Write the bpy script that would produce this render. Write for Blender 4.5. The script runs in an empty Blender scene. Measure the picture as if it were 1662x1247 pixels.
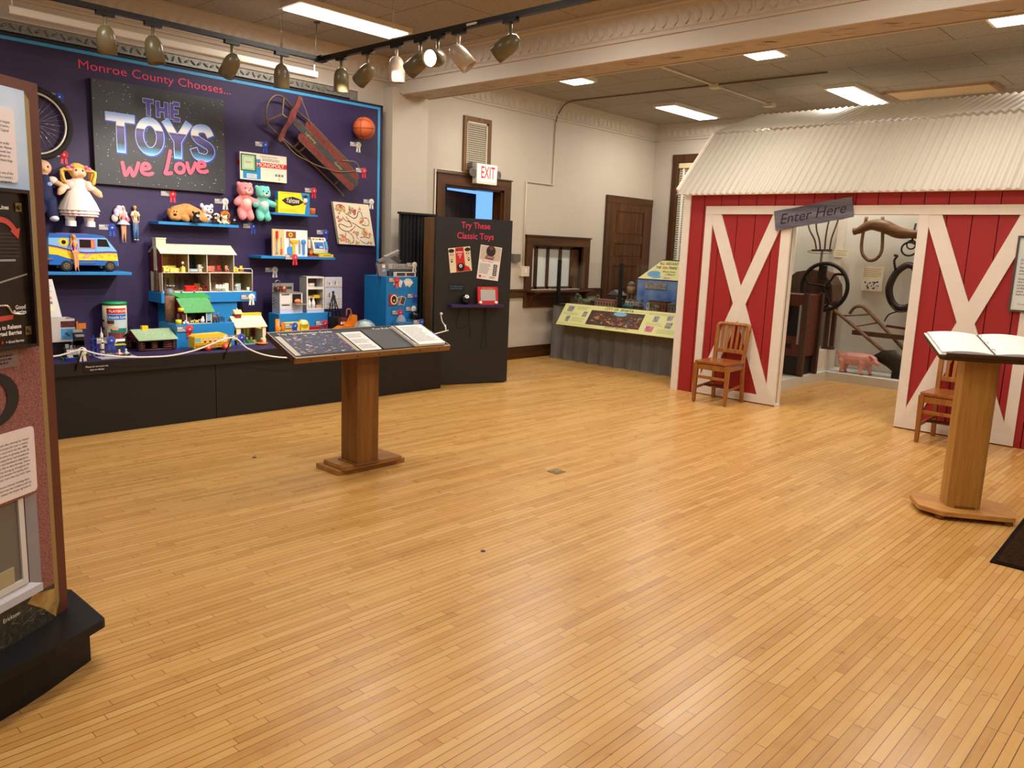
import bpy, bmesh, math, random
from mathutils import Matrix, Vector
random.seed(7)
D = bpy.data; SC = bpy.context.scene; COL = SC.collection
R = math.radians

# ---------------------------------------------------------------- camera, light, exposure
def make_camera():
    cd = D.cameras.new('camera'); co = D.objects.new('camera', cd); COL.objects.link(co)
    cd.sensor_fit = 'HORIZONTAL'; cd.sensor_width = 36.0; cd.lens = 36.0 * 1290.4 / 1662.0
    cd.clip_start = 0.05; cd.clip_end = 60
    yaw, pitch, roll = R(-42.8336), R(-9.7724), R(2.29255)
    f = Vector((math.sin(yaw) * math.cos(pitch), math.cos(yaw) * math.cos(pitch), math.sin(pitch)))
    r = Vector((math.cos(yaw), -math.sin(yaw), 0)); u = r.cross(f)
    c, s = math.cos(roll), math.sin(roll)
    r2, u2 = c * r + s * u, c * u - s * r
    m = Matrix((r2, u2, -f)).transposed().to_4x4(); m.translation = (0, 0, 1.6)
    co.matrix_world = m; SC.camera = co
make_camera()
w = D.worlds.new('world'); SC.world = w; w.use_nodes = True
w.node_tree.nodes['Background'].inputs[0].default_value = (0.9, 0.85, 0.8, 1)
w.node_tree.nodes['Background'].inputs[1].default_value = 0.02
SC.view_settings.view_transform = 'Standard'; SC.view_settings.look = 'None'
SC.view_settings.exposure = 0.0; SC.view_settings.gamma = 1.0; SC.view_settings.use_curve_mapping = False
CEIL_W = 37.0        # watts of one ceiling fixture
LAMP = (1.0, 0.95, 0.88)
SPOT_W = 75.0

# ---------------------------------------------------------------- materials
def lin(c):
    if isinstance(c, str): c = [int(c[i:i + 2], 16) for i in (0, 2, 4)]
    return tuple((x / 255 / 12.92) if x / 255 <= .04045 else ((x / 255 + .055) / 1.055) ** 2.4 for x in c) + (1.0,)
class NT:
    def __init__(s, m):
        m.use_nodes = True; s.t = m.node_tree; s.n = s.t.nodes; s.b = s.n['Principled BSDF']
    def add(s, kind, **kw):
        x = s.n.new('ShaderNode' + kind)
        for k, v in kw.items(): setattr(x, k, v)
        return x
    def link(s, a, b): s.t.links.new(a, b)
    def math(s, op, a, b=None, c=None):
        x = s.n.new('ShaderNodeMath'); x.operation = op
        for i, q in enumerate((a, b, c)):
            if q is None: continue
            if isinstance(q, (int, float)): x.inputs[i].default_value = q
            else: s.link(q, x.inputs[i])
        return x.outputs[0]
    def mix(s, f, a, b):
        x = s.n.new('ShaderNodeMix'); x.data_type = 'RGBA'
        for i, q in ((0, f), (6, a), (7, b)):
            if isinstance(q, (int, float)): x.inputs[i].default_value = q
            elif isinstance(q, tuple): x.inputs[i].default_value = q
            else: s.link(q, x.inputs[i])
        return x.outputs[2]
    def ramp(s, f, stops):
        x = s.n.new('ShaderNodeValToRGB'); e = x.color_ramp.elements
        while len(e) < len(stops): e.new(.5)
        for i, (p, c) in enumerate(stops): e[i].position = p; e[i].color = c
        s.link(f, x.inputs[0]); return x.outputs[0]
    def coord(s, out='Object', scale=(1, 1, 1)):
        a = s.add('TexCoord'); b = s.add('Mapping'); b.inputs['Scale'].default_value = scale
        s.link(a.outputs[out], b.inputs[0]); return b.outputs[0]
    def noise(s, scale, vec=None, detail=3):
        x = s.add('TexNoise'); x.inputs['Scale'].default_value = scale; x.inputs['Detail'].default_value = detail
        s.link(vec if vec is not None else s.coord(), x.inputs['Vector']); return x.outputs['Fac']
    def bump(s, h, strength=.3, dist=.01):
        x = s.add('Bump'); x.inputs['Strength'].default_value = strength; x.inputs['Distance'].default_value = dist
        s.link(h, x.inputs['Height']); s.link(x.outputs[0], s.b.inputs['Normal'])
MATS = {}
def mat(name, c, rough=.55, metal=0.0, spec=.5, var=0.0, vs=30, bump=0.0, bs=200, emit=0.0, alpha=1.0, trans=0.0, stretch=(1, 1, 1), c2=None):
    if name in MATS: return MATS[name]
    m = D.materials.new(name); MATS[name] = m; t = NT(m); b = t.b
    col = lin(c); b.inputs['Base Color'].default_value = col
    b.inputs['Roughness'].default_value = rough; b.inputs['Metallic'].default_value = metal
    b.inputs['Specular IOR Level'].default_value = spec
    if var > 0 or c2:
        f = t.noise(vs, t.coord(scale=stretch))
        lo = lin(c2) if c2 else tuple(x * (1 - var) for x in col[:3]) + (1,)
        hi = col if c2 else tuple(min(1, x * (1 + var)) for x in col[:3]) + (1,)
        t.link(t.ramp(f, [(.3, lo), (.7, hi)]), b.inputs['Base Color'])
    if bump > 0: t.bump(t.noise(bs, t.coord(scale=stretch)), bump, .004)
    if emit: b.inputs['Emission Color'].default_value = col; b.inputs['Emission Strength'].default_value = emit
    if alpha < 1: b.inputs['Alpha'].default_value = alpha
    if trans: b.inputs['Transmission Weight'].default_value = trans
    return m
def pane(name):
    m = D.materials.new(name); MATS[name] = m; t = NT(m); a = t.add('BsdfTransparent'); g = t.add('BsdfGlossy'); g.inputs['Roughness'].default_value = .04; x = t.add('MixShader'); x.inputs[0].default_value = .05
    t.link(a.outputs[0], x.inputs[1]); t.link(g.outputs[0], x.inputs[2]); t.link(x.outputs[0], [q for q in t.n if q.type == 'OUTPUT_MATERIAL'][0].inputs[0]); return m
def wood(name, c, c2, scale=1.0, rough=.4, axis='z', spec=.5):
    if name in MATS: return MATS[name]
    m = D.materials.new(name); MATS[name] = m; t = NT(m)
    st = {'x': (1.2, 22, 22), 'y': (22, 1.2, 22), 'z': (22, 22, 1.2)}[axis]
    v = t.coord(scale=tuple(q * scale for q in st))
    f = t.noise(1.6, v, 5); g = t.noise(7, v, 3)
    h = t.math('ADD', t.math('MULTIPLY', f, .7), t.math('MULTIPLY', g, .3))
    t.link(t.ramp(h, [(.34, lin(c2)), (.62, lin(c))]), t.b.inputs['Base Color'])
    t.b.inputs['Roughness'].default_value = rough; t.b.inputs['Specular IOR Level'].default_value = spec
    return m

def floor_material():
    m = D.materials.new('maple_strip_floor'); t = NT(m)
    a = t.add('TexCoord'); sp = t.add('SeparateXYZ'); t.link(a.outputs['Object'], sp.inputs[0])
    W = .0375
    xr = t.math('DIVIDE', sp.outputs[0], W); row = t.math('FLOOR', xr); fx = t.math('FRACT', xr)
    wn = t.add('TexWhiteNoise', noise_dimensions='1D'); t.link(row, wn.inputs['W'])
    rr = wn.outputs['Value']
    ln = t.math('ADD', .38, t.math('MULTIPLY', rr, .5))
    yy = t.math('ADD', t.math('DIVIDE', sp.outputs[1], ln), t.math('MULTIPLY', rr, 37.7))
    cell = t.math('FLOOR', yy); fy = t.math('FRACT', yy)
    cv = t.add('CombineXYZ'); t.link(row, cv.inputs[0]); t.link(cell, cv.inputs[1])
    w2 = t.add('TexWhiteNoise', noise_dimensions='2D'); t.link(cv.outputs[0], w2.inputs['Vector'])
    shade = w2.outputs['Value']
    mp = t.add('Mapping'); mp.inputs['Scale'].default_value = (60, 2.2, 1)
    t.link(a.outputs['Object'], mp.inputs[0])
    off = t.add('VectorMath', operation='ADD'); t.link(mp.outputs[0], off.inputs[0])
    sc = t.add('VectorMath', operation='SCALE'); t.link(w2.outputs['Color'], sc.inputs[0]); sc.inputs['Scale'].default_value = 40
    t.link(sc.outputs[0], off.inputs[1])
    gr = t.noise(1.0, off.outputs[0], 4)
    fig = t.noise(9, a.outputs['Object'], 4)
    k = t.math('ADD', t.math('ADD', .1, t.math('MULTIPLY', shade, .42)), t.math('ADD', t.math('MULTIPLY', gr, .3), t.math('MULTIPLY', fig, .27)))
    base = t.ramp(k, [(.2, lin((164, 110, 52))), (.42, lin((195, 144, 76))), (.62, lin((206, 155, 85))), (.95, lin((218, 173, 104)))])
    # seams between the strips and at their ends
    ex = t.math('MINIMUM', fx, t.math('SUBTRACT', 1.0, fx))
    dx = t.math('MULTIPLY', ex, W)
    ey = t.math('MINIMUM', fy, t.math('SUBTRACT', 1.0, fy)); dy = t.math('MULTIPLY', ey, ln)
    w3 = t.add('TexWhiteNoise', noise_dimensions='1D'); t.link(t.math('ADD', row, .37), w3.inputs['W'])
    wid = t.math('ADD', .0009, t.math('MULTIPLY', t.math('POWER', w3.outputs['Value'], 2.5), .0012))
    gap = t.math('MAXIMUM', t.math('LESS_THAN', dx, wid), t.math('LESS_THAN', dy, .0011))
    t.link(t.mix(t.math('MULTIPLY', gap, .88), base, lin((92, 50, 18))), t.b.inputs['Base Color'])
    t.link(t.math('ADD', .22, t.math('MULTIPLY', fig, .16)), t.b.inputs['Roughness'])
    t.b.inputs['Specular IOR Level'].default_value = .4
    t.bump(t.math('SUBTRACT', 1.0, gap), .15, .001)
    return m
def ceiling_material():
    m = D.materials.new('fibre_tile_ceiling'); t = NT(m)
    br = t.add('TexBrick'); br.offset = .5; br.inputs['Scale'].default_value = 1.0
    br.inputs['Brick Width'].default_value = 1.22; br.inputs['Row Height'].default_value = .61; br.inputs['Mortar Size'].default_value = .006
    br.inputs['Mortar Smooth'].default_value = 0
    br.inputs['Color1'].default_value = lin((164, 154, 138)); br.inputs['Color2'].default_value = lin((158, 148, 132)); br.inputs['Mortar'].default_value = lin((120, 98, 72))
    t.link(t.coord(), br.inputs['Vector'])
    sp = t.ramp(t.noise(55, None, 4), [(.32, lin((165, 142, 112))), (.42, (1, 1, 1, 1))])
    x = t.add('Mix', data_type='RGBA', blend_type='MULTIPLY'); x.inputs[0].default_value = .6
    t.link(br.outputs['Color'], x.inputs[6]); t.link(sp, x.inputs[7]); t.link(x.outputs[2], t.b.inputs['Base Color'])
    t.b.inputs['Roughness'].default_value = .9
    return m

WHITE = mat('white_paint', (226, 214, 196), .45, var=.03, vs=6)
BLACK = mat('black_laminate', (15, 13, 11), .5)
DARKWOOD = wood('dark_oak_trim', (90, 52, 22), (48, 25, 10), .5, .38)
DARKWOOD_Y = wood('dark_oak_trim_lengthwise', (90, 52, 22), (48, 25, 10), .5, .38, 'y')
OAK = wood('oak', (136, 88, 36), (98, 60, 22), .6, .4)
OAK_Y = wood('oak_lengthwise', (150, 104, 52), (116, 76, 34), .6, .4, 'y')
WALL = mat('cream_wall_paint', (197, 185, 168), .7, var=.02, vs=3, bump=.05, bs=60)
BLUE = mat('shelf_blue_paint', (26, 128, 196), .45)
PURPLE = mat('purple_paint', (43, 26, 72), .6, var=.05, vs=4)
INK = mat('black_ink', (28, 26, 26), .6)
PAPER = mat('white_paper', (240, 234, 226), .6)
CREAM = mat('cream_paper', (240, 230, 200), .6)
RED = mat('red_print', (206, 34, 30), .5)
GREY = mat('grey_plastic', (150, 148, 145), .5)
YELLOW = mat('yellow_plastic', (245, 200, 30), .4)
ORANGE = mat('orange_plastic', (240, 130, 20), .4)
GREEN = mat('green_plastic', (40, 150, 80), .45)
SKIN = mat('doll_skin', (238, 190, 150), .6)
CHROME = mat('chrome', (210, 208, 204), .2, 1.0)
BRASS = mat('dull_brass', (150, 130, 80), .35, .8)

# ---------------------------------------------------------------- mesh builder
def fr(o, u, v):
    u = Vector(u).normalized(); v = Vector(v).normalized(); n = u.cross(v)
    m = Matrix((u, v, n)).transposed().to_4x4(); m.translation = o; return m
def TR(x, y, z, rz=0, rx=0, ry=0, s=1):
    return Matrix.Translation((x, y, z)) @ Matrix.Rotation(rz, 4, 'Z') @ Matrix.Rotation(ry, 4, 'Y') @ Matrix.Rotation(rx, 4, 'X') @ Matrix.Scale(s, 4)
def aim(p, d):
    """frame at p whose local z looks along d"""
    q = Vector(d).to_track_quat('Z', 'Y'); return Matrix.Translation(p) @ q.to_matrix().to_4x4()
_TXT = {}
def text_mesh(s, shear=0.0, bold=0.0, spacing=1.0):
    k = (s, shear, bold, spacing)
    if k not in _TXT:
        c = D.curves.new('t', 'FONT'); c.body = s; c.size = 1.0; c.shear = shear; c.offset = bold; c.space_character = spacing
        c.resolution_u = 3; c.align_x = 'LEFT'
        o = D.objects.new('t', c); COL.objects.link(o)
        bpy.context.view_layer.update()
        me = D.meshes.new_from_object(o.evaluated_get(bpy.context.evaluated_depsgraph_get()))
        vs = [v.co.copy() for v in me.vertices]; fs = [tuple(p.vertices) for p in me.polygons]
        D.objects.remove(o); D.curves.remove(c); D.meshes.remove(me)
        x0 = min((v.x for v in vs), default=0); x1 = max((v.x for v in vs), default=0)
        for v in vs: v.x -= x0
        _TXT[k] = (vs, fs, x1 - x0)
    return _TXT[k]
class B:
    def __init__(s, T=None):
        s.v = []; s.f = []; s.fm = []; s.fs = []; s.mats = []; s.T = T or Matrix()
    def mi(s, m):
        if m not in s.mats: s.mats.append(m)
        return s.mats.index(m)
    def add(s, vs, fs, m, smooth=False, M=None):
        X = s.T @ M if M else s.T; o = len(s.v); k = s.mi(m)
        s.v += [X @ Vector(p) for p in vs]
        for i, f in enumerate(fs):
            s.f.append(tuple(a + o for a in f)); s.fm.append(k)
            s.fs.append(smooth if isinstance(smooth, bool) else smooth[i])
        return s
    def box(s, a, b, m, M=None):
        (x0, x1), (y0, y1), (z0, z1) = [sorted((a[i], b[i])) for i in range(3)]
        vs = [(x0, y0, z0), (x1, y0, z0), (x1, y1, z0), (x0, y1, z0), (x0, y0, z1), (x1, y0, z1), (x1, y1, z1), (x0, y1, z1)]
        return s.add(vs, [(3, 2, 1, 0), (4, 5, 6, 7), (0, 1, 5, 4), (1, 2, 6, 5), (2, 3, 7, 6), (3, 0, 4, 7)], m, M=M)
    def rbox(s, a, b, r, m, M=None, seg=3, axis=2):
        """box with the four edges along axis rounded"""
        ax = [i for i in range(3) if i != axis]
        lo = [min(a[i], b[i]) for i in range(3)]; hi = [max(a[i], b[i]) for i in range(3)]
        (x0, y0), (x1, y1) = (lo[ax[0]], lo[ax[1]]), (hi[ax[0]], hi[ax[1]])
        P = []
        for cx, cy, a0 in ((x1 - r, y1 - r, 0), (x0 + r, y1 - r, 90), (x0 + r, y0 + r, 180), (x1 - r, y0 + r, 270)):
            for k in range(seg + 1):
                t = R(a0 + 90 * k / seg); P.append((cx + r * math.cos(t), cy + r * math.sin(t)))
        def p3(p, z):
            q = [0, 0, 0]; q[ax[0]] = p[0]; q[ax[1]] = p[1]; q[axis] = z; return tuple(q)
        n = len(P); vs = [p3(p, lo[axis]) for p in P] + [p3(p, hi[axis]) for p in P]
        fs = [tuple(reversed(range(n))), tuple(range(n, 2 * n))] + [(i, (i + 1) % n, n + (i + 1) % n, n + i) for i in range(n)]
        if axis == 1: fs = [tuple(reversed(f)) for f in fs]
        return s.add(vs, fs, m, M=M)
    def prism(s, P, z0, z1, m, M=None, side=None):
        A = sum(P[i][0] * P[(i + 1) % len(P)][1] - P[(i + 1) % len(P)][0] * P[i][1] for i in range(len(P)))
        if A < 0: P = P[::-1]
        n = len(P); vs = [(x, y, z0) for x, y in P] + [(x, y, z1) for x, y in P]
        s.add(vs, [tuple(reversed(range(n))), tuple(range(n, 2 * n))], m, M=M)
        return s.add(vs, [(i, (i + 1) % n, n + (i + 1) % n, n + i) for i in range(n)], side or m, M=M)
    def loft(s, rings, m, caps=True, smooth=True, M=None, closed=False):
        n = len(rings[0]); vs = [p for r in rings for p in r]; fs = []; k = len(rings)
        for i in range(k if closed else k - 1):
            j = (i + 1) % k
            fs += [(i * n + a, i * n + (a + 1) % n, j * n + (a + 1) % n, j * n + a) for a in range(n)]
        sm = [smooth] * len(fs)
        if caps and not closed:
            fs += [tuple(reversed(range(n))), tuple(range((k - 1) * n, k * n))]; sm += [False, False]
        return s.add(vs, fs, m, sm, M)
    def tube(s, pts, r, m, n=8, closed=False, flat=1.0, M=None, caps=True):
        pts = [Vector(p) for p in pts]; k = len(pts); rs = r if isinstance(r, (list, tuple)) else [r] * k
        ring = []; ref = None
        for i, p in enumerate(pts):
            a = pts[(i - 1) % k] if (closed or i) else p; b = pts[(i + 1) % k] if (closed or i < k - 1) else p
            t = (b - a).normalized()
            if ref is None: ref = t.orthogonal().normalized()
            ref = (ref - t * ref.dot(t)); ref = ref.normalized() if ref.length > 1e-6 else t.orthogonal().normalized()
            q = t.cross(ref)
            ring.append([p + (ref * math.cos(2 * math.pi * j / n) * flat + q * math.sin(2 * math.pi * j / n)) * rs[i] for j in range(n)])
        return s.loft(ring, m, caps, True, M, closed)
    def bar(s, p, q, w, h, m, up=(0, 0, 1), M=None):
        """straight rectangular bar, width w across, h along up"""
        p = Vector(p); q = Vector(q); t = (q - p).normalized(); up = Vector(up); x = t.cross(up)
        if x.length < 1e-5: x = t.orthogonal()
        x.normalize(); z = x.cross(t)
        vs = [c + x * a * w / 2 + z * b * h / 2 for c in (p, q) for a, b in ((-1, -1), (1, -1), (1, 1), (-1, 1))]
        return s.add(vs, [(0, 1, 2, 3), (7, 6, 5, 4), (0, 4, 5, 1), (1, 5, 6, 2), (2, 6, 7, 3), (3, 7, 4, 0)], m, M=M)
    def cyl(s, p, q, r, m, r2=None, n=16, M=None):
        return s.tube([p, q], [r, r if r2 is None else r2], m, n, M=M)
    def lathe(s, prof, m, n=20, M=None, smooth=True, sweep=360):
        rings = [[(r * math.cos(R(sweep) * j / n), r * math.sin(R(sweep) * j / n), z) for j in range(n)] for r, z in prof]
        return s.loft(rings, m, True, smooth, M)
    def ball(s, c, r, m, n=12, M=None, rot=None):
        r = (r, r, r) if isinstance(r, (int, float)) else r; c = Vector(c); h = max(4, n // 2 + 2)
        rings = []
        for i in range(1, h):
            t = math.pi * i / h
            rings.append([(math.sin(t) * math.cos(2 * math.pi * j / n) * r[0], math.sin(t) * math.sin(2 * math.pi * j / n) * r[1], -math.cos(t) * r[2]) for j in range(n)])
        vs = [Vector(p) for g in rings for p in g] + [Vector((0, 0, -r[2])), Vector((0, 0, r[2]))]
        if rot: vs = [rot @ p for p in vs]
        vs = [p + c for p in vs]; k = len(rings); fs = []
        for i in range(k - 1): fs += [(i * n + a, i * n + (a + 1) % n, (i + 1) * n + (a + 1) % n, (i + 1) * n + a) for a in range(n)]
        fs += [(k * n, (a + 1) % n, a) for a in range(n)] + [(k * n + 1, (k - 1) * n + a, (k - 1) * n + (a + 1) % n) for a in range(n)]
        return s.add(vs, fs, m, True, M)
    def disc(s, x, y, z, r, m, n=20, ry=None, M=None):
        ry = ry or r
        return s.add([(x + r * math.cos(2 * math.pi * j / n), y + ry * math.sin(2 * math.pi * j / n), z) for j in range(n)], [tuple(range(n))], m, M=M)
    def quad(s, P, m, M=None): return s.add(P, [tuple(range(len(P)))], m, M=M)
    def rect(s, x0, y0, x1, y1, z, m, M=None): return s.quad([(x0, y0, z), (x1, y0, z), (x1, y1, z), (x0, y1, z)], m, M)
    def text(s, t, size, m, x=0, y=0, z=0, al='l', shear=0.0, bold=0.0, sx=1.0, width=None, rot=0.0, M=None, spacing=1.0):
        vs, fs, w = text_mesh(t, shear, bold, spacing)
        if width: sx = width / max(1e-6, w * size)
        ox = {'l': 0, 'c': -w / 2, 'r': -w}[al]
        c, q = math.cos(rot), math.sin(rot); P = []
        for v in vs:
            a, b = (v.x + ox) * size * sx, v.y * size
            P.append((x + a * c - b * q, y + a * q + b * c, z))
        return s.add(P, fs, m, M=M)
    def lines(s, x0, y0, x1, y1, n, z, m, ragged=.25, th=.45):
        """rows of small print"""
        h = (y1 - y0) / n
        for i in range(n):
            yy = y1 - h * (i + .5); e = x1 - (x1 - x0) * ragged * random.random(); a = x0
            while a < e:
                b = min(e, a + (.02 + .05 * random.random()) * 1.6 * (x1 - x0))
                s.rect(a, yy - h * th / 2, b, yy + h * th / 2, z, m); a = b + .018 * (x1 - x0)
        return s
    def build(s, name, parent=None, loc=None, remesh=0.0, smooth_it=4, bevel=0.0, subsurf=0, local=False):
        inv = Matrix()
        if parent is not None and not local:
            root = parent
            while root.parent: root = root.parent
            inv = root.matrix_world.inverted()
        elif loc is not None: inv = Matrix.Translation(loc).inverted()
        me = D.meshes.new(name)
        me.from_pydata([inv @ p for p in s.v], [], s.f)
        for m in s.mats: me.materials.append(m)
        me.polygons.foreach_set('material_index', s.fm); me.polygons.foreach_set('use_smooth', s.fs); me.update()
        o = D.objects.new(name, me); COL.objects.link(o)
        if remesh:
            k = o.modifiers.new('r', 'REMESH'); k.mode = 'VOXEL'; k.voxel_size = remesh; k.use_smooth_shade = True
            if smooth_it:
                k = o.modifiers.new('s', 'SMOOTH'); k.iterations = smooth_it; k.factor = .5
            bpy.context.view_layer.update()
            m2 = D.meshes.new_from_object(o.evaluated_get(bpy.context.evaluated_depsgraph_get()))
            o.modifiers.clear(); o.data = m2; D.meshes.remove(me); m2.name = name
            m2.materials.clear(); m2.materials.append(s.mats[0])
            for p in m2.polygons: p.use_smooth = True; p.material_index = 0
        if bevel:
            k = o.modifiers.new('bevel', 'BEVEL'); k.width = bevel; k.segments = 2; k.limit_method = 'ANGLE'; k.angle_limit = R(40)
        if subsurf:
            k = o.modifiers.new('sub', 'SUBSURF'); k.levels = k.render_levels = subsurf
        if parent is not None: o.parent = parent
        elif loc is not None: o.location = loc; o.matrix_world = Matrix.Translation(loc)
        return o
def thing(name, label, cat, loc=(0, 0, 0), rz=0, group=None):
    o = D.objects.new(name, None); COL.objects.link(o); o.empty_display_size = .1
    o.location = loc; o.rotation_euler = (0, 0, rz); o.matrix_world = Matrix.Translation(loc) @ Matrix.Rotation(rz, 4, 'Z')
    tag(o, label, cat, group); return o
def tag(o, label, cat, group=None):
    o['label'] = label; o['category'] = cat
    if group: o['group'] = group
    return o
def struct(b, name, parent=None, **k):
    o = b.build(name, parent, **k)
    if parent is None: o['kind'] = 'structure'
    return o
def one(b, name, label, cat, loc, group=None, **k):
    return tag(b.build(name, loc=loc, **k), label, cat, group)
KIDS = {}
def dup(root, loc, label, rz=None, group=None):
    r = root.copy(); COL.objects.link(r); r.location = loc
    if rz is not None: r.rotation_euler = (0, 0, rz)
    r['label'] = label
    if group: r['group'] = group
    def rec(src, dst):
        for ch in list(src.children):
            c = ch.copy(); COL.objects.link(c); c.parent = dst; rec(ch, c)
    rec(root, r); return r
def catmull(P, k=6, closed=False):
    P = [Vector(p) for p in P]; n = len(P); out = []
    for i in range(n if closed else n - 1):
        g = lambda j: P[j % n] if closed else P[max(0, min(n - 1, j))]
        a, b, c, d = g(i - 1), g(i), g(i + 1), g(i + 2)
        for q in range(k):
            t = q / k
            out.append(.5 * ((2 * b) + (c - a) * t + (2 * a - 5 * b + 4 * c - d) * t * t + (3 * b - a - 3 * c + d) * t ** 3))
    if not closed: out.append(P[-1])
    return out

# ================================================================ the room
XW, YF, CZ = -7.78, 11.69, 3.68
b = B(); b.box((-10.5, -3.2, -.1), (3.4, 12.0, 0), floor_material()); struct(b, 'floor')
b = B(); b.box((-10.5, -3.2, CZ), (3.4, 12.0, CZ + .1), ceiling_material()); struct(b, 'ceiling')
# left wall: solid pieces around the exit doorway and the service hatch
b = B()
for (y0, y1, z0, z1) in ((-3.2, 6.963, 0, CZ), (6.963, 8.05, 2.354, CZ), (8.05, 8.68, 0, CZ), (8.68, 9.86, 0, 1.0), (8.68, 9.86, 1.64, CZ), (9.86, 12, 0, CZ)):
    b.box((XW - .16, y0, z0), (XW, y1, z1), WALL)
struct(b, 'wall_left')
b = B()
for (x0, x1, z0, z1) in ((XW, -7.28, 0, CZ), (-7.28, -6.0, 0, .95), (-7.28, -6.0, 3.08, CZ), (-6.0, 3.4, 0, CZ)):
    b.box((x0, YF, z0), (x1, YF + .18, z1), WALL)
struct(b, 'wall_far')
b = B(); b.box((3.2, -3.2, 0), (3.4, 12, CZ), WALL); struct(b, 'wall_right')
b = B(); b.box((-7.8, -3.2, 0), (3.4, -3.0, CZ), WALL); struct(b, 'wall_back')
# corridor beyond the exit door
b = B(); b.box((-10.5, 6.2, 0), (-10.35, 9.9, CZ), WALL); b.box((-10.5, 6.0, 0), (-7.94, 6.2, CZ), WALL); b.box((-10.5, 10.6, 0), (-7.94, 10.75, CZ), WALL)
b.box((-10.5, 9.9, 0), (-10.35, 10.6, CZ), WALL)
struct(b, 'wall_corridor')
# pilaster and ceiling beam
b = B(); b.box((XW, 5.99, 0), (-7.6, 6.53, 3.36), WALL); struct(b, 'trim_1')
def beam():
    soff = mat('stencilled_beam_soffit', (184, 170, 148), .7, var=.08, vs=9)
    st = mat('stencil_ochre', (150, 112, 74), .7)
    b = B(); b.box((XW, 6.08, 3.30), (3.3, 6.50, CZ), WALL)
    t = struct(b, 'trim_2')
    b = B(); b.box((-7.55, 6.115, 3.292), (3.2, 6.465, 3.30), soff)
    b.box((-7.55, 6.08, 3.285), (3.2, 6.112, 3.30), WALL); b.box((-7.55, 6.468, 3.285), (3.2, 6.50, 3.30), WALL)
    rnd = random.Random(3); x = -7.4
    while x < 0.5:                                    # stencilled scrolls along the soffit
        for k in range(5):
            dx, dy = rnd.uniform(-.15, .15), rnd.uniform(-.09, .09); a = rnd.uniform(-.6, .6)
            P = [(x + dx + q * math.cos(a) * .05, 6.29 + dy + q * math.sin(a) * .05 + .018 * math.sin(q * 3)) for q in (-1, -.5, 0, .5, 1)]
            wv = (.003, .009, .012, .008, .002)
            b.quad([(p[0], p[1] - v, 3.2915) for p, v in zip(P, wv)] + [(p[0], p[1] + v, 3.2915) for p, v in list(zip(P, wv))[::-1]], st)
        x += .48
    b.build('soffit_panel', t)
beam()
def crown(name, pts, side):
    """plaster crown moulding with a row of acanthus lobes; pts in plan, side = unit vector into the room"""
    b = B(); (xa, ya), (xb, yb) = pts
    prof = [(0, 3.43), (.02, 3.43), (.026, 3.445), (.02, 3.46), (.035, 3.47), (.05, 3.56), (.085, 3.63), (.11, 3.635), (.115, 3.66), (.13, 3.662), (.13, CZ), (0, CZ)]
    sx, sy = side
    r0 = [(xa + d * sx, ya + d * sy, z) for d, z in prof]; r1 = [(xb + d * sx, yb + d * sy, z) for d, z in prof]
    vs = r0 + r1; n = len(prof)
    fs = [(i, i + 1, n + i + 1, n + i) for i in range(n - 1)]
    b.add(vs, fs, WALL)
    L = math.hypot(xb - xa, yb - ya); k = int(L / .11); ux, uy = (xb - xa) / L, (yb - ya) / L
    for i in range(k):
        c = (i + .5) * .11
        P = [(xa + ux * (c + o) + sx * d, ya + uy * (c + o) + sy * d, z) for o, d, z in ((-.045, .055, 3.585), (0, .075, 3.60), (.045, .055, 3.585), (.038, .045, 3.51), (0, .052, 3.475), (-.038, .045, 3.51))]
        b.add(P + [(xa + ux * c + sx * .07, ya + uy * c + sy * .07, 3.54)], [(j, (j + 1) % 6, 6) for j in range(6)], WALL, True)
    struct(b, name)
crown('trim_3', ((XW, 6.5), (XW, YF)), (1, 0))
crown('trim_4', ((XW, YF), (-4.2, YF)), (0, -1))
crown('trim_5', ((-7.6, 6.08), (1.5, 6.08)), (0, -1))
crown('trim_6', ((XW, 1.0), (XW, 6.08)), (1, 0))
# dark baseboard and chair rail
b = B()
for y0, y1 in ((6.53, 6.82), (8.19, 10.39)):
    b.box((XW, y0, 0), (XW + .025, y1, .175), DARKWOOD_Y); b.box((XW, y0, 0), (XW + .04, y1, .02), DARKWOOD_Y)
struct(b, 'baseboard_left')
b = B()
for y0, y1 in ((6.53, 6.82), (8.19, 8.55), (10.02, 10.39)):
    b.box((XW, y0, .885), (XW + .022, y1, .985), DARKWOOD_Y); b.box((XW, y0, .985), (XW + .036, y1, 1.008), DARKWOOD_Y)
struct(b, 'trim_7')
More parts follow.
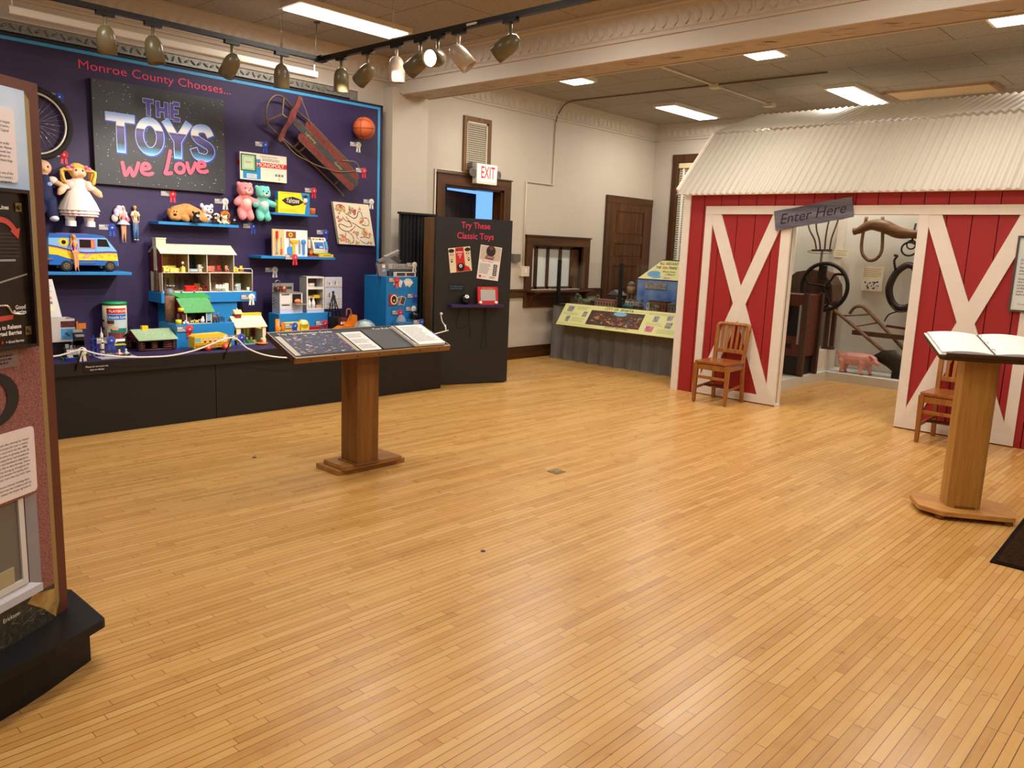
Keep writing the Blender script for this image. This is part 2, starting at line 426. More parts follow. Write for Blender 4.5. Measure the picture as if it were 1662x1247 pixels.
# exit doorway: casing, open panelled door, framed glowing pane added for the corridor's blue light
b = B()
b.box((XW, 6.83, 0), (XW + .035, 6.963, 2.354), DARKWOOD); b.box((XW, 8.05, 0), (XW + .035, 8.185, 2.354), DARKWOOD)
b.box((XW, 6.83, 2.354), (XW + .035, 8.185, 2.485), DARKWOOD_Y); b.box((XW, 6.82, 2.485), (XW + .05, 8.195, 2.5), DARKWOOD_Y)
b.box((XW - .16, 6.963, 0), (XW, 6.99, 2.354), DARKWOOD); b.box((XW - .16, 8.02, 0), (XW, 8.05, 2.354), DARKWOOD); b.box((XW - .16, 6.963, 2.33), (XW, 8.05, 2.354), DARKWOOD_Y)
struct(b, 'trim_8')
def panel_door(name, o, u, w, h, m, rows):
    F = fr(o, u, (0, 0, 1)); b = B(F); s = .11
    b.box((0, 0, -.02), (s, h, .02), m); b.box((w - s, 0, -.02), (w, h, .02), m)
    ys = [0] + rows + [h]
    for i, y in enumerate(ys):
        y0 = 0 if i == 0 else (y - .06 if y < h else h - .12); y1 = .2 if i == 0 else (y + .06 if y < h else h)
        b.box((s, y0, -.02), (w - s, y1, .02), m)
    for a, c in zip(ys[:-1], ys[1:]):
        lo = .2 if a == 0 else a + .06; hi = c - .06 if c < h else h - .12
        b.box((s, lo, -.008), (w - s, hi, .008), m)
        b.box((s + .04, lo + .04, -.014), (w - s - .04, hi - .04, .014), m)
    d = struct(b, name)
    k = B(F); k.lathe([(.0, .02), (.012, .02), (.012, .05), (.026, .06), (.03, .075), (.02, .09), (0, .092)], BRASS, 14, M=Matrix.Translation((w - .06, .98, 0)))
    k.build('door_knob', d); return d
panel_door('door_1', (-7.96, 6.995, 0.01), (-.27, .963, 0), 1.0, 2.3, wood('corridor_door_wood', (60, 50, 52), (34, 28, 30), .5, .3), [.7, 1.45])
sky = mat('corridor_blue_glow', (120, 176, 255), .5, emit=1.3)  # added glow standing for the blue-lit room past the door
b = B(); b.box((-10.34, 9.3, .6), (-10.33, 10.5, 3.2), sky); w2 = struct(b, 'blue_glow_pane')
b = B(); b.box((-10.35, 9.2, .5), (-10.30, 9.3, 3.3), DARKWOOD); b.box((-10.35, 10.5, .5), (-10.30, 10.59, 3.3), DARKWOOD); b.box((-10.35, 9.2, 3.2), (-10.30, 10.59, 3.3), DARKWOOD_Y); b.build('window_frame', w2)
# service hatch with four frosted panes
def hatch():
    b = B()
    b.box((XW - .05, 8.55, .985), (XW + .04, 8.68, 1.64), DARKWOOD); b.box((XW - .05, 9.86, .985), (XW + .04, 10.02, 1.64), DARKWOOD)
    b.box((XW - .05, 8.55, 1.64), (XW + .04, 10.02, 1.765), DARKWOOD_Y); b.box((XW, 8.53, 1.765), (XW + .055, 10.04, 1.785), DARKWOOD_Y)
    b.box((XW, 8.55, .74), (XW + .03, 10.02, .985), DARKWOOD_Y)
    b.box((XW - .15, 8.68, 1.0), (XW - .05, 8.70, 1.64), DARKWOOD); b.box((XW - .15, 9.70, 1.0), (XW - .05, 9.86, 1.64), DARKWOOD); b.box((XW - .15, 8.68, 1.60), (XW - .05, 9.86, 1.64), DARKWOOD_Y)
    t = struct(b, 'window_3')
    g = mat('frosted_glass', (216, 220, 214), .5, spec=.3, var=.04, vs=3)
    for y0, y1 in ((8.655, 8.835), (8.885, 9.105), (9.145, 9.392), (9.435, 9.665)):
        q = B(); q.box((XW - .075, y0, 1.03), (XW - .07, y1, 1.6), g); q.build('pane', t)
    q = B()
    for y0, y1 in ((8.62, 8.66), (8.83, 8.89), (9.10, 9.15), (9.387, 9.44), (9.66, 9.72)): q.box((XW - .10, y0, 1.0), (XW - .045, y1, 1.62), DARKWOOD)
    q.box((XW - .10, 8.62, .985), (XW - .045, 9.72, 1.035), DARKWOOD_Y); q.box((XW - .10, 8.62, 1.595), (XW - .045, 9.72, 1.64), DARKWOOD_Y); q.build('window_frame', t)
    q = B(); q.box((XW - .06, 8.57, .965), (XW + .2, 10.0, .99), DARKWOOD_Y)
    for y in (8.66, 9.9): q.prism([(0, 0), (.17, 0), (.06, -.06), (.02, -.2), (0, -.2)], -.03, .03, DARKWOOD, M=fr((XW + .03, y, .965), (1, 0, 0), (0, 0, 1)))
    q.build('window_sill', t)
    q = B(); q.tube(catmull([(XW - .04, 9.16, 1.01), (XW - .02, 9.18, 1.0), (XW - .02, 9.25, 1.0), (XW - .04, 9.27, 1.01)], 4), .004, CHROME, 6); q.build('handle', t)
    b = B(); b.box((-8.7, 8.4, .9), (-8.6, 10.1, 1.8), WALL); struct(b, 'wall_hatch')
hatch()
# closed oak door in the far corner, with casing
b = B(); b.box((XW, 10.40, 0), (XW + .04, 10.53, 2.36), DARKWOOD); b.box((XW, 11.55, 0), (XW + .04, 11.68, 2.36), DARKWOOD); b.box((XW, 10.40, 2.36), (XW + .045, 11.68, 2.475), DARKWOOD_Y)
struct(b, 'trim_9')
panel_door('door_2', (XW + .022, 10.53, .01), (0, 1, 0), 1.02, 2.35, wood('corner_door_oak', (96, 56, 22), (56, 29, 10), .5, .35), [.55, 1.05, 1.42, 1.78])
# window of the far wall with a slatted blind
def far_window():
    b = B()
    b.box((-7.395, YF - .03, .82), (-7.28, YF + .02, 3.20), DARKWOOD); b.box((-6.0, YF - .03, .82), (-5.88, YF + .02, 3.20), DARKWOOD)
    b.box((-7.395, YF - .035, 3.08), (-5.88, YF + .02, 3.2), DARKWOOD); b.box((-7.42, YF - .07, .8), (-5.86, YF + .02, .95), DARKWOOD)
    b.box((-7.28, YF + .12, .95), (-6.0, YF + .13, 3.08), mat('dusk_window', (150, 160, 190), .2, emit=.25))
    t = struct(b, 'window_1')
    bl = mat('blind_cream', (222, 208, 160), .5)
    q = B(); q.box((-7.275, YF - .02, 2.985), (-6.01, YF + .05, 3.06), mat('blind_headrail', (236, 214, 160), .4)); q.build('headrail', t)
    q = B(); z = 2.96
    while z > .98:
        q.box((-.62, -.022, -.0012), (.62, .022, .0012), bl, M=TR(-6.645, YF + .03, z, 0, R(38))); z -= .038
    q.build('blind_slats', t)
    q = B()
    for x in (-7.19, -6.1): q.box((x - .02, YF + .0, .98), (x + .02, YF + .003, 2.99), PAPER)
    q.build('ladder_tape', t)
far_window()

# ---------------------------------------------------------------- ceiling fixtures
def ceiling_light(x, y, label, proto=None):
    t = thing('ceiling_light', label, 'ceiling light', (x, y, CZ), 0, 'fluorescent ceiling lights')
    b = B(t.matrix_world.copy())
    b.box((-.185, -.635, -.045), (-.15, .635, 0), WHITE); b.box((.15, -.635, -.045), (.185, .635, 0), WHITE)
    b.box((-.15, -.635, -.045), (.15, -.6, 0), WHITE); b.box((-.15, .6, -.045), (.15, .635, 0), WHITE); b.box((-.15, -.6, -.012), (.15, .6, 0), WHITE)
    b.build('housing', t)
    q = B(t.matrix_world.copy()); q.box((-.15, -.6, -.056), (.15, .6, -.045), mat('lit_lens', (255, 246, 232), .5, emit=5.0)); q.build('lens', t)
    l = D.lights.new('tube_light', 'AREA'); l.shape = 'RECTANGLE'; l.size = .27; l.size_y = 1.15; l.energy = CEIL_W; l.color = LAMP
    o = D.objects.new('tube_light', l); COL.objects.link(o); o.parent = t; o.location = (0, 0, -.062)
for x, y, s in ((-6.65, 4.7, 'lit ceiling panel above the toy display, in front of the beam'), (-6.5, 7.5, 'lit ceiling panel just behind the beam near the left wall'),
                (-4.05, 7.5, 'lit ceiling panel just behind the beam, above the barn roof'), (-1.84, 7.5, 'lit ceiling panel behind the beam at the right edge'),
                (-6.5, 10.55, 'lit ceiling panel nearest the far corner of the room'), (-4.05, 10.55, 'lit ceiling panel partly hidden behind the barn ridge'),
                (-1.8, 10.55, 'lit ceiling panel hidden above the right end of the barn'), (-4.3, 4.7, 'lit ceiling panel above the track, second from the toy wall'), (-1.9, 4.7, 'lit ceiling panel above the open floor'),
                (-5.2, 1.2, 'lit ceiling panel above the left end of the toy display'), (-2.4, 1.0, 'lit ceiling panel above the kiosk'), (.4, 1.0, 'lit ceiling panel over the entrance side'), (.6, 4.7, 'lit ceiling panel over the right side of the floor')):
    ceiling_light(x, y, s)

# ================================================================ the toy display
XP = -7.65                                   # face of the purple backdrop
WT = fr((XP, 0, 0), (0, 1, 0), (0, 0, 1))    # local x along the wall, y up, z out of the wall
TZ = .595                                    # top of the platform
def wb(): return B(WT)
def wloc(y, z, d=0): return (XP + d, y, z)
PINK = mat('coral_vinyl_letters', (224, 52, 92), .5)
def platform():
    t = thing('display_platform', 'long black display platform with purple top under the toy wall', 'platform', (-7.1, 3.4, 0))
    b = B()
    for y0, y1 in ((1.0, 3.27), (3.276, 5.92)): b.box((-7.66, y0, 0), (-6.585, y1, .49), BLACK)
    b.build('riser', t)
    b = B(); b.prism([(-7.66, 1.0), (-6.55, 1.0), (-6.55, 5.84), (-6.62, 5.95), (-7.66, 5.95)], .49, TZ - .008, mat('black_fascia', (20, 17, 14), .45)); b.build('fascia', t)
    b = B(); b.prism([(-7.66, 1.0), (-6.552, 1.0), (-6.552, 5.84), (-6.622, 5.948), (-7.66, 5.948)], TZ - .008, TZ, PURPLE); b.build('deck', t)
platform()
def backdrop():
    t = thing('toy_backdrop', 'tall purple backdrop wall with a blue border line and pink heading', 'display wall', (XP, 3.4, TZ))
    b = wb(); b.box((1.0, TZ, -.06), (5.885, 3.135, 0), PURPLE); b.build('panel', t)
    b = wb(); K = mat('backdrop_dark_edge', (26, 18, 40), .6)
    b.box((1.0, 3.118, -.055), (5.887, 3.137, .003), K); b.box((5.866, TZ, -.055), (5.888, 3.137, .003), K); b.build('edge_trim', t)
    b = wb(); S = mat('border_blue', (52, 158, 214), .5)
    b.rect(1.0, 3.086, 5.85, 3.112, .0015, S); b.rect(5.818, TZ, 5.85, 3.086, .0015, S); b.build('border_line', t)
    b = wb(); b.text('Monroe County Chooses...', .105, PINK, 2.64, 2.962, .003, width=1.385); b.build('lettering', t)
backdrop()
XV = XW + .004
# ornate silver frame with dark inside, on the wall behind the backdrop
b = B(); S = mat('silver_acanthus_frame', (134, 130, 120), .45, .3, var=.25, vs=40, bump=.9, bs=45)
b.box((XV, 1.0, 3.17), (XV + .035, 5.50, 3.255), S); b.box((XV, 5.50, 2.2), (XV + .035, 5.60, 3.255), S)
b.box((XV, 1.0, 3.2551), (XV + .05, 5.62, 3.275), WALL); b.box((XV, 5.601, 2.2), (XV + .045, 5.62, 3.255), WALL)
rnd = random.Random(5)
for i in range(70):
    y = 1.05 + i * .063; a = rnd.uniform(.4, 1.2) * (1 if i % 2 else -1)
    b.ball((XV + .035, y, 3.212), (.016, .03, .011), S, 8, rot=Matrix.Rotation(a, 3, 'X'))
for i in range(12): b.ball((XV + .035, 5.55, 3.14 - i * .06), (.016, .012, .026), S, 8, rot=Matrix.Rotation(.5 if i % 2 else -.5, 3, 'X'))
t = thing('framed_blackboard', 'large silver leaf-carved wall frame showing above the purple backdrop', 'frame', (XV, 3.3, 2.7)); b.build('moulding', t)
b = B(); b.box((XV, 1.0, 2.2), (XV + .01, 5.50, 3.17), BLACK); b.build('dark_board', t)

def toys_sign():
    t = thing('toys_sign', 'black starry canvas reading THE TOYS WE LOVE on the purple wall', 'sign', wloc(3.32, 2.45))
    b = wb(); K = mat('night_sky_print', (48, 48, 52), .55, var=.15, vs=3)
    b.box((2.715, 2.008, 0), (3.921, 2.892, .06), K); r = random.Random(11); W = mat('star_white', (235, 235, 240), .6)
    for i in range(260):
        y, z = r.uniform(2.73, 3.91), r.uniform(2.02, 2.88); q = r.uniform(.0008, .0032) * (1.6 if r.random() < .1 else 1)
        b.disc(y, z, .0605, q, W, 6)
    b.build('canvas', t)
    # chrome lettering: the printed bands run across the letters from sky blue through white and violet to black
    m = D.materials.new('chrome_letter_print'); n = NT(m); tc = n.add('TexCoord'); sp = n.add('SeparateXYZ'); n.link(tc.outputs['Object'], sp.inputs[0])
    z0 = 2.45
    f = n.math('DIVIDE', n.math('SUBTRACT', sp.outputs[2], 2.295 - z0), .335)
    n.link(n.ramp(f, [(0, lin((110, 200, 255))), (.09, lin((70, 130, 170))), (.24, lin((34, 36, 48))), (.42, lin((58, 48, 100))), (.60, lin((92, 76, 150))), (.66, lin((60, 52, 80))), (.69, lin((235, 232, 225))), (.80, lin((235, 240, 250))), (1.0, lin((100, 170, 245)))]), n.b.inputs['Base Color'])
    n.b.inputs['Roughness'].default_value = .5
    glow = mat('letter_blue_outline', (40, 66, 176), .5); edge = mat('letter_pale_outline', (190, 200, 245), .5); vio = mat('letter_violet', (74, 64, 160), .5)
    zz = [.0606]
    def stroke(b, P, w, m, closed=False):
        n = len(P); L = []
        for i in range(n):
            p = Vector(P[i]); a = Vector(P[(i - 1) % n]) if closed or i else p; c = Vector(P[(i + 1) % n]) if closed or i < n - 1 else p
            d = (c - a).normalized(); q = Vector((-d.y, d.x)) * w; e = Vector((0, 0)) if closed else (-d * (w - .03) if i == 0 else d * (w - .03) if i == n - 1 else Vector((0, 0))); e = e if w < 0 else e * (1 if abs(w - .03) < .02 else 0)
            L.append((p + q + e, p - q + e))
        for i in range(n if closed else n - 1):
            zz[0] += 8e-6; u, v = L[i], L[(i + 1) % n]; b.quad([(u[0].x, u[0].y, zz[0]), (u[1].x, u[1].y, zz[0]), (v[1].x, v[1].y, zz[0]), (v[0].x, v[0].y, zz[0])], m)
    big = [([(2.825, 2.592), (3.062, 2.592)], 0), ([(2.943, 2.56), (2.943, 2.30)], 0), ([(3.20 + .094 * math.sin(a), 2.462 + .132 * math.cos(a)) for a in [k * math.pi / 14 for k in range(28)]], 1),
           ([(3.345, 2.622), (3.455, 2.45)], 0), ([(3.565, 2.622), (3.455, 2.45)], 0), ([(3.455, 2.47), (3.455, 2.30)], 0), ([tuple(p.xy) for p in catmull([(3.775, 2.535, 0), (3.745, 2.585, 0), (3.695, 2.597, 0), (3.64, 2.58, 0), (3.62, 2.535, 0), (3.65, 2.49, 0), (3.70, 2.465, 0), (3.765, 2.43, 0), (3.78, 2.38, 0), (3.745, 2.335, 0), (3.695, 2.328, 0), (3.635, 2.345, 0), (3.608, 2.40, 0)], 4)], 0)]
    b = wb()
    for w, m, o in ((.045, glow, .006), (.038, edge, 0), (.033, m, 0)):
        for P, c in big: stroke(b, [(x + o, y - o) for x, y in P], w, m, bool(c))
        zz[0] += 2e-4
    b.build('chrome_lettering', t)
    b = wb(); sm = [((3.135, 2.772), (3.252, 2.772)), ((3.194, 2.77), (3.194, 2.63)), ((3.28, 2.795), (3.28, 2.63)), ((3.355, 2.795), (3.355, 2.63)), ((3.28, 2.712), (3.355, 2.712)), ((3.41, 2.795), (3.41, 2.63)), ((3.41, 2.782), (3.495, 2.782)), ((3.41, 2.712), (3.48, 2.712)), ((3.41, 2.645), (3.495, 2.645))]
    for w, m in ((.021, edge), (.017, vio)):
        for P in sm: stroke(b, P, w, m)
        zz[0] += 2e-4
    b.build('violet_lettering', t)
    b = wb(); C = mat('coral_brush_print', (240, 84, 112), .5)
    zz[0] += 4e-4
    def pen(P, w=.0165):
        P = catmull([(x, y, 0) for x, y in P], 5); n = len(P); L = []; Rr = []
        for i in range(n):
            d = (P[min(n - 1, i + 1)] - P[max(0, i - 1)]).normalized(); q = Vector((-d.y, d.x, 0)) * w
            L.append(P[i] + q); Rr.append(P[i] - q)
        for i in range(n - 1): zz[0] += 3e-5; z = zz[0]; b.quad([(L[i].x, L[i].y, z), (Rr[i].x, Rr[i].y, z), (Rr[i + 1].x, Rr[i + 1].y, z), (L[i + 1].x, L[i + 1].y, z)], C)
        for p in P[::2] + [P[-1]]: zz[0] += 3e-5; b.disc(p.x, p.y, zz[0], w, C, 12)
    pen([(2.945, 2.205), (2.955, 2.15), (2.965, 2.10), (2.985, 2.12), (3.01, 2.165), (3.025, 2.12), (3.035, 2.10), (3.06, 2.14), (3.085, 2.215)])
    def e(x, y): pen([(x - .035, y + .002), (x, y + .008), (x + .03, y + .022), (x + .012, y + .05), (x - .025, y + .045), (x - .045, y), (x - .03, y - .035), (x + .015, y - .042), (x + .05, y - .03)])
    e(3.155, 2.165)
    pen([(3.378, 2.352), (3.36, 2.27), (3.34, 2.19), (3.325, 2.15), (3.355, 2.148), (3.38, 2.155)])
    pen([(3.475, 2.25), (3.435, 2.235), (3.425, 2.19), (3.455, 2.165), (3.495, 2.18), (3.505, 2.225), (3.475, 2.25)])
    pen([(3.535, 2.26), (3.545, 2.21), (3.56, 2.172), (3.585, 2.20), (3.615, 2.265)])
    e(3.68, 2.235)
    b.build('coral_lettering', t)
toys_sign()

# bicycle wheel hung on the wall
def bike_wheel():
    cy, cz, d = 2.255, 2.455, .05
    t = thing('bicycle_wheel', 'bicycle wheel with black tyre hung on the purple wall behind the kiosk', 'wheel', wloc(cy, cz))
    b = wb(); P = [(cy + .275 * math.cos(a), cz + .275 * math.sin(a), d) for a in [2 * math.pi * i / 48 for i in range(48)]]
    b.tube(P, .024, mat('tyre_rubber', (34, 32, 30), .8), 10, True); b.build('tyre', t)
    b = wb(); P = [(cy + .245 * math.cos(a), cz + .245 * math.sin(a), d) for a in [2 * math.pi * i / 48 for i in range(48)]]
    b.tube(P, .010, mat('alloy_rim', (214, 206, 190), .35, .4), 8, True); b.build('rim', t)
    b = wb()
    for i in range(28):
        a = 2 * math.pi * i / 28; o = .5 if i % 4 < 2 else -.5
        b.cyl((cy + .02 * math.cos(a + o), cz + .02 * math.sin(a + o), d + (.02 if i % 2 else -.02)), (cy + .24 * math.cos(a), cz + .24 * math.sin(a), d), .0012, CHROME, n=5)
    b.build('spokes', t)
    b = wb(); b.cyl((cy, cz, 0), (cy, cz, d + .05), .018, CHROME); b.build('hub', t)
bike_wheel()

# ---------------------------------------------------------------- award ribbons with name cards
RIBM = {'blue': mat('ribbon_blue', (44, 74, 176), .5), 'red': mat('ribbon_red', (206, 44, 60), .5), 'white': mat('ribbon_white', (230, 226, 220), .5)}
CARD = mat('ribbon_card_grey', (128, 122, 126), .5)
RIBP = {}
def ribbon(color, loc, label, rot=None, card=.105):
    if color not in RIBP:
        t = thing('award_ribbon', label, 'award ribbon', loc, 0, color + ' award ribbons with name cards')
        F = t.matrix_world @ fr((0, 0, 0), (0, 1, 0), (0, 0, 1)); m = RIBM[color]
        b = B(F); b.box((-.112, -.024, 0), (-.02, .026, .004), CARD); b.build('name_card', t)
        b = B(F); q = -.108
        for w in (.012, .016, .009): b.rect(q, .005, q + w, .018, .0045, PAPER); q += w + .004
        b.lines(-.108, -.02, -.03, .002, 2, .0045, PAPER); b.build('card_print', t)
        b = B(F); n = 36
        rg = [[((r + (.0012 if j % 2 else -.0012) * (r > .01)) * math.cos(2 * math.pi * j / n), (r + (.0012 if j % 2 else -.0012) * (r > .01)) * math.sin(2 * math.pi * j / n), z + (.0015 if j % 2 else 0) * (.01 < r < .035)) for j in range(n)] for r, z in ((.034, .003), (.034, .006), (.021, .010), (.020, .012), (.001, .0125))]
        b.loft(rg, m, False, False); b.build('rosette', t)
        b = B(F); b.text('A', .022, PAPER if color != 'white' else CARD, 0, -.007, .0132, 'c', bold=.03); b.build('rosette_letter', t)
        for s in (-1, 1):
            b = B(F); b.prism([(s * .002, -.012), (s * .022, -.012), (s * .030, -.082), (s * .020, -.074), (s * .008, -.085)], .001, .0035, m); b.build('tail', t)
        RIBP[color] = t; 
        if rot: t.rotation_euler = rot
        return t
    r = dup(RIBP[color], loc, label); r.rotation_euler = rot or (0, 0, 0); return r
for c, y, z, s in (('blue', 2.476, 2.70, 'beside the bicycle wheel'), ('red', 2.487, 2.228, 'above the dolls in white dress and navy suit'), ('blue', 2.854, 1.631, 'under the pair of fashion dolls'),
                   ('red', 3.418, 1.968, 'above the big tan plush dog'), ('white', 3.945, 1.932, 'between the white plush bear and the pink bear'), ('blue', 4.242, 1.706, 'under the pink and aqua bears'),
                   ('red', 4.965, 2.115, 'above the yellow game box'), ('blue', 4.390, 2.53, 'above the cream board game box'), ('white', 5.548, 2.664, 'under the basketball'),
                   ('red', 5.627, 2.388, 'beside the tail end of the sled'), ('white', 5.735, 2.05, 'above the path game board'), ('blue', 5.112, 1.677, 'above the toy cash register'), ('white', 4.485, 1.262, 'above the toy stove')):
    ribbon(c, wloc(y, z), c + ' award ribbon with grey name card ' + s)
ribbon('red', (-7.396, 4.62 - .05, 1.405), 'red award ribbon clipped on the front edge of the tool kit shelf')
ribbon('white', (-7.355, 4.05, 1.005), 'white award ribbon on the blue slab under the dollhouse')
ribbon('red', (-6.911, 3.20, .768), 'dark red award ribbon on the front of the blue block under the toy farm')
ribbon('blue', (-6.72, 2.462, .73), 'blue award ribbon standing among the small space bricks')
ribbon('white', (-6.57, 2.19, .675), 'white award ribbon hung below the rope post by the brick castle')
ribbon('blue', (-6.66, 3.56, .70), 'blue award ribbon leaning by the toy schoolhouse corner')
ribbon('blue', (-7.09, 4.375, .727), 'blue award ribbon on the yellow toy truck')
ribbon('red', (-7.192, 4.80, .728), 'red award ribbon at the right end of the blue block under the stove')
ribbon('red', (-6.992, 5.60, 1.19), 'red award ribbon beside the left fan of cards')
ribbon('blue', (-6.992, 5.865, 1.012), 'blue award ribbon right of the pictured cards on the blue cabinet')
ribbon('white', (-6.992, 5.845, .865), 'white award ribbon above the black ball toy on the blue cabinet')
ribbon('red', (-6.992, 5.652, .83), 'red award ribbon low on the blue cabinet')
ribbon('white', (-7.05, 5.895, 1.355), 'white award ribbon on the grey game console')
ribbon('blue', (-6.80, 5.80, .735), 'dark blue award ribbon low in front of the blue cabinet')

# ---------------------------------------------------------------- shelves
def shelf(y0, y1, z, dep, label, th=.026):
    b = wb(); b.box((y0, z - th, 0), (y1, z, dep), BLUE); one(b, 'wall_shelf', label, 'shelf', wloc((y0 + y1) / 2, z), 'blue wall shelves', bevel=.002)
shelf(1.95, 2.896, 1.246, .3, 'bright blue wall shelf carrying the painted toy van')
shelf(3.19, 3.979, 1.706, .2, 'blue wall shelf carrying the plush animals')
shelf(4.355, 4.887, 1.854, .2, 'short blue wall shelf carrying the yellow game box', .022)
shelf(4.189, 5.072, 1.413, .25, 'blue wall shelf carrying the toy tool kit and cash register')

# ---------------------------------------------------------------- soft bodies: capsules and balls fused into one skin
def cap(b, P, r, m):
    """chain of joints with radii"""
    for i in range(len(P) - 1):
        a, c = Vector(P[i]), Vector(P[i + 1]); b.tube([a, c], [r[i], r[i + 1]], m, 10)
    for p, q in zip(P, r): b.ball(p, q, m, 10)
def doll_girl():
    y, d = 2.545, .128
    t = thing('cloth_doll', 'cloth doll with blond pigtails and white dress, standing on the purple wall', 'doll', wloc(y, 1.63))
    b = wb(); b.ball((y, 2.085, d), (.066, .060, .058), SKIN, 16); b.ball((y - .03, 2.07, d + .035), .03, SKIN); b.ball((y + .03, 2.07, d + .035), .03, SKIN); b.ball((y, 2.075, d + .057), .011, SKIN)
    cap(b, [(y, 2.06, d), (y, 2.0, d), (y, 1.86, d)], [.03, .04, .06], SKIN)
    for s in (-1, 1):
        cap(b, [(y + s * .04, 2.0, d), (y + s * .11, 1.955, d + .02), (y + s * .15, 1.915, d + .04)], [.03, .027, .03], SKIN)
        cap(b, [(y + s * .062, 1.84, d), (y + s * .068, 1.75, d), (y + s * .074, 1.68, d)], [.045, .04, .038], SKIN)
        cap(b, [(y + s * .15, 1.915, d + .04), (y + s * .165, 1.893, d + .045)], [.026, .018], SKIN)
    b.build('body', t, remesh=.009)
    b = wb(); H = mat('yellow_yarn', (238, 196, 92), .8, bump=.6, bs=300)
    b.ball((y, 2.105, d - .018), (.073, .058, .056), H, 14)
    for s in (-1, 1):
        for k in range(7): b.tube(catmull([(y + s * .055, 2.10, d + .01 * (k - 3)), (y + s * (.10 + .006 * k), 2.09, d + .008 * (k - 3)), (y + s * (.105 + .008 * (k % 3)), 2.02 - .006 * k, d + .012 * (k - 3))], 3), .013, H, 6)
    for k in range(6): b.ball((y - .035 + .014 * k, 2.128, d + .035), (.012, .016, .014), H, 8)
    b.build('hair', t)
    b = wb(); W = mat('white_eyelet_cloth', (240, 226, 216), .8, bump=.3, bs=160)
    def ring(z, r, rip, n=40): return [(y + (r + (rip if j % 2 else -rip)) * math.cos(2 * math.pi * j / n), z, d + .75 * (r + (rip if j % 2 else -rip)) * math.sin(2 * math.pi * j / n)) for j in range(n)][::-1]
    b.loft([ring(2.025, .05, 0), ring(1.99, .062, .001), ring(1.93, .07, .001), ring(1.925, .082, .004), ring(1.83, .132, .007), ring(1.762, .158, .010)], W, False)
    b.loft([ring(1.79, .135, .006), ring(1.735, .148, .012)], W, False)
    b.build('dress', t)
    b = wb(); L = mat('printed_lace_cloth', (238, 214, 204), .8, c2=(214, 176, 168), vs=90)
    b.loft([ring(1.76, .12, .004), ring(1.715, .14, .013)], L, False); b.build('ruffle', t); b = wb()
    for s in (-1, 1):
        b.ball((y + s * .075, 1.975, d + .005), (.046, .042, .044), L, 14); b.ball((y + s * .105, 1.952, d + .02), (.03, .022, .03), W, 12)
    b.build('sleeves', t)
    for s in (-1, 1):
        b = wb(); b.ball((y + s * .082, 2.115, d + .035), (.022, .016, .012), mat('pink_bow', (238, 120, 160), .7), 10); b.ball((y + s * .058, 2.13, d + .04), (.016, .013, .012), mat('pink_bow', (238, 120, 160), .7), 10); b.build('hair_bow', t)
        b = wb(); b.rbox((y + s * .076 - .036, 1.628, d - .04), (y + s * .076 + .036, 1.672, d + .062), .03, PAPER, axis=1); b.build('shoe', t)
        b = wb(); b.lathe([(.0, 1.67), (.038, 1.67), (.040, 1.70), (.044, 1.702), (.044, 1.715), (0, 1.716)], W, 16, M=Matrix.Translation((y + s * .074, 0, d)) @ Matrix.Rotation(R(-90), 4, 'X')); b.build('sock', t)
    b = wb()
    for s in (-1, 1): b.ball((y + s * .026, 2.095, d + .054), (.008, .011, .006), mat('doll_eye', (60, 40, 40), .3), 8)
    b.tube(catmull([(y - .018, 2.052, d + .058), (y, 2.046, d + .061), (y + .018, 2.052, d + .058)], 4), .0022, mat('doll_lip', (200, 90, 90), .5), 5); b.build('face_details', t)
doll_girl()
def doll_boy():
    y, d = 2.285, .10
    t = thing('cloth_doll', 'bald cloth doll in a navy suit, half hidden behind the kiosk', 'doll', wloc(y, 1.66))
    b = wb(); b.ball((y, 2.10, d), (.07, .064, .06), SKIN, 16); b.ball((y, 2.08, d + .06), .013, SKIN); cap(b, [(y, 2.06, d), (y, 2.0, d)], [.035, .04], SKIN)
    cap(b, [(y + .09, 1.985, d + .02), (y + .12, 1.965, d + .05), (y + .135, 1.955, d + .055)], [.026, .024, .022], SKIN); cap(b, [(y - .09, 1.985, d), (y - .15, 1.93, d + .03)], [.026, .024], SKIN)
    b.build('body', t, remesh=.009)
    b = wb(); N = mat('navy_cloth', (26, 34, 78), .8, var=.2, vs=30)
    cap(b, [(y, 2.005, d), (y, 1.93, d), (y, 1.86, d)], [.055, .068, .075], N)
    for s in (-1, 1): cap(b, [(y + s * .04, 1.85, d), (y + s * .05, 1.76, d + .01), (y + s * .055, 1.71, d + .015)], [.055, .05, .047], N)
    b.build('suit', t, remesh=.009)
    b = wb(); W = mat('white_eyelet_cloth', (240, 226, 216), .8)
    for s in (-1, 1): b.ball((y + s * .07, 2.0, d + .01), (.04, .034, .036), W, 12)
    b.build('sleeves', t)
    b = wb(); b.ball((y + .03, 1.965, d + .062), (.022, .018, .006), mat('pale_blue_applique', (140, 170, 210), .7), 10); b.build('chest_patch', t)
    for s in (-1, 1):
        b = wb(); b.ball((y + s * .058, 1.685, d + .035), (.036, .026, .05), PAPER, 12); b.build('shoe', t)
    b = wb()
    for s in (-1, 1): b.ball((y + s * .026, 2.105, d + .056), (.008, .010, .006), MATS['doll_eye'], 8)
    b.build('eyes', t)
doll_boy()
